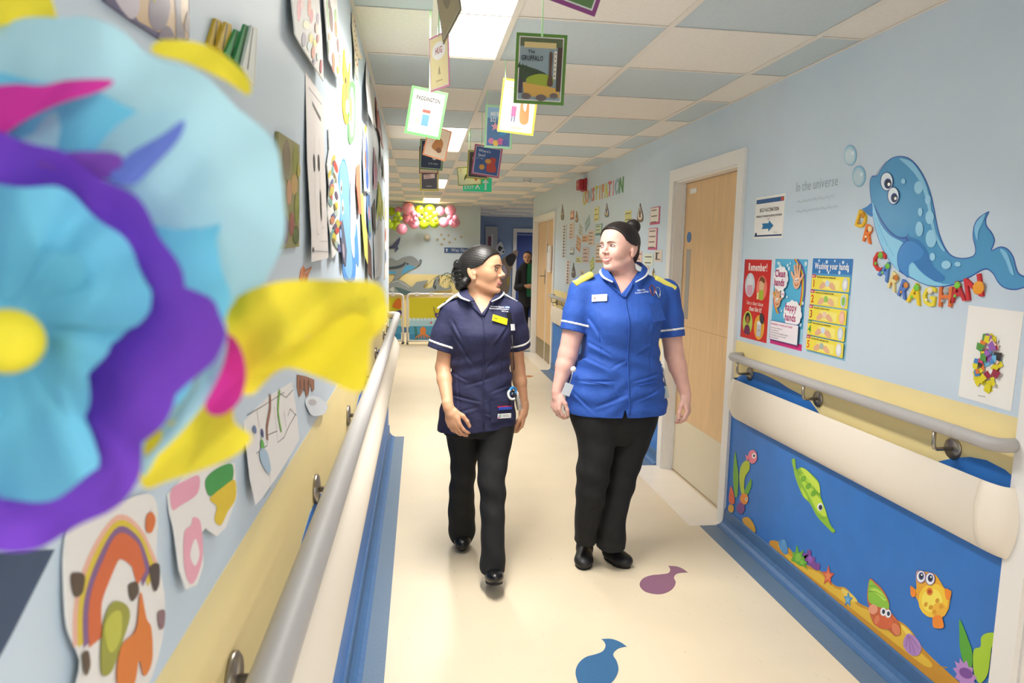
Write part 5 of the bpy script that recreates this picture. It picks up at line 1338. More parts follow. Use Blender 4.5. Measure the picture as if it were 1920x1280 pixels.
for i, (x, y, w, h, rot, col, bd, lab) in enumerate(NOTE):
    sc = 5.335; a = on_right(1030+(x-w/2)/sc, 320+(y)/sc); b_ = on_right(1030+(x+w/2)/sc, 320+y/sc); c0 = on_right(1030+x/sc, 320+(y-h/2)/sc); c1 = on_right(1030+x/sc, 320+(y+h/2)/sc)
    W_, H_ = abs(a.y-b_.y), abs(c0.z-c1.z); ctr = on_right(1030+x/sc, 320+y/sc)
    if abs(rot) > .2: W_ *= .8
    t = thing('notice', lab, 'notice', M=m_right(ctr.y, ctr.z, rot*.8), group='notices between the two wooden doors')
    MB().box(-W_/2, W_/2, -H_/2, H_/2, .0004, .004).build('sheet', mat('paper_'+(bd or col), bd or col, .45), t)
    c = Canvas(.0042, .0002); e = .018 if bd else 0
    if bd: c.rect(-W_/2+e*.3, -H_/2+e, W_/2-e, H_/2-e*.3, col)
    n = max(2, int(H_/.035)); rr = random.Random(i)
    for k in range(n):
        yy = H_/2-.022-(H_-.04)*k/max(1, n-1)
        if w < 50 and h > 200: c.ell(0, yy, W_*.16, .011, '#5a4a4a'); c.line([(W_*.2, yy), (W_*.42, yy)], .004, '#8a8086')
        else: c.line([(-W_*.38, yy), (W_*(.1+.28*rr.random()), yy)], .0085, '#6b5f5a')
    if i == 21: c.rect(-W_*.3, -H_*.25, -W_*.1, H_*.3, '#3a3434')
    c.build('printed_words', t)
DROP = [(133, 415, 30, 160, '#5c4a48', '#8a6f62', 'dark brown drop cut-out high beside the far door'), (275, 460, 30, 112, '#6a4f50', '#d4a52e', 'small striped drop cut-out beside the pink notice'), (577, 395, 42, 142, '#55608c', '#e0b53a', 'blue and yellow drop cut-out under the big letters'), (912, 420, 62, 192, '#6a4a44', '#e8dcc8', 'large brown and silver drop cut-out right above the bun'), (243, 995, 40, 152, '#4c4546', '#77706e', 'dark grey drop cut-out low beside the far handrail'), (1045, 1012, 26, 74, '#7a5a4a', '#c9c06a', 'tiny brown drop cut-out behind the right shoulder slide')]
for x, y, w, h, col, col2, lab in DROP:
    sc = 5.335; p = on_right(1030+x/sc, 320+y/sc); g = tracer(1030, 320, sc, (p.y, p.z))
    sh = lambda s: [g(x+s*a*w/2, y+s*b_*h/2) for a, b_ in ((0, -1), (.28, -.55), (.75, 0), (1, .5), (.75, .88), (.2, 1), (-.3, .98), (-.8, .85), (-1, .5), (-.7, 0), (-.25, -.55))]
    t = cutout('drop_cutout', lab, 'cut-out', m_right(p.y, p.z), smooth_closed(sh(1), 3), mat('paper_'+col, col, .4), .004, 'drop cut-outs on the wall display')
    c = Canvas(.0042, .0002); c.poly(smooth_closed(sh(.72), 3), col2).poly(smooth_closed(sh(.5), 3), col)
    for a in (-.12, .12): c.ell(a*.3, -.02, .012, .016, '#f2eee6')
    c.build('printed_detail', t)
CL = ['#c9c83f', '#dd8a45', '#8fa9b4', '#d2553f', '#bcc94a', '#e0b23c', '#dd8a3c', '#cfc93c', '#c9483f', '#dc8a96', '#8aa8b8', '#4f8f45']
CN = ['lime', 'orange', 'pale blue', 'red', 'lime green', 'amber', 'tan orange', 'yellow', 'crimson', 'pink', 'grey blue', 'dark green']
ORD = ['first', 'second', 'third', 'fourth', 'fifth', 'sixth', 'seventh', 'eighth', 'ninth', 'tenth', 'eleventh', 'last']
xs = np.array([741, 771, 810, 848, 886, 926, 965, 1005, 1046, 1090, 1135, 1187])/6.4+980; yt = np.array([1105, 1075, 1070, 1052, 1035, 1030, 1013, 1005, 985, 973, 957, 940])/6.4+200
for i, ch in enumerate('CONSTIPATION'):
    p = on_right(xs[i], yt[i]); t = thing('paper_letter', '%s paper letter, %s of the word high on the wall display' % (CN[i], ORD[i]), 'letter', M=m_right(p.y, p.z+.0, random.Random(i).uniform(-.08, .08)), group='paper letters of the long word')
    letter_mesh(ch, .135, .004).build('letter', mat('paper_'+CL[i], CL[i], .35), t)
    e = MB()
    for k in range(3): e.box(-.03+.02*k, -.022+.02*k, -.055+.03*k, -.03+.03*k, .004, .0046)
    e.build('glitter_strip', mat('paper_glint', '#e6e2d4', .2), t)
# sounder
p = on_right(1097.5, 347); t = thing('fire_alarm', 'red fire alarm sounder high on the wall above the big letters', 'alarm', M=m_right(p.y, p.z))
RED = mat('red_plastic', '#a5222c', .4)
MB().box(-.085, .085, -.065, .065, 0, .03, .006).build('base', RED, t); MB().box(-.075, .075, -.055, .055, .03, .085, .012).build('cover', RED, t)
Canvas(.0855).rect(-.022, -.008, .022, .010, '#d9a36a').build('label_plate', t)
# document holder on the far double door
t = thing('document_holder', 'white plastic document holder hung on the far double door', 'holder', M=Matrix.Translation((.040, 0, 0)) @ m_right(9.60, 1.28))
MB().box(-.10, .10, 0, .36, .002, .028, .003).build('tray', WHITEPAINT, t); Canvas(.0285).rect(-.085, .02, .085, .30, '#dfe0e2').build('sheet', t)
# smoke detector
p = _on(988, 336, 2, CEIL_Z); t = thing('smoke_detector', 'round white smoke detector on a far ceiling tile', 'detector', (p.x, p.y, CEIL_Z))
MB().loft([[(r*math.cos(a), r*math.sin(a), z) for a in np.linspace(0, 2*PI, 21)[:-1]] for r, z in ((.055, .004), (.055, -.012), (.045, -.018), (.042, -.032), (.028, -.042))]).build('housing', WHITEPAINT, t, True)
MB().loft([[(r*math.cos(a), r*math.sin(a), z) for a in np.linspace(0, 2*PI, 17)[:-1]] for r, z in ((.046, -.020), (.046, -.024))]).build('vent_ring', mat('dark_vent', '#55504a', .6), t)
# fish shapes let into the floor
def floor_fish(label, pts, col, ox=1000, oy=1000, sc=3.84):
    W_ = [on_floor(ox+x/sc, oy+y/sc) for x, y in pts]; cx = sum(p.x for p in W_)/len(W_); cy = sum(p.y for p in W_)/len(W_)
    o = MB().prism(smooth_closed([(p.x-cx, p.y-cy) for p in W_], 5), 0, .0015).build('floor_inlay', mat('vinyl_inlay_'+col, col, .35, noise=.08, nscale=160)); o.location = (cx, cy, .0002)
    tag(o, label, 'floor inlay', 'fish shapes let into the floor')
floor_fish('mauve fish-shaped inlay in the cream floor', [(765, 370), (790, 325), (850, 302), (920, 295), (970, 287), (986, 262), (975, 236), (975, 234), (1030, 238), (1075, 255), (1107, 278), (1108, 280), (1060, 283), (1028, 292), (1012, 318), (1025, 355), (1000, 400), (940, 432), (870, 435), (800, 415)], '#8a5d78')
floor_fish('blue fish-shaped inlay in the cream floor at the bottom edge', [(305, 985), (330, 930), (380, 890), (450, 870), (500, 848), (520, 810), (510, 780), (494, 763), (495, 761), (560, 760), (620, 780), (669, 812), (668, 814), (620, 825), (585, 850), (576, 880), (600, 920), (613, 980), (590, 1040), (545, 1085), (450, 1110), (340, 1090), (310, 1040)], '#3c6a94')
floor_fish('small orange inlay on the far floor beside the navy nurse elbow', [(940, -1140), (965, -1146), (1000, -1140), (965, -1132)], '#c9803f', 740, 1002, 3.84)

# ------------------------------------------------------------------ things on the left wall
def drawing(name, label, cat, outline, col, draw=None, th=.0012, lift=.0, smooth=0, group='children\'s pictures on the left wall', gloss=False, part='sheet', off=0):
    cx = sum(q[0] for q in outline)/len(outline); cy = sum(q[1] for q in outline)/len(outline)
    p = on_left(cx, cy); g = tracer(0, 0, 1, (p.y, p.z), on_left, 1)
    O_ = [g(*q) for q in outline]
    if smooth: O_ = smooth_closed(O_, smooth)
    h = max(q[1] for q in O_)-min(q[1] for q in O_)
    lean = -min(.12, lift/max(h, .05))
    t = thing(name, label, cat, M=m_left(p.y, p.z, 0, abs(lean)*h*.5+.0003+off, lean), group=group)
    MB().prism(O_, .0003, th).build(part, mat('paper_'+col, col, .55), t)
    if draw:
        c = Canvas(th+.0001, .00012)
        G = lambda pts: [g(*q) for q in pts]
        def D(x, y, rx, ry, cc, rot=0): c.poly([g(x+rx*math.cos(k)*math.cos(rot)-ry*math.sin(k)*math.sin(rot), y+rx*math.cos(k)*math.sin(rot)+ry*math.sin(k)*math.cos(rot)) for k in np.linspace(0, 2*PI, 15)[:-1]], cc)
        draw(c, G, D); c.build('printed_picture' if gloss else 'coloured_drawing', t, M_PRINT_GLOSS if gloss else None)
    return t
W_ = '#e9e7e3'
def band_(c, G, pts, w, col): c.line(G(pts), w, col, 4)
def d_leaf(c, G, D):
    c.poly(G([(208, -20), (345, -20), (345, 72), (300, 66), (250, 40)]), '#d8b896')
    c.blob(G([(205, -10), (245, -15), (250, 20), (235, 35), (215, 15)]), '#cfc4d2'); c.blob(G([(275, -20), (300, -20), (310, 10), (300, 50), (280, 55), (268, 30)]), '#8f8496'); c.blob(G([(318, -20), (330, -20), (330, 30), (338, 70), (322, 72), (320, 30)]), '#8a8390'); c.blob(G([(287, 70), (300, 48), (312, 55), (316, 74)]), '#7f7186'); c.blob(G([(336, 50), (344, 20), (346, 60)]), '#a89a98'); c.poly(G([(268, -5), (276, -20), (282, 5)]), '#a39b40')
drawing('picture', 'large tan and grey leaf picture at the top left', 'picture', [(180, -25), (347, -25), (347, 76), (300, 77), (245, 42), (190, 2)], '#6a6684', d_leaf, .004, gloss=True)
# paper fan of yellow and green strips
for i, (x0, y0, x1, y1, col, lab) in enumerate(((384, 80, 398, 34, '#c9a82c', 'yellow'), (394, 86, 411, 40, '#d0b03a', 'pale yellow'), (404, 98, 424, 54, '#3d9a58', 'green'), (414, 110, 436, 44, '#2f8a4a', 'dark green'), (424, 122, 443, 46, '#e4e8e2', 'white'))):
    drawing('pencil_strip', '%s strip of the paper fan above the flower' % lab, 'paper strip', [(x0, y0), (x1, y1), (x1+11, y1+6), (x0+26, y0+38), (x0+20, y0+34)], col,
            (lambda a, b_, e, f_: (lambda c, G, D: (c.line(G([(e+2, f_+4), (a+10, b_+6)]), .004, '#2e2a20'), c.line(G([(e+11, f_+8), (a+24, b_+36)]), .003, '#f4f4ee'))))(x0, y0, x1, y1), .004, .0, group='strips of the paper fan', off=.004*i)
def d_coll(c, G, D):
    for x, y, rx, ry, col in ((548, 18, 5, 22, '#d8596a'), (556, 8, 4, 10, '#e9b7b0'), (573, 12, 4, 20, '#e0763c'), (576, 30, 4, 14, '#cf3f3f'), (590, 36, 3, 12, '#8d7a9a'), (562, 46, 8, 8, '#dfe0b0'), (553, 74, 5, 14, '#84758f'), (570, 72, 5, 10, '#e2c92f'), (578, 80, 4, 8, '#e6cd3a'), (564, 86, 5, 9, '#bfd3cf'), (572, 98, 4, 12, '#cf6a3a'), (586, 72, 2.5, 8, '#c4502f'), (582, 106, 3, 8, '#cfe0dc'), (572, 116, 3, 6, '#7a6a90'), (588, 124, 2.5, 14, '#cf5a6a'), (584, 52, 3, 10, '#d9b79a')): D(x, y, rx, ry, col, .15)
drawing('collage', 'paper collage of coloured scraps at the top beside the tall white sheet', 'collage', [(533, -20), (598, -20), (598, 60), (593, 152), (570, 118), (545, 82), (535, 64)], W_, d_coll, .003, .02)
def d_coll2(c, G, D):
    for x, y, rx, ry, col in ((606, 25, 3, 30, '#a9c99a'), (613, 35, 4.5, 26, '#6f4a42'), (611, 8, 3, 10, '#6f4a42'), (624, 30, 3, 14, '#a8c88a'), (623, 55, 3, 16, '#dd8d5c'), (625, 85, 2.5, 14, '#7a5550'), (603, 88, 2, 12, '#b4cfa0'), (612, 112, 3.5, 14, '#e0793f'), (621, 130, 3, 8, '#e8d146'), (610, 128, 2.5, 8, '#dd6a3c'), (628, 112, 2, 12, '#f0e29a'), (606, 68, 3, 8, '#e8b58f')): D(x, y, rx, ry, col)
drawing('collage', 'narrow paper collage with a brown figure, next to the larger collage', 'collage', [(600, -20), (631, -20), (630, 100), (632, 158), (618, 146), (602, 112)], W_, d_coll2, .003, .02)
def d_tall(c, G, D):
    c.line(G([(577, 160), (577, 164), (602, 196)]), .002, '#55524f'); c.text
    for k in range(6): c.line(G([(583+k*2.6, 193+k*5.2), (585.2+k*2.6, 198+k*5.2)]), .010, '#6a6764')
    for x, y0, y1 in ((584, 255, 300), (594, 258, 300)): c.line(G([(x, y0), (x, y1)]), .0015, '#8a8784')
    D(582, 305, 1.6, 17, '#4c4a4a'); D(591, 305, 1.6, 16, '#4c4a4a'); D(592, 385, 1.2, 30, '#5a5858')
    c.line(G([(581, 322), (582, 430), (585, 438)]), .0018, '#77747a', 3); c.line(G([(592, 322), (592, 420), (595, 425)]), .0018, '#77747a', 3); c.line(G([(572, 470), (603, 472)]), .0016, '#77747a'); c.line(G([(588, 452), (602, 452), (602, 275)]), .0014, '#99969a'); D(573, 468, 1.5, 5, '#55524f')
drawing('sheet', 'tall white sheet of line drawings hanging beside the paper flower', 'sheet', [(572, 134), (605, 184), (604, 300), (604, 483), (570, 491), (572, 440), (569, 300)], '#e6dfdb', d_tall, .0012, .015)
def d_photo(c, G, D):
    for x, y, rx, ry, col in ((530, 300, 8, 40, '#8a7f66'), (548, 300, 6, 30, '#9aa04a'), (545, 345, 6, 20, '#cfa25a'), (535, 360, 5, 24, '#d29a7a'), (550, 390, 5, 30, '#8f9a3c'), (540, 420, 5, 22, '#a8635a'), (548, 440, 6, 18, '#6a7a3a'), (528, 430, 6, 28, '#8a6a6a'), (553, 320, 3, 14, '#c7bc5a')): D(x, y, rx, ry, col)
drawing('picture', 'floral photograph panel partly behind the paper flower', 'picture', [(515, 246), (556, 272), (555, 462), (510, 468)], '#8f8a58', d_photo, .006, gloss=True)
drawing('leaf_cutout', 'small orange leaf cut-out beside the tall white sheet', 'cut-out', [(560, 522), (563, 505), (568, 498), (572, 506), (584, 500), (578, 512), (574, 530), (566, 540)], '#d98a5a', lambda c, G, D: c.line(G([(566, 530), (570, 512), (578, 506)]), .002, '#f0e0cc'), .0015)
def d_col(c, G, D):
    rr = random.Random(5); cols = ['#c9bc62', '#6a5a78', '#c9503f', '#7fb0a8', '#d8c84a', '#8a7a50', '#b0c4b8', '#5f6a9a', '#cf8a6a']
    for k in range(26): D(612+rr.random()*14, 300+k*6.6, 2+rr.random()*2.4, 6+rr.random()*6, cols[k % 9], rr.uniform(-.3, .3))
drawing('collage', 'ragged column of mosaic scraps left of the pale whale', 'collage', [(613, 242), (628, 236), (632, 300), (628, 330), (633, 380), (628, 430), (630, 465), (614, 484), (612, 440), (607, 400), (612, 350), (609, 310), (614, 280)], W_, d_col, .003, .01)
drawing('animal_sticker', 'yellow and orange animal sticker high on the bright part of the wall', 'sticker', [(644, 92), (647, 120), (652, 140), (655, 118), (654, 150), (656, 190), (652, 228), (646, 230), (641, 200), (642, 150), (642, 120)], '#ecd535', lambda c, G, D: (D(647, 175, 3, 26, '#e58a4a'), D(649, 200, 3, 14, '#f1eadc'), D(646, 150, 1.4, 6, '#5a3a2a')), .003, smooth=3)
drawing('ring_sticker', 'green oval ring sticker below the yellow animal sticker', 'sticker', [(657, 152), (664, 160), (665, 200), (664, 250), (657, 270), (652, 258), (651, 200), (652, 165)], '#6cc46a', lambda c, G, D: (D(658, 210, 4.6, 48, '#f2f1ee'), D(656, 205, 2, 26, '#e9a04a')), .003, smooth=3)
def d_wh(c, G, D):
    c.blob(G([(637, 312), (645, 304), (651, 330), (654, 380), (656, 440), (660, 500), (655, 522), (646, 505), (640, 440), (635, 370)]), '#7fb6e6')
    D(639, 350, 1.8, 14, '#eef2f6'); D(639, 353, .9, 6, '#1d2233'); D(641.5, 388, 2.0, 15, '#eef2f6'); D(641.5, 391, 1, 6, '#1d2233'); c.blob(G([(656, 330), (660, 400), (664, 470), (661, 482), (656, 440)]), '#dfe9f2')
drawing('whale_sticker', 'pale blue whale sticker seen edge-on along the left wall', 'sticker', [(641, 300), (647, 302), (653, 335), (656, 400), (660, 450), (666, 440), (668, 420), (672, 480), (671, 500), (667, 492), (664, 525), (645, 523), (640, 480), (634, 420), (631, 370), (634, 330)], '#4f8fd2', d_wh, .0012, smooth=3)
drawing('giraffe_cutout', 'slim brown patterned animal cut-out near the ceiling', 'cut-out', [(658, 22), (663, 30), (667, 80), (672, 100), (677, 108), (672, 112), (666, 108), (664, 150), (660, 140), (660, 90), (657, 50)], '#d8c9ae', lambda c, G, D: [D(661+k % 2*2, 40+k*9, 1.2, 3, '#a5683f') for k in range(10)], .004, .01)
drawing('sheet', 'white sheet curling off the wall near the ceiling', 'sheet', [(686, 112), (690, 130), (688, 234), (677, 212), (678, 160)], '#eeecec', None, .0012, .03)
drawing('sheet', 'thin sheet with dark edge beside the curling sheet', 'sheet', [(692, 142), (697, 165), (697, 240), (690, 226), (691, 180)], '#ddd8cc', lambda c, G, D: c.line(G([(692, 150), (692, 222)]), .010, '#3f3a38'), .003, .02)
drawing('creature_cutout', 'red and brown creature cut-out under the ceiling edge', 'cut-out', [(703, 182), (708, 205), (712, 240), (714, 280), (711, 276), (707, 250), (702, 238), (703, 210)], '#8a4a3c', lambda c, G, D: (D(707, 225, 1.6, 12, '#c96a4a'), D(708, 248, 1.4, 10, '#5a3028'), D(706, 200, 1.2, 8, '#e2d6c8')), .004, .015)
drawing('figure_cutout', 'tall blue figure cut-out with yellow top', 'cut-out', [(681, 232), (687, 240), (686, 300), (688, 360), (678, 358), (677, 300), (679, 262)], '#e3e6ea', lambda c, G, D: (D(683, 242, 2.2, 8, '#e6c23c'), D(684, 290, 2.2, 36, '#5a7fc4'), D(681, 300, 1.4, 20, '#a5703f'), D(683, 335, 3, 20, '#4a72bc')), .004, .01)
drawing('paper_strip', 'coral red paper strip below the green ring', 'strip', [(667, 312), (673, 306), (672, 400), (668, 402), (665, 350)], '#e0785c', None, .003, .01, group='paper strips on the left wall')
drawing('paper_strip', 'yellow green paper strip right of the coral strip', 'strip', [(674, 366), (679, 362), (680, 410), (684, 440), (682, 495), (677, 480), (675, 420)], '#d3cc6a', None, .003, .015, group='paper strips on the left wall')
drawing('paper_strip', 'dark narrow paper strip beside the pale whale tail', 'strip', [(684, 452), (689, 445), (692, 470), (688, 525), (683, 515)], '#5a4038', None, .003, .02, group='paper strips on the left wall')
drawing('figure_cutout', 'small striped doll cut-out low on the pale whale', 'cut-out', [(636, 418), (640, 412), (642, 440), (644, 470), (640, 500), (636, 492), (634.5, 460), (635, 440)], '#5b5f72', lambda c, G, D: (D(635, 418, 1.6, 4, '#c33f3a'), D(634, 438, 2, 9, '#7fa9dc'), D(637, 470, 2, 14, '#a99aa8')), .004, .01)
drawing('plant_cutout', 'spray of green paper leaves near the end of the wall', 'cut-out', [(702, 412), (706, 370), (709, 340), (712, 352), (716, 380), (715, 412), (711, 396), (709, 414), (706, 392)], '#b9bf58', lambda c, G, D: (D(709, 372, 1.4, 16, '#dfe078'), D(713, 388, 1.2, 12, '#8f9a3a')), .004, .015)
drawing('figure_cutout', 'pink and dark figure cut-out above the green paper leaves', 'cut-out', [(700, 276), (704, 300), (705, 320), (702, 350), (698, 356), (698, 320), (699, 300)], '#b58a9a', lambda c, G, D: (D(701, 300, 1.4, 8, '#5f6f4a'), D(702, 322, 1.6, 8, '#d080a0')), .004, .01)
drawing('paper_strip', 'black feather strip near the wall end', 'strip', [(711, 262), (712.5, 290), (711.5, 318), (710, 300)], '#2e2a2c', None, .003, .01, group='paper strips on the left wall')
drawing('paper_strip', 'grey feather strip nearest the wall corner', 'strip', [(716, 292), (718.5, 310), (717.5, 342), (715.5, 330)], '#8a857a', None, .003, .01, group='paper strips on the left wall')
drawing('paper_strip', 'blue and green scrap strip near the wall end', 'strip', [(687, 362), (692, 366), (691, 440), (688, 450), (686, 400)], '#5f7fae', lambda c, G, D: (D(689, 400, 1.6, 14, '#d9a0a8'), D(689, 425, 1.6, 12, '#7fae6a')), .003, .01, group='paper strips on the left wall')
drawing('paper_strip', 'dark brown strip of scraps below the blue scrap strip', 'strip', [(696, 388), (702, 372), (701, 430), (699, 440), (697, 420)], '#4a4340', None, .003, .01, group='paper strips on the left wall')
drawing('sheet', 'large grey drawing sheet curving near the wall end', 'sheet', [(699, 446), (716, 400), (717, 470), (712, 515), (700, 522)], '#c3c6c8', lambda c, G, D: c.line(G([(702, 510), (709, 480), (714, 440), (716, 410)]), .006, '#8d9296', 4), .002, .01)
drawing('paper_strip', 'tall strip of small photographs on the wall corner', 'strip', [(720, 368), (724.5, 362), (724, 520), (720, 524)], '#dcd7d0', lambda c, G, D: (D(722, 400, 1.2, 14, '#c9a86a'), D(722, 440, 1.2, 14, '#a85a4a'), D(722, 480, 1.2, 14, '#5a7a9a')), .003, group='paper strips on the left wall')
# lower row, near the handrail
def d_rain(c, G, D):
    for r_, col in ((0, '#e9b4a0'), (11, '#dcc23c'), (23, '#84608c'), (36, '#d5693c')):
        pts = [(130+r_*.75, 1205), (136+r_*.7, 1130), (165+r_*.55, 1050+r_*.5), (210, 990+r_*.95), (245-r_*.25, 1010+r_*.8), (268-r_*.7, 1062), (274-r_*.75, 1085)]
        c.line(G(pts), .021, col, 5)
    c.blob(G([(118, 1080), (130, 1073), (144, 1080), (138, 1112), (122, 1118)]), '#5a4a3c'); c.blob(G([(222, 1098), (238, 1092), (240, 1112), (226, 1128)]), '#55483c'); c.blob(G([(262, 1066), (280, 1058), (278, 1096), (268, 1108)]), '#4a3f3c'); c.blob(G([(262, 968), (272, 960), (278, 975), (270, 998), (260, 995)]), '#d9733a'); c.blob(G([(272, 1150), (285, 1146), (282, 1175), (274, 1180)]), '#8a6a70')
    c.blob(G([(162, 1260), (170, 1175), (190, 1130), (215, 1135), (220, 1160), (200, 1215), (180, 1262)]), '#9a9a3c'); c.blob(G([(172, 1180), (188, 1150), (205, 1150), (200, 1200), (180, 1225)]), '#c0bf4a')
    c.blob(G([(190, 1285), (200, 1215), (230, 1180), (242, 1110), (250, 1160), (258, 1180), (256, 1240), (240, 1270), (232, 1240), (220, 1285)]), '#dc7a2e'); c.blob(G([(128, 1230), (140, 1222), (142, 1250), (132, 1268)]), '#5a4a3c')
drawing('drawing', 'child\'s rainbow drawing on white paper at the lower left', 'drawing', [(112, 1030), (130, 985), (200, 950), (270, 925), (285, 960), (278, 1040), (288, 1110), (280, 1200), (240, 1300), (160, 1330), (120, 1300), (130, 1240), (110, 1180), (108, 1100)], '#e8e3de', d_rain, .0015, .01, 3)
def d_pink(c, G, D):
    c.blob(G([(318, 918), (345, 900), (368, 892), (362, 925), (330, 948), (316, 955)]), '#e8a3b8'); c.blob(G([(332, 1000), (345, 985), (350, 970), (362, 980), (360, 1040), (345, 1085), (332, 1095), (326, 1060)]), '#eba7b8'); c.blob(G([(338, 1040), (350, 1010), (354, 1040), (344, 1062)]), '#ece6e2')
    c.blob(G([(378, 900), (400, 878), (426, 870), (424, 900), (404, 915), (382, 930)]), '#3f9a4a'); c.blob(G([(382, 935), (404, 915), (428, 900), (426, 935), (410, 960), (396, 985), (386, 975), (392, 950)]), '#e2c22c')
drawing('drawing', 'torn drawing with pink, green and yellow patches below the flower', 'drawing', [(312, 925), (345, 890), (400, 868), (432, 868), (430, 930), (405, 990), (388, 1006), (370, 990), (362, 1000), (360, 1060), (345, 1098), (326, 1106), (318, 1070), (316, 990), (312, 960)], '#e9e5e1', d_pink, .0015, .012)
def d_lines(c, G, D):
    for q in ([(462, 778), (492, 760), (530, 735)], [(470, 850), (490, 835), (494, 815), (510, 808)], [(480, 770), (480, 800)], [(510, 760), (508, 830), (520, 820), (530, 800), (545, 775)], [(520, 735), (532, 745), (545, 730)], [(525, 800), (525, 770)], [(475, 865), (488, 890), (486, 915), (472, 935)], [(530, 780), (536, 766), (545, 780)]): c.line(G(q), .0012, '#4a4a4e')
    c.line(G([(505, 738), (502, 765), (493, 800), (491, 825)]), .010, '#9a6a50', 4); c.line(G([(522, 730), (515, 770), (516, 810)]), .008, '#7cb83c', 4); D(481, 835, 3, 12, '#5fb04a'); c.blob(G([(474, 850), (480, 840), (488, 850), (490, 880), (484, 888), (476, 870)]), '#a8c0d4'); D(471, 805, 3, 8, '#6a7fa8'); D(483, 812, 2, 9, '#3f4a7a')
drawing('drawing', 'white pencil drawing with brown tree beside the yellow paper petals', 'drawing', [(456, 790), (470, 775), (500, 745), (545, 715), (547, 780), (546, 823), (530, 850), (500, 895), (470, 935), (459, 947), (455, 900)], '#e6e2df', d_lines, .0012, .02)
drawing('paw_cutout', 'brown striped paw cut-out above the yellow band', 'cut-out', [(556, 702), (574, 706), (588, 712), (588, 730), (584, 734), (581, 718), (577, 740), (573, 744), (569, 722), (564, 738), (560, 744), (556, 725)], '#9a6a50', lambda c, G, D: [D(561+k*8, 722, 1.4, 12, '#6f4634') for k in range(3)], .0015)
drawing('scrap', 'pale grey paper scrap under the brown paw', 'scrap', [(572, 748), (590, 742), (606, 758), (600, 775), (582, 780), (574, 768)], '#d5dadf', lambda c, G, D: D(582, 754, 7, 6, '#b9b6b8'), .0012, .01, 3)
drawing('panel', 'dark navy panel edge at the far lower left', 'panel', [(-60, 1040), (20, 1035), (84, 1030), (0, 1192), (-60, 1300)], '#3d4f6b', None, .006)

# ------------------------------------------------------------------ cards hung from the ceiling
RIBBON = mat('pale_green_ribbon', '#bdf0b4', .5)
def hanging_card(label, px, py, Y, w, h, border, draw, yaw=0, roll=0, hook=None, bw=.012, ribbon=True, hx=0, pitch=.05):
    p = at(px, py, Y); t = thing('hanging_card', label, 'hanging card', p, group='picture cards hung from the ceiling')
    M = Matrix.Rotation(yaw, 4, 'Z') @ Matrix.Rotation(PI/2+pitch, 4, 'X') @ Matrix.Rotation(roll, 4, 'Z')
    o = MB().box(-w/2, w/2, -h/2, h/2, -.0008, .0008).build('card', mat('card_'+border, border, .5), t); o.matrix_local = M
    c = Canvas(.0010, .00015); c.rect(-w/2+bw*.75, -h/2+bw*.75, w/2-bw*.75, h/2-bw*.75, '#e2dfd9')
    draw(c, w/2-bw, h/2-bw); q = c.build('printed_picture', t); q.matrix_local = M
    hole = M @ Vector((hx*w, h/2-.008, 0))
    if ribbon:
        hk = Vector((p.x+hole.x, p.y+hole.y, CEIL_Z))-p
        r = MB()
        for dx in (0,):
            a, b_ = hk, hole
            r.loft([[a+Vector((-.003, -.0004, 0)), a+Vector((.003, -.0004, 0)), a+Vector((.003, .0004, 0)), a+Vector((-.003, .0004, 0))],
                    [(a+b_)/2+Vector((-.001, -.003, 0)), (a+b_)/2+Vector((.002, .003, 0)), (a+b_)/2+Vector((.002, .004, 0)), (a+b_)/2+Vector((-.001, -.002, 0))],
                    [b_+Vector((-.003, -.002, 0)), b_+Vector((.003, -.002, 0)), b_+Vector((.003, -.001, 0)), b_+Vector((-.003, -.001, 0))]])
        r.build('ribbon', RIBBON, t)
    return t
def g_forest(c, a, b):
    c.rect(-a, -b, a, b, '#8fa3a8'); c.rect(-a, b*.72, a, b, '#5d6a48'); c.rect(-a*.8, b*.68, a*.7, b*.86, '#d8c489')
    c.poly([(-a, b*.12), (-a*.7, b*.10), (-a*.5, b*.05), (-a*.2, b*.0), (a*.2, -b*.1), (a*.4, -.2*b), (-a, -b*.5)], '#3f4f38')
    for i in range(7): x = -a+a*.17*i; y = b*(.22-.05*i); c.poly([(x-a*.08, y-b*.2), (x, y), (x+a*.08, y-b*.2)], '#39482f')
    c.blob([(-a*.6, -b*.3), (0, -b*.15), (a*.6, -b*.25), (a*.5, -b*.55), (-a*.5, -b*.5)], '#9aab33'); c.poly([(-a*.8, -b*.45), (a*.9, -b*.6), (a, -b*.9), (-a*.7, -b*.9)], '#d3a953')
    c.rect(a*.62, -b*.3, a*.75, b*.6, '#e3dccb'); c.rect(a*.78, -b*.7, a, b*.72, '#4a3a30'); c.rect(-a, -b*.8, -a*.8, -b*.35, '#433f4a')
    for i in range(6): c.ell(a*.685, b*(.5-.14*i), a*.03, b*.02, '#4a3a34')
    for x, y, r in ((-.6, -.9, .22), (.1, -.93, .25), (.7, -.85, .2)): c.ell(x*a, y*b, r*a, r*a*.6, '#6f625c')
    c.blob([(a*.36, -b*.5), (a*.42, -b*.1), (a*.40, b*.5), (a*.54, b*.5), (a*.54, -b*.1), (a*.62, -b*.5)], '#5f4334')
    c.text('The', -a*.62, b*.50, b*.10, '#23282c', 1).text('GRUFFALO', -a*.92, b*.26, b*.16, '#1b2024', 1, squeeze=.62)
hanging_card('green-bordered hanging card with a woodland picture, largest of the cards', 1013, 130, 2.1128, .148, .196, '#5c8a35', g_forest, -.10, -.025, (.352, 2.1128))
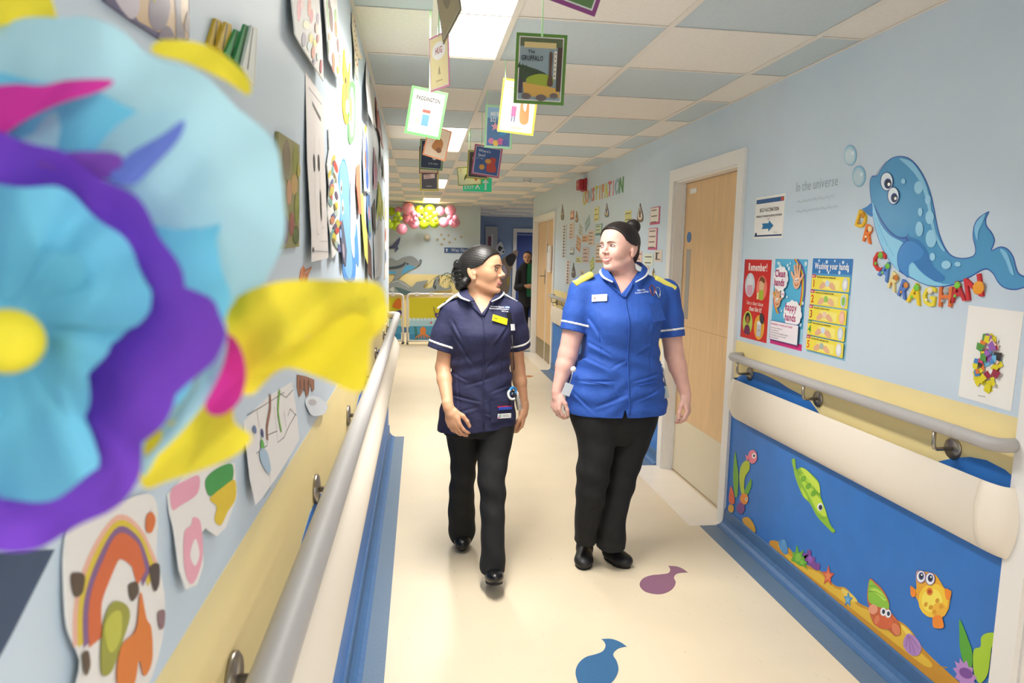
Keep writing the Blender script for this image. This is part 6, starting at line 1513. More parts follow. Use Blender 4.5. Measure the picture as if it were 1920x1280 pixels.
def g_pad(c, a, b):
    c.rect(-a, -b, a, b, '#d0cec8'); c.text('PADDINGTON', 0, b*.58, b*.20, '#2a2a30', 1, 'c', squeeze=.62)
    c.rect(-a*.22, -b*.62, a*.24, -b*.08, '#6fa3cf').rect(-a*.26, b*.02, a*.26, b*.16, '#d3685c').rect(-a*.62, -b*.5, -a*.42, -b*.3, '#eadfb0')
hanging_card('pale green-bordered hanging card with a blue and red patch on white', 799, 212, 2.7128, .135, .170, '#7fdc7c', g_pad, .14, -.13, (.024, 2.7128), pitch=.30)
def g_hug(c, a, b):
    c.rect(-a, -b, a, b, '#e8d79a'); c.ell(0, b*.45, a*.8, b*.36, '#f0ebe6'); c.text('HUG', 0, b*.34, b*.26, '#a83a4a', 1, 'c', squeeze=.8); c.line([(-a*.1, -b*.5), (0, -b*.2), (a*.1, -b*.5)], .004, '#8a7f62'); c.line([(-a*.4, -b*.75), (a*.4, -b*.75)], .003, '#b8a468')
hanging_card('pink-bordered hanging card reading HUG, turned nearly edge-on', 824, 116, 2.1128, .118, .150, '#d67fa0', g_hug, -1.12, -.02, (.060, 2.1128), .007)
def g_tea(c, a, b):
    c.rect(-a, -b, a, b, '#d6d3ca'); c.text('The', -a*.72, b*.66, b*.13, '#b3a45c', 0).text('Came', -a*.8, b*.46, b*.13, '#b3a45c', 0).text('To', -a*.4, b*.26, b*.13, '#b3a45c', 0)
    c.blob([(a*.2, -b*.6), (a*.12, b*.1), (a*.25, b*.45), (a*.3, 0), (a*.5, -b*.12), (a*.55, b*.45), (a*.66, b*.1), (a*.7, -b*.6)], '#e58a5a'); c.rect(-a*.42, -b*.4, -a*.12, b*.02, '#b5628a').rect(-a*.38, -b*.62, -a*.30, -b*.4, '#6a6a86').rect(-a*.22, -b*.62, -a*.14, -b*.4, '#6a6a86'); c.line([(-a*.4, -b*.86), (a*.4, -b*.86)], .004, '#e0c88a')
hanging_card('yellow-bordered hanging card half behind the woodland card', 972, 201, 3.3128, .168, .235, '#f2cf4a', g_tea, -.05, -.09, hx=-.44, pitch=.2)
def g_sea(c, a, b):
    c.rect(-a, -b, a, b, '#5f86b8'); c.rect(-a, b*.45, a, b, '#9cc4e6'); c.text('MER', -a*.75, b*.55, b*.22, '#f0f4f8', 1, squeeze=.8).text('SO', -a*.75, b*.25, b*.22, '#f0f4f8', 1, squeeze=.8)
    for x, y, r, col in ((-.6, -.75, .25, '#e58ab4'), (-.2, -.85, .25, '#f0c85a'), (.2, -.75, .28, '#d86aa0'), (.6, -.8, .25, '#6a6ab8'), (-.1, -.1, .2, '#4f86c8')): c.ell(x*a, y*b, r*a, r*a, col)
    c.star(-a*.3, b*.0, a*.4, '#f0a8b8'); c.ell(a*.4, -b*.3, a*.35, b*.12, '#4aa0d4', .4)
hanging_card('pale green-bordered hanging card with an undersea picture', 935, 238, 3.9128, .150, .225, '#a9e8b4', g_sea, 0, -.02, hx=-.44)
def g_spot(c, a, b):
    c.rect(-a, -b, a, b, '#3f5a96'); c.text('Where\'s', -a*.8, b*.62, b*.22, '#d3dae8', 1, squeeze=.8).text('Spot?', -a*.8, b*.30, b*.22, '#d3dae8', 1, squeeze=.8).text('Eric Hill', -a*.9, b*.08, b*.11, '#d3dae8', 0)
    c.blob([(a*.05, -b*.1), (a*.3, b*.3), (a*.75, b*.25), (a*.7, -b*.1), (a*.85, -b*.7), (a*.1, -b*.75)], '#c2473a'); c.ell(-a*.35, -b*.5, a*.22, b*.2, '#d99a3f'); c.ell(a*.1, b*.0, a*.25, b*.18, '#d99a3f')
hanging_card('magenta-bordered hanging card with blue cover, tilted', 913, 302, 4.5128, .176, .185, '#b8527f', g_spot, 0, -.12, hx=-.25)
def g_dark(c, a, b): c.rect(-a, -b, a, b, '#4a463f'); c.ell(-a*.4, b*.5, a*.3, b*.2, '#8a8a86'); c.ell(-a*.3, -b*.4, a*.4, b*.3, '#6a3f4a')
hanging_card('olive-bordered dark hanging card behind the magenta card', 897, 309, 5.1128, .158, .195, '#a9a52c', g_dark, 0, -.04, hx=-.4)
def g_leaf(c, a, b): c.rect(-a, -b, a, b, '#c2c3ae'); c.blob([(-a*.5, -b*.5), (-a*.4, b*.1), (0, b*.4), (a*.5, b*.1), (a*.6, -b*.5), (a*.2, -b*.1), (-a*.2, -b*.1)], '#3b4630'); c.ell(a*.6, -b*.45, a*.12, b*.2, '#b24a3a'); c.ell(-a*.8, b*.8, a*.08, b*.1, '#c2a23a')
hanging_card('wide green-bordered hanging card in front of the exit sign', 880, 330, 5.20, .170, .130, '#75852f', g_leaf, 0, .09, (.37, 5.7128), .009)
def g_peach(c, a, b): c.rect(-a, -b, a, b, '#e8cdb0'); c.blob([(-a*.5, -b*.4), (0, b*.4), (a*.6, b*.1), (a*.4, -b*.6)], '#b5763f'); c.ell(a*.3, -b*.5, a*.3, b*.2, '#8a5a3a')
hanging_card('peach-bordered hanging card behind the pale green card', 820, 268, 3.9128, .130, .165, '#efa074', g_peach, .25, -.22, (.07, 3.9128))
def g_hat(c, a, b):
    c.rect(-a, -b, a, b, '#26344f'); c.text('THE', -a*.7, b*.72, b*.16, '#e3e6ea', 1).text('CAT', -a*.2, b*.42, b*.2, '#e3e6ea', 1).text('HAT', -a*.05, b*.12, b*.2, '#e3e6ea', 1).text('by Dr. Seuss', -a*.25, -b*.72, b*.15, '#d9dde4', 0, squeeze=.62)
    for i in range(4): c.rect(-a*.85, b*(.62-.16*i), -a*.4, b*(.70-.16*i), ('#c9484f', '#e6e4e0')[i % 2])
    c.ell(a*.3, -b*.25, a*.2, b*.13, '#dfe3e8')
hanging_card('dark green-bordered hanging card with navy cover', 809, 290, 4.5128, .145, .182, '#5a8a45', g_hat, 0, -.04, (.07, 4.5128), .01)
hanging_card('red-edged hanging card almost hidden behind the navy cover', 804, 300, 4.95, .130, .180, '#a34a3f', g_peach, 0, 0, (.075, 5.1128), .008)
def g_wal(c, a, b): c.rect(-a, -b, a, b, '#55585c'); c.poly([(-a*.75, b*.62), (a*.7, b*.78), (a*.72, b*.28), (-a*.7, b*.12)], '#d9cfc4'); c.text('WHERE\'S', -a*.62, b*.42, b*.17, '#3a3230', 1, squeeze=.72, rot=.1).text('WALLY?', -a*.62, b*.2, b*.17, '#b03a3a', 1, squeeze=.8, rot=.1); c.line([(-a*.4, -b*.68), (a*.3, -b*.68)], b*.1, '#b0ada8')
hanging_card('yellow-bordered grey hanging card, lowest of the left row', 805, 338, 5.18, .133, .144, '#c9bf35', g_wal, 0, .01, (.075, 5.7128))
def g_tan(c, a, b): c.rect(-a, -b, a, b, '#b9a878'); c.ell(0, 0, a*.5, b*.5, '#9a8a62')
hanging_card('olive tan hanging card seen nearly edge-on at the top', 838, -18, 1.5128, .120, .165, '#857a4a', g_tan, -1.28, .30, (.055, 1.5128), .008)
def g_purp(c, a, b): c.rect(-a, -b, a, b, '#5a7a45'); c.blob([(-a*.6, -b*.8), (0, -b*.3), (a*.8, -b*.8)], '#c9bf8a')
hanging_card('purple-bordered hanging card cut off by the top edge', 1085, -75, 1.5128, .140, .185, '#8a3f7c', g_purp, -.15, -.32, (.36, 1.5128))
# exit sign
p = at(895, 346, 8.25); t = thing('exit_sign', 'green illuminated exit sign with white arrow hung from the ceiling', 'sign', p)
M = Matrix.Rotation(PI/2, 4, 'X')
MB().box(-.165, .165, -.078, .078, -.008, .008).build('panel', mat('exit_green', '#1fa06f', .3, emit='#1fa06f', estr=.25), t).matrix_local = M
MB().box(-.168, .168, .078, .105, -.02, .02).build('light_bar', WHITEPAINT, t).matrix_local = M
MB().box(-.003, .003, -.003, .003, .1, CEIL_Z-p.z).build('drop_rod', STEEL, t)
c = Canvas(.0085, .0003); c.text('EXIT', -.150, -.055, .042, '#f3f7f4', 1, squeeze=.85); c.poly([(.085, -.06), (.105, -.06), (.105, .02), (.135, .02), (.095, .065), (.055, .02), (.085, .02)], '#f3f7f4')
c.ell(.012, .04, .012, .012, '#f3f7f4'); c.line([(.008, .028), (.0, -.01), (-.02, -.05)], .016, '#f3f7f4'); c.line([(.0, -.01), (.025, -.05)], .012, '#f3f7f4'); c.line([(.006, .02), (.032, .005)], .009, '#f3f7f4'); c.line([(.006, .02), (-.02, .0)], .009, '#f3f7f4')
c.build('sign_print', t).matrix_local = M

# ------------------------------------------------------------------ far end: balloons, play gates, dolphins
LIME = mat('balloon_lime', '#bfe02a', .25, sss=.3); PINK = mat('balloon_pink', '#f7a3bd', .25, sss=.3)
BAL = [('l', 140, 260, 88), ('l', 105, 500, 80), ('l', 258, 305, 50), ('l', 212, 388, 52), ('l', 302, 385, 45), ('l', 88, 432, 48), ('l', 216, 512, 108), ('p', 262, 235, 72), ('p', 445, 208, 128), ('p', 425, 390, 110), ('p', 330, 585, 112), ('p', 552, 480, 112), ('p', 577, 400, 56), ('p', 545, 300, 66), ('l', 650, 232, 96), ('l', 842, 228, 112), ('l', 768, 325, 60), ('l', 682, 385, 50), ('l', 735, 492, 102), ('l', 928, 478, 102), ('l', 796, 402, 50), ('l', 856, 372, 45), ('l', 940, 312, 62), ('l', 958, 408, 52), ('p', 1040, 250, 92), ('p', 1228, 240, 112), ('p', 1105, 462, 104), ('p', 1298, 462, 114), ('p', 1208, 372, 52), ('p', 1318, 370, 52), ('p', 1297, 416, 50), ('p', 1238, 482, 42), ('p', 625, 330, 48)]
bal_mesh = {}
def balloon_mesh(m):
    if m.name not in bal_mesh:
        rings = []
        for i in range(13):
            ph = PI*i/12; r = math.sin(ph)*(1 if ph < PI/2 else 1-.10*math.sin(ph*2-PI)); z = math.cos(ph)*(1 if ph < PI/2 else 1.12)
            rings.append([(max(r, .004)*math.cos(a), max(r, .004)*math.sin(a), z) for a in np.linspace(0, 2*PI, 19)[:-1]])
        me = MB().loft(rings).mesh('balloon'); me.materials.append(m); me.polygons.foreach_set('use_smooth', [True]*len(me.polygons))
        kn = MB().loft([[(r*math.cos(a), r*math.sin(a), z) for a in np.linspace(0, 2*PI, 9)[:-1]] for r, z in ((.03, -1.10), (.05, -1.16), (.09, -1.22))]).mesh('knot'); kn.materials.append(m)
        bal_mesh[m.name] = (me, kn)
    return bal_mesh[m.name]
spots = []
for i, (k, x, y, r) in enumerate(BAL): spots.append([12.95-(.14 if r < 70 else 0)-.05*((i*7) % 3), 720+x/9.844, 370+y/9.844, r/9.844*.95])
for it in range(220):                     # settle the balloons so that they touch but do not run into one another
    moved = False
    pos = [at(q[1], q[2], q[0]) for q in spots]; rad = [q[3]/F_PX*q[0] for q in spots]
    for i in range(len(spots)):
        for j in range(i):
            d_ = pos[i]-pos[j]; ov = (rad[i]+rad[j])*1.03-d_.length
            if ov > 0:
                s_ = 1 if d_.y >= 0 else -1; e_ = min(.03, ov*.5+.004)
                spots[i][0] = min(13.18, max(12.2, spots[i][0]+s_*e_)); spots[j][0] = min(13.18, max(12.2, spots[j][0]-s_*e_)); moved = True
    if not moved: break
WORDS = ['leftmost', 'second from the left', 'third from the left', 'fourth from the left', 'fifth from the left', 'sixth from the left', 'seventh from the left', 'eighth from the left', 'ninth from the left', 'tenth from the left', 'eleventh from the left', 'twelfth from the left', 'thirteenth from the left', 'fourteenth from the left', 'fifteenth from the left']
def kind_(q): return (q[0], q[3] < 70)
for i, (k, x, y, r) in enumerate(BAL):
    Y, px, py, rp = spots[i]; p = at(px, py, Y); R_ = rp/F_PX*Y; small = r < 70
    rank = sum(1 for q in BAL if kind_(q) == kind_(BAL[i]) and (q[1], q[2]) < (x, y))
    sz = ('small ' if small else 'large ')+('lime green' if k == 'l' else 'pink')
    t = thing('balloon', '%s balloon, %s of its colour and size in the garland' % (sz, WORDS[rank]), 'balloon', p, group='balloon garland on the end wall')
    me, kn = balloon_mesh(LIME if k == 'l' else PINK)
    for nm, q in (('balloon_skin', me), ('knot', kn)):
        o = bpy.data.objects.new(nm, q); COL.objects.link(o); o.parent = t; o.scale = (R_*.97, R_*.97, R_*.92)
        o.rotation_euler = (random.Random(i).uniform(.6, 1.2) * -1, random.Random(i+50).uniform(-.5, .5), 0)
    if i == 9:
        c = Canvas(0, .0004); [c.line([(-.045+.02*k, -.010), (-.040+.02*k, .012), (-.032+.02*k, -.006)], .005, '#8a3a5a') for k in range(4)]; o = c.build('balloon_print', t); o.matrix_local = Matrix.Translation((0, -R_*1.01, 0)) @ Matrix.Rotation(PI/2, 4, 'X')
# play gates
GATE = mat('gate_white_tube', '#eceae6', .4); 
def gate(label, x0, y0, x1, y1, h0, draw):
    a, b_ = Vector((x0, y0, 0)), Vector((x1, y1, 0)); d = b_-a; Ln = d.length; yaw = math.atan2(d.y, d.x)
    t = thing('play_gate', label, 'gate', M=Matrix.Translation(a) @ Matrix.Rotation(yaw, 4, 'Z'), group='play gates across the corridor end')
    e = .045; fr = [(0, 0, .03), (0, 0, h0-e), (e*.3, 0, h0-e*.3), (e, 0, h0), (Ln-e, 0, h0), (Ln-e*.3, 0, h0-e*.3), (Ln, 0, h0-e), (Ln, 0, .03)]
    MB().tube(fr, .017, 10).build('frame', GATE, t, True); MB().tube([(0, 0, .05), (Ln, 0, .05)], .014, 10).build('bottom_bar', GATE, t, True)
    for x in (0, Ln): MB().box(x-.015, x+.015, -.05, .05, 0, .03, .006).build('foot', mat('gate_foot', '#4a4a48', .6), t)
    for x in (Ln*.2, Ln*.5, Ln*.8): MB().box(x-.03, x+.03, -.02, .02, h0-.035, h0+.02, .006).build('clip', GATE, t)
    MB().box(.03, Ln-.03, -.003, .003, .07, h0-.06).build('fabric', mat('gate_fabric', '#d8cf2a', .7), t)
    c = Canvas(.0035, .0003); draw(c, Ln, h0); o = c.build('printed_scene', t); o.matrix_local = Matrix.Rotation(PI/2, 4, 'X')
def g_scene(c, L_, h):
    c.rect(.03, .07, L_-.03, h*.42, '#4fa3cc'); c.rect(.03, h*.36, L_-.03, h*.5, '#a9d3e4'); c.rect(.03, .07, L_-.03, h*.2, '#3a8fc0')
    n = int(L_/.06)
    for i in range(n): c.ell(.05+i*(L_-.1)/max(1, n-1), h*.5, .026, .03, '#cfe6ee'); c.ell(.062+i*(L_-.1)/max(1, n-1), h*.535, .016, .016, '#d8cf2a')
    for x in (.12, .15): c.line([(x*L_+.05, .08), (x*L_+.02, h*.35)], .012, '#2f7a4a')
    x, y = L_*.33, h*.27
    c.ell(x, y, .05, .065, '#e38a3a')
    for k in range(6): c.line([(x+.012*(k-2.5), y-.05), (x+.04*(k-2.5), y-.1), (x+.05*(k-2.5), y-.13)], .016, '#e38a3a', 3)
    for x in (.5, .62): c.ell(L_*x, h*.43, .018, .015, '#d2485f')
    c.blob([(L_*.58, h*.62), (L_*.62, h*.52), (L_*.75, h*.5), (L_*.95, h*.55), (L_*.96, h*.68), (L_*.75, h*.62)], '#4a3a7a'); c.ell(L_*.66, h*.57, .028, .032, '#e0c83a'); c.ell(L_*.74, h*.56, .02, .022, '#d2488a'); c.line([(L_*.58, h*.62), (L_*.55, h*.75)], .01, '#4a3a5a')
    c.blob([(L_*.8, h*.75), (L_*.88, h*.9), (L_*.96, h*.9), (L_*.96, h*.72)], '#e07a2a')
gate('white-framed play gate with yellow and sea print, left of the pair', -1.10, 11.95, -.262, 11.72, .82, g_scene)
gate('white-framed play gate with yellow and sea print, beside the navy nurse', -.190, 11.69, .585, 11.74, .83, g_scene)
gate('white-framed play gate behind the navy nurse', .66, 11.86, 1.10, 12.4, .83, g_scene)
# dolphins cut from board, standing off the end wall
def far_cut(name, label, cat, pts, m, Y, draw=None, th=.02, ox=720, oy=440, sc=5.82, smooth=3, group=None):
    W2 = [at(ox+x/sc, oy+y/sc, Y) for x, y in pts]; cx = sum(p.x for p in W2)/len(W2); zb = min(p.z for p in W2)
    t = thing(name, label, cat, M=Matrix.Translation((cx, Y, zb)) @ Matrix.Rotation(PI/2, 4, 'X'), group=group)
    g = lambda x, y: (at(ox+x/sc, oy+y/sc, Y).x-cx, at(ox+x/sc, oy+y/sc, Y).z-zb)
    O_ = [g(*q) for q in pts]; MB().prism(smooth_closed(O_, smooth) if smooth else O_, -th, 0).build('board', m, t)
    if draw:
        c = Canvas(.0004, .0005); G = lambda P_: [g(*q) for q in P_]
        draw(c, G, lambda x, y, rx, ry, col: c.poly([g(x+rx*math.cos(k), y+ry*math.sin(k)) for k in np.linspace(0, 2*PI, 15)[:-1]], col)); c.build_each('painted_patch', t)
    return t
DOL = mat('painted_dolphin_grey', '#8f979d', .5)
far_cut('dolphin_cutout', 'upper grey dolphin cut-out with blue belly on the end wall', 'cut-out', [(-60, 270), (40, 262), (90, 255), (140, 280), (200, 250), (290, 232), (350, 258), (378, 292), (392, 270), (410, 275), (408, 300), (380, 340), (335, 362), (280, 390), (200, 440), (150, 490), (100, 485), (115, 425), (-60, 430)], DOL, YEND-.03,
        lambda c, G, D: (c.blob(G([(-50, 350), (60, 350), (170, 330), (240, 295), (215, 345), (120, 375), (-50, 378)]), '#4b5660'), c.blob(G([(215, 370), (255, 330), (330, 345), (335, 360), (270, 390), (190, 435)]), '#5aa9d8'), c.blob(G([(-50, 395), (120, 400), (115, 425), (-50, 428)]), '#5aa9d8'), D(258, 318, 9, 10, '#1d2024'), c.line(G([(385, 285), (402, 272), (408, 290), (385, 330), (365, 340)]), .012, '#3d444c', 3)))
far_cut('dolphin_cutout', 'lower grey dolphin cut-out with raised tail above the play gates', 'cut-out', [(-40, 640), (40, 560), (70, 515), (140, 492), (210, 510), (300, 568), (350, 520), (420, 505), (484, 500), (432, 555), (450, 585), (525, 572), (545, 500), (605, 440), (598, 540), (640, 572), (690, 585), (733, 555), (715, 602), (600, 612), (420, 640), (200, 660), (60, 650)], DOL, YEND-.06,
        lambda c, G, D: (c.blob(G([(120, 575), (170, 580), (260, 610), (330, 640), (200, 648)]), '#4f6a72'), c.blob(G([(535, 560), (555, 500), (575, 480), (552, 545), (570, 565), (560, 600)]), '#4b5660'), c.line(G([(90, 520), (150, 505), (220, 540), (280, 580)]), .012, '#c3c9cc', 3), c.blob(G([(60, 600), (100, 570), (110, 620)]), '#c9ced0')))
far_cut('tail_cutout', 'small dark blue whale tail cut-out high on the end wall', 'cut-out', [(30, 140), (80, 122), (115, 90), (145, 55), (176, 28), (168, 85), (147, 128), (160, 148), (138, 175), (122, 194), (122, 145), (70, 155)], mat('painted_tail_blue', '#565f8c', .5), YEND-.03)
p = at(866, 469.5, YEND); t = thing('direction_sign', 'blue Way Out sign with white arrow on the end wall', 'sign', M=Matrix.Translation((p.x, YEND, p.z)) @ Matrix.Rotation(PI/2, 4, 'X'))
MB().box(-.33, .33, -.05, .05, 0, .008).build('panel', mat('sign_navy', '#3d5a8c', .4), t)
c = Canvas(.0085, .0004); c.poly([(-.292, -.03), (-.276, -.03), (-.276, .005), (-.262, .005), (-.284, .034), (-.306, .005), (-.292, .005)], '#eef1f4'); c.text('Way Out', -.20, -.022, .058, '#e6e9ee', 0, squeeze=.9); c.build('sign_print', t)
STAR = mat('gold_star_foil', '#b9ad8c', .35)
for i, (x, y, n_) in enumerate(((985, 775, 'lowest left'), (1110, 770, 'middle'), (1210, 830, 'lower'), (1065, 865, 'bottom'), (1310, 770, 'right of middle'), (1425, 730, 'far right'), (1190, 700, 'upper'), (1060, 690, 'top left'))):
    p = at(720+x/9.844, 370+y/9.844, YEND); t = thing('star_decoration', '%s small gold star on the end wall below the pink balloons' % n_, 'star', M=Matrix.Translation((p.x, YEND, p.z)) @ Matrix.Rotation(PI/2, 4, 'X'), group='gold stars on the end wall')
    MB().prism([((.035 if k % 2 == 0 else .015)*math.sin(PI*k/5+i), (.035 if k % 2 == 0 else .015)*math.cos(PI*k/5+i)) for k in range(10)], 0, .006).build('star', STAR, t); MB().ball((0, 0, .006), (.008, .008, .004), 8, 6).build('boss', STAR, t, True)
p = at(801, 444, YEND-.02); t = thing('paper_lantern', 'round pale paper decoration under the balloons', 'decoration', (p.x, p.y-.02, p.z))
b2 = MB(); 
for k in range(16):
    a = 2*PI*k/16; b2.tube([(0, 0, 0), (.035*math.cos(a), -.012, .035*math.sin(a)), (.068*math.cos(a), 0, .068*math.sin(a))], [.008, .010, .004], 6)
b2.build('pleats', mat('cream_tissue', '#d3cdb8', .7), t, True); MB().ball((0, -.012, 0), (.02, .01, .02), 10, 6).build('button', WHITEPAINT, t, True)
# palm
p = at(862, 560, 12.85); t = thing('potted_palm', 'dark green palm in a pot behind the navy nurse', 'plant', (p.x, 12.85, 0))
MB().loft([[(r*math.cos(a), r*math.sin(a), z) for a in np.linspace(0, 2*PI, 17)[:-1]] for r, z in ((.13, 0), (.17, .28), (.18, .30), (.155, .30))]).build('pot', mat('pot_brown', '#6a4a38', .6), t, True)
MB().tube([(0, 0, .28), (.01, 0, .6), (-.01, 0, .95)], [.03, .025, .018], 8).build('trunk', mat('palm_trunk', '#4a3a28', .8), t, True)
LEAFM = mat('palm_leaf', '#3f4a2a', .5)
for k in range(11):
    a = 2*PI*k/11+.3; ln = .42+.08*(k % 3); up_ = .55+.25*((k*5) % 3)/2
    st = [(math.cos(a)*ln*s_, math.sin(a)*ln*s_*.7, .92+up_*s_-.75*up_*s_**2.2*1.3) for s_ in np.linspace(0, 1, 9)]
    fr = MB().tube(st, [.006-.0005*i for i in range(9)], 5)
    for i in range(1, 9):
        q = Vector(st[i]); d = (Vector(st[i])-Vector(st[i-1])).normalized(); sd = d.cross(Vector((0, 0, 1))).normalized()
        for s_ in (-1, 1):
            tip = q+sd*s_*.14*(1-.06*i)+d*.06-Vector((0, 0, .05)); n_ = Vector((0, 0, .004)); w_ = d*.010
            fr.add([q-w_, q+w_, tip, q+n_], [(0, 1, 2), (1, 3, 2), (3, 0, 2)])
    fr.build('frond', LEAFM, t)

# ------------------------------------------------------------------ dim lobby beyond
ceiling_light(14.7, 'dim fill light added in the far lobby, round the corner', 3.0, 15.0)  # lamp added out of view to brighten the lobby
lx0 = at(962, 440, YDARK).x; lx1 = lx0+1.0
d = empty('door_4', (lx0, YDARK, 0)); d['kind'] = 'structure'
MB().box(0, .09, -.03, 0, 0, 2.12).box(.91, 1.0, -.03, 0, 0, 2.12).box(.09, .91, -.03, 0, 2.03, 2.12).build('casing', WHITEPAINT, d)
MB().box(.09, .91, -.012, 0, 0, 2.03).build('leaf', mat('navy_door', '#33478c', .5), d)
MB().box(.10, .55, -.02, -.012, 1.96, 2.0).build('sign_strip', mat('door_strip', '#7a8cc0', .4), d)
far_cut('panda_cutout', 'black and white panda head cut-out in the dim lobby', 'cut-out', [(225, 335), (250, 310), (268, 335), (275, 365), (285, 395), (265, 412), (240, 420), (215, 400), (212, 365)], mat('panda_white', '#d4d6dc', .6), YDARK-.04, lambda c, G, D: (D(243, 366, 14, 22, '#1d1d22'), D(272, 392, 8, 8, '#1d1d22'), D(262, 362, 5, 10, '#1d1d22'), D(246, 366, 4, 6, '#8a8a92')), ox=880, oy=380, sc=4.264)
far_cut('board', 'pale display board beside the panda in the dim lobby', 'board', [(130, 190), (225, 192), (225, 330), (205, 400), (130, 400)], mat('board_grey', '#b4b2b8', .6), YDARK-.06, lambda c, G, D: (c.poly(G([(150, 270), (175, 268), (172, 360), (148, 370)]), '#7a4a5a'), c.poly(G([(178, 250), (188, 250), (188, 390), (178, 390)]), '#dcdde2')), ox=880, oy=380, sc=4.264, smooth=0)
far_cut('animal_cutout', 'brown and black animal cut-out behind the navy nurse face', 'cut-out', [(240, 480), (290, 430), (340, 400), (375, 375), (390, 400), (378, 440), (350, 500), (330, 560), (325, 640), (310, 720), (240, 720), (245, 600), (270, 540)], mat('animal_brown', '#7a6a5a', .6), YDARK-.5, lambda c, G, D: (c.blob(G([(290, 440), (340, 405), (375, 430), (345, 500), (310, 500)]), '#1f1c1c'), c.blob(G([(250, 500), (280, 500), (300, 560), (280, 600), (255, 600)]), '#9a92a0'), c.poly(G([(300, 590), (325, 590), (322, 660), (300, 660)]), '#8a7a3f')), ox=880, oy=380, sc=4.264)
# person waiting in the lobby doorway
P = Person('person in dark jacket over a green top, standing in the dim far doorway', 12.25, 985, 637)
L = P.L
DARKC = mat('dark_jacket', '#16161a', .85); GREENC = mat('green_top', '#1f6a48', .8)
FR3 = head_frame(L(997, 484, 0), 1, math.radians(-15), 0, 0, .98)
b = Solid(np.array([-.32, -.2, .5]), np.array([.42, .2, 1.70]), .006)
put_head(b, FR3); nb = L(992, 500, 0); b.cap(hp(FR3, -.02, 0, .05), nb, .05, .055, .02)
sA, eA, wA = L(974, 510, 0), L(970, 530, -.02), L(984, 533, -.16); sB, eB, wB = L(1012, 510, 0), L(1014, 530, -.02), L(1000, 534, -.16)
b.ell(L(993, 515, 0), (.15, .09, .14), None, .03)
for a, e, w in ((sA, eA, wA), (sB, eB, wB)):
    e[2] = a[2]-.27; w[2] = e[2]+.04; b.chain([(a, .045), (e, .036), (w, .025)], .01)
put_hand(b, wA, (.9, -.2, -.1), (0, .6, -.4), (0, -.2, 1), .9); put_hand(b, wB, (-.9, -.2, -.1), (0, .6, -.4), (0, -.2, 1), .9)
b.build('body', SKIN_TAN, P.root)
face_parts(P, b, FR3, LIP_A, BROW, 0, .1)
hair_cap(P, FR3, HAIR_BLACK, [(.0, -.03), (.09, -.02), (.12, .02), (.16, .05), (.19, .075), (.22, .09)], .03, .006, [lambda b: b.ell(hp(FR3, -.08, 0, .08), (.04, .05, .06), head_axes(FR3), .02)], res=.006)
cx = L(993, 560, 0)[0]
t = Solid(np.array([-.32, -.22, .55]), np.array([.42, .22, 1.5]), .008)
t.loft([(.60, cx, 0, .20, .14), (.85, cx, 0, .20, .13), (1.1, cx, 0, .19, .125), (1.28, cx, 0, .20, .115), (1.36, cx, 0, .14, .09), (1.42, cx, 0, .06, .06)], .01)
for a, e, w in ((sA, eA, wA), (sB, eB, wB)): t.chain([(a, .062), (e, .056), (e*.15+w*.85, .045)], .02)
t.put(lambda X, Y, Z: np.maximum(np.abs(X-cx)-.075, Y+.02)+0*Z, (cx-.08, -.25, .7), (cx+.08, -.02, 1.5), .01, 's'); t.build('jacket', DARKC, P.root)
t = Solid(np.array([-.2, -.2, .6]), np.array([.3, .2, 1.45]), .008); t.loft([(.70, cx, 0, .15, .12), (.95, cx, 0, .16, .12), (1.2, cx, 0, .16, .112), (1.36, cx, 0, .10, .08)], .01); t.build('top', GREENC, P.root)
tr = Solid(np.array([-.32, -.22, .02]), np.array([.4, .22, .80]), .008)
tr.loft([(.62, cx, 0, .18, .13), (.78, cx, 0, .18, .13)], .02)
for s_ in (-.09, .09): tr.loft([(.05, cx+s_, .0, .07, .075), (.4, cx+s_, 0, .075, .08), (.75, cx+s_*.9, 0, .09, .10)], .01)
tr.build('trousers', DARKC, P.root)
for s_ in (-.09, .09): shoe(P, (cx+s_, .06, .001), (cx+s_, -.18, .001), BLACKMATT)

# ------------------------------------------------------------------ tissue paper flower close to the camera, on a wire from the left wall
def tissue(name, col, deep):
    m = bpy.data.materials.new(name); m.use_nodes = True; nt = m.node_tree; N = nt.nodes.new; L_ = nt.links.new
    b = nt.nodes['Principled BSDF']; b.inputs['Base Color'].default_value = (*lin(col), 1); b.inputs['Roughness'].default_value = .75; b.inputs['Specular IOR Level'].default_value = .2
    tr = N('ShaderNodeBsdfTranslucent'); tr.inputs[0].default_value = (*lin(deep), 1); mx = N('ShaderNodeMixShader'); mx.inputs[0].default_value = .22
    tc = N('ShaderNodeTexCoord'); n = N('ShaderNodeTexNoise'); n.inputs['Scale'].default_value = 55; n.inputs['Detail'].default_value = 4; bp = N('ShaderNodeBump'); bp.inputs['Strength'].default_value = .35; bp.inputs['Distance'].default_value = .004
    L_(tc.outputs['Object'], n.inputs['Vector']); L_(n.outputs[0], bp.inputs['Height']); L_(bp.outputs[0], b.inputs['Normal']); L_(bp.outputs[0], tr.inputs['Normal'])
    L_(b.outputs[0], mx.inputs[1]); L_(tr.outputs[0], mx.inputs[2]); L_(mx.outputs[0], nt.nodes['Material Output'].inputs['Surface'])
    return m
T_PALE = tissue('tissue_pale_blue', '#bde6ef', '#ccf0f6'); T_BLUE = tissue('tissue_blue', '#7fd2ec', '#8adcf2'); T_PURP = tissue('tissue_purple', '#8248cc', '#a868e8'); T_PINK = tissue('tissue_magenta', '#e0389c', '#f050b0'); T_VIO = tissue('tissue_violet', '#8a4fb4', '#a868d0'); T_YEL = tissue('tissue_yellow', '#ffe636', '#fff07a')
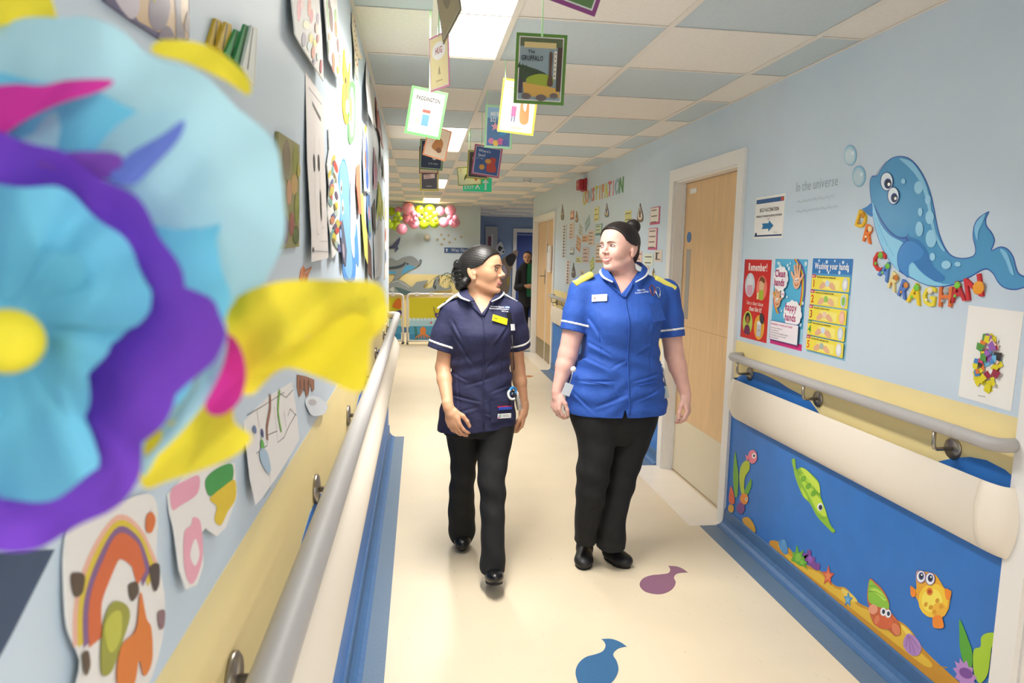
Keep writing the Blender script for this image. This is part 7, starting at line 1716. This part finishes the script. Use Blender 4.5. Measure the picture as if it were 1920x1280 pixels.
FC = at(5, 610, .25); FD = (FC-Vector((0, 0, CAM_Z))).dot(C_FW); FS = FD/F_PX
FN = (Vector((0, 0, CAM_Z))-FC).normalized()
FDIST = (Vector((0, 0, CAM_Z))-FC).length
t = thing('paper_flower', 'large blue and purple tissue paper flower close on the left', 'paper flower', FC)
def layer(name, m, prof, inner, z_in, z_out, freq, amp, seed, parent=t, nr=18, nt_=180, curl=0, cr_=.0016):
    """ruffled ring: prof and inner are (degrees, radius in pixels)"""
    A_ = sorted(prof); B_ = sorted(inner); rr = random.Random(seed); ph = [rr.uniform(0, 6.28) for _ in range(4)]
    fold = [(w_*math.cos(q_), w_*math.sin(q_), rr.uniform(0, 6)) for q_, w_ in ((rr.uniform(0, 3.14), rr.uniform(28, 85)) for _ in range(5))]
    def R_(T, a): a = a % 360; xs_ = [q[0] for q in T]; ext = [(xs_[-1]-360, T[-1][1])]+T+[(xs_[0]+360, T[0][1])]; return float(np.interp(a, [q[0] for q in ext], [q[1] for q in ext]))
    rings = []
    for i in range(nr+1):
        s_ = i/nr; ring = []
        for j in range(nt_):
            a = 360*j/nt_; th = math.radians(a); r0, r1 = R_(B_, a), R_(A_, a); r = r0+(r1-r0)*s_
            z = z_in+(z_out-z_in)*s_**1.4+amp*s_*(math.sin(freq*th+ph[0])+.6*math.sin(freq*1.7*th+ph[1]+2*s_)+.3*math.sin(freq*3.1*th+ph[2]))
            X_, Y_ = r*math.cos(th)*FS, r*math.sin(th)*FS
            z += 4.0*cr_*min(1, s_*1.6)*sum(abs(((X_*a_+Y_*b_+p_)/PI) % 2-1)-.5 for a_, b_, p_ in fold)
            z -= curl*max(0, s_-.75)**2*16
            r = r+6*math.sin(freq*2.3*th+ph[3])*s_
            k_ = FS*(1-z/FDIST)
            ring.append(C_RT*(r*math.cos(th)*k_)+C_UP*(r*math.sin(th)*k_)+FN*z)
        rings.append(ring)
    V_ = [p for r in rings for p in r]; F_ = []
    for i in range(nr):
        for j in range(nt_): F_.append((i*nt_+j, i*nt_+(j+1) % nt_, (i+1)*nt_+(j+1) % nt_, (i+1)*nt_+j))
    o = MB().add(V_, F_).build(name, m, parent, True)
    return o
layer('outer_petals', T_PALE, [(90, 560), (76, 603), (62, 582), (45, 605), (33, 610), (26, 592), (14, 531), (3, 465), (356, 421), (330, 385), (300, 380), (270, 380), (225, 430), (180, 480), (135, 520)], [(0, 30)], -.004, -.016, 9, .0024, 1, cr_=.0024)
layer('blue_petals', T_BLUE, [(90, 470), (72, 465), (58, 480), (46, 520), (35, 500), (22, 430), (8, 430), (350, 380), (320, 330), (270, 330), (180, 400)], [(0, 30)], .000, -.006, 7, .0034, 2, cr_=.0026)
layer('purple_ruffle', T_PURP, [(90, 360), (64, 333), (44, 343), (28, 344), (12, 347), (7, 405), (0, 420), (350, 401), (338, 352), (320, 346), (313, 384), (299, 400), (286, 411), (270, 425), (225, 400), (180, 380), (135, 370)], [(90, 235), (69, 250), (44, 245), (24, 250), (13, 260), (0, 215), (336, 160), (312, 205), (305, 300), (287, 315), (270, 310), (180, 240)], .006, .013, 6, .0030, 3, cr_=.0030)
layer('inner_petals', T_BLUE, [(90, 262), (69, 275), (44, 272), (24, 280), (13, 290), (5, 270), (350, 200), (330, 190), (312, 225), (305, 325), (287, 335), (270, 330), (180, 260)], [(0, 25)], .002, .012, 5, .0045, 4, cr_=.0034)
layer('heart_petals', T_BLUE, [(0, 150), (40, 190), (80, 150), (130, 150), (180, 140), (230, 150), (300, 190), (330, 120)], [(0, 22)], .006, .016, 5, .0030, 5, cr_=.0034)
MB().ball(FN*.034+C_RT*(9*FS)+C_UP*(-26*FS), 54*FS, 20, 14).build('yellow_centre', mat('tissue_ball_yellow', '#ecd92c', .7, bump=.3, bscale=120), t, True)
def petal(name, m, pts, z, bend, seed):
    """leaf of tissue traced in pixels about the flower's heart, bent and creased"""
    P_ = smooth_closed([((x-5)*FS, -(y-610)*FS) for x, y in pts], 6); cx = sum(p[0] for p in P_)/len(P_); cy = sum(p[1] for p in P_)/len(P_)
    rr = random.Random(seed); a0 = rr.uniform(0, 3); n = len(P_); V_ = []; F_ = []; K = 8
    for i in range(K+1):
        s_ = i/K
        for x, y in P_:
            X_, Y_ = cx+(x-cx)*max(s_, .01), cy+(y-cy)*max(s_, .01)
            d_ = (X_-cx)*math.cos(a0)+(Y_-cy)*math.sin(a0)
            zz = z+1.6*bend*(abs((d_*70+a0) % 2-1)-.5)+bend*(abs(((X_-Y_)*95+a0*2) % 2-1)-.5)
            V_.append((C_RT*X_+C_UP*Y_)*(1-zz/FDIST)+FN*zz)
    for i in range(K):
        for j in range(n): F_.append((i*n+j, i*n+(j+1) % n, (i+1)*n+(j+1) % n, (i+1)*n+j))
    return MB().add(V_, F_).build(name, m, t, True)
petal('yellow_leaf', T_YEL, [(420, 600), (440, 560), (520, 528), (620, 525), (705, 530), (727, 570), (722, 610), (690, 650), (680, 725), (610, 705), (540, 690), (500, 712), (470, 740), (430, 715)], -.012, .0035, 1)
petal('yellow_leaf', T_YEL, [(470, 706), (560, 650), (650, 590), (690, 600), (695, 640), (680, 733), (600, 708), (540, 690)], -.008, .002, 5)
petal('yellow_leaf', T_YEL, [(268, 830), (340, 780), (430, 740), (440, 790), (472, 820), (440, 855), (380, 880), (320, 900), (268, 912)], -.011, .003, 2)
petal('yellow_leaf', T_YEL, [(283, 92), (300, 76), (350, 76), (400, 90), (450, 128), (470, 155), (465, 178), (420, 150), (350, 118), (300, 105)], -.020, .002, 3)
petal('yellow_leaf', T_YEL, [(-80, 60), (-60, -10), (20, -30), (85, -15), (104, 20), (98, 40), (20, 45)], -.020, .002, 4)
petal('magenta_leaf', T_PINK, [(-60, 260), (-40, 175), (20, 158), (80, 160), (130, 150), (210, 150), (190, 170), (110, 195), (40, 230), (-20, 270)], .004, .002, 6)
petal('magenta_leaf', T_PINK, [(385, 765), (400, 700), (415, 640), (432, 628), (452, 655), (461, 700), (450, 750), (415, 778)], -.006, .002, 7)
petal('blue_leaf', T_PALE, [(330, 800), (400, 700), (410, 600), (425, 610), (420, 680), (380, 760), (320, 830), (270, 870)], -.003, .002, 8)
petal('violet_leaf', T_VIO, [(70, 305), (110, 288), (170, 283), (228, 292), (210, 335), (150, 325), (100, 318)], .010, .002, 10)
petal('violet_leaf', tissue('tissue_lilac', '#6f7fd2', '#8a96e0'), [(205, 335), (240, 290), (300, 255), (345, 225), (335, 262), (290, 310), (250, 345)], .012, .002, 9)
wire = [C_RT*0+FN*-.03, FN*-.04+C_RT*-.02, Vector((X_LEFT-FC.x+.003, .10, -.02))]
MB().tube(smooth_open([tuple(p) for p in wire], 5), .0015, 8).build('wire_stem', STEEL, t, True)
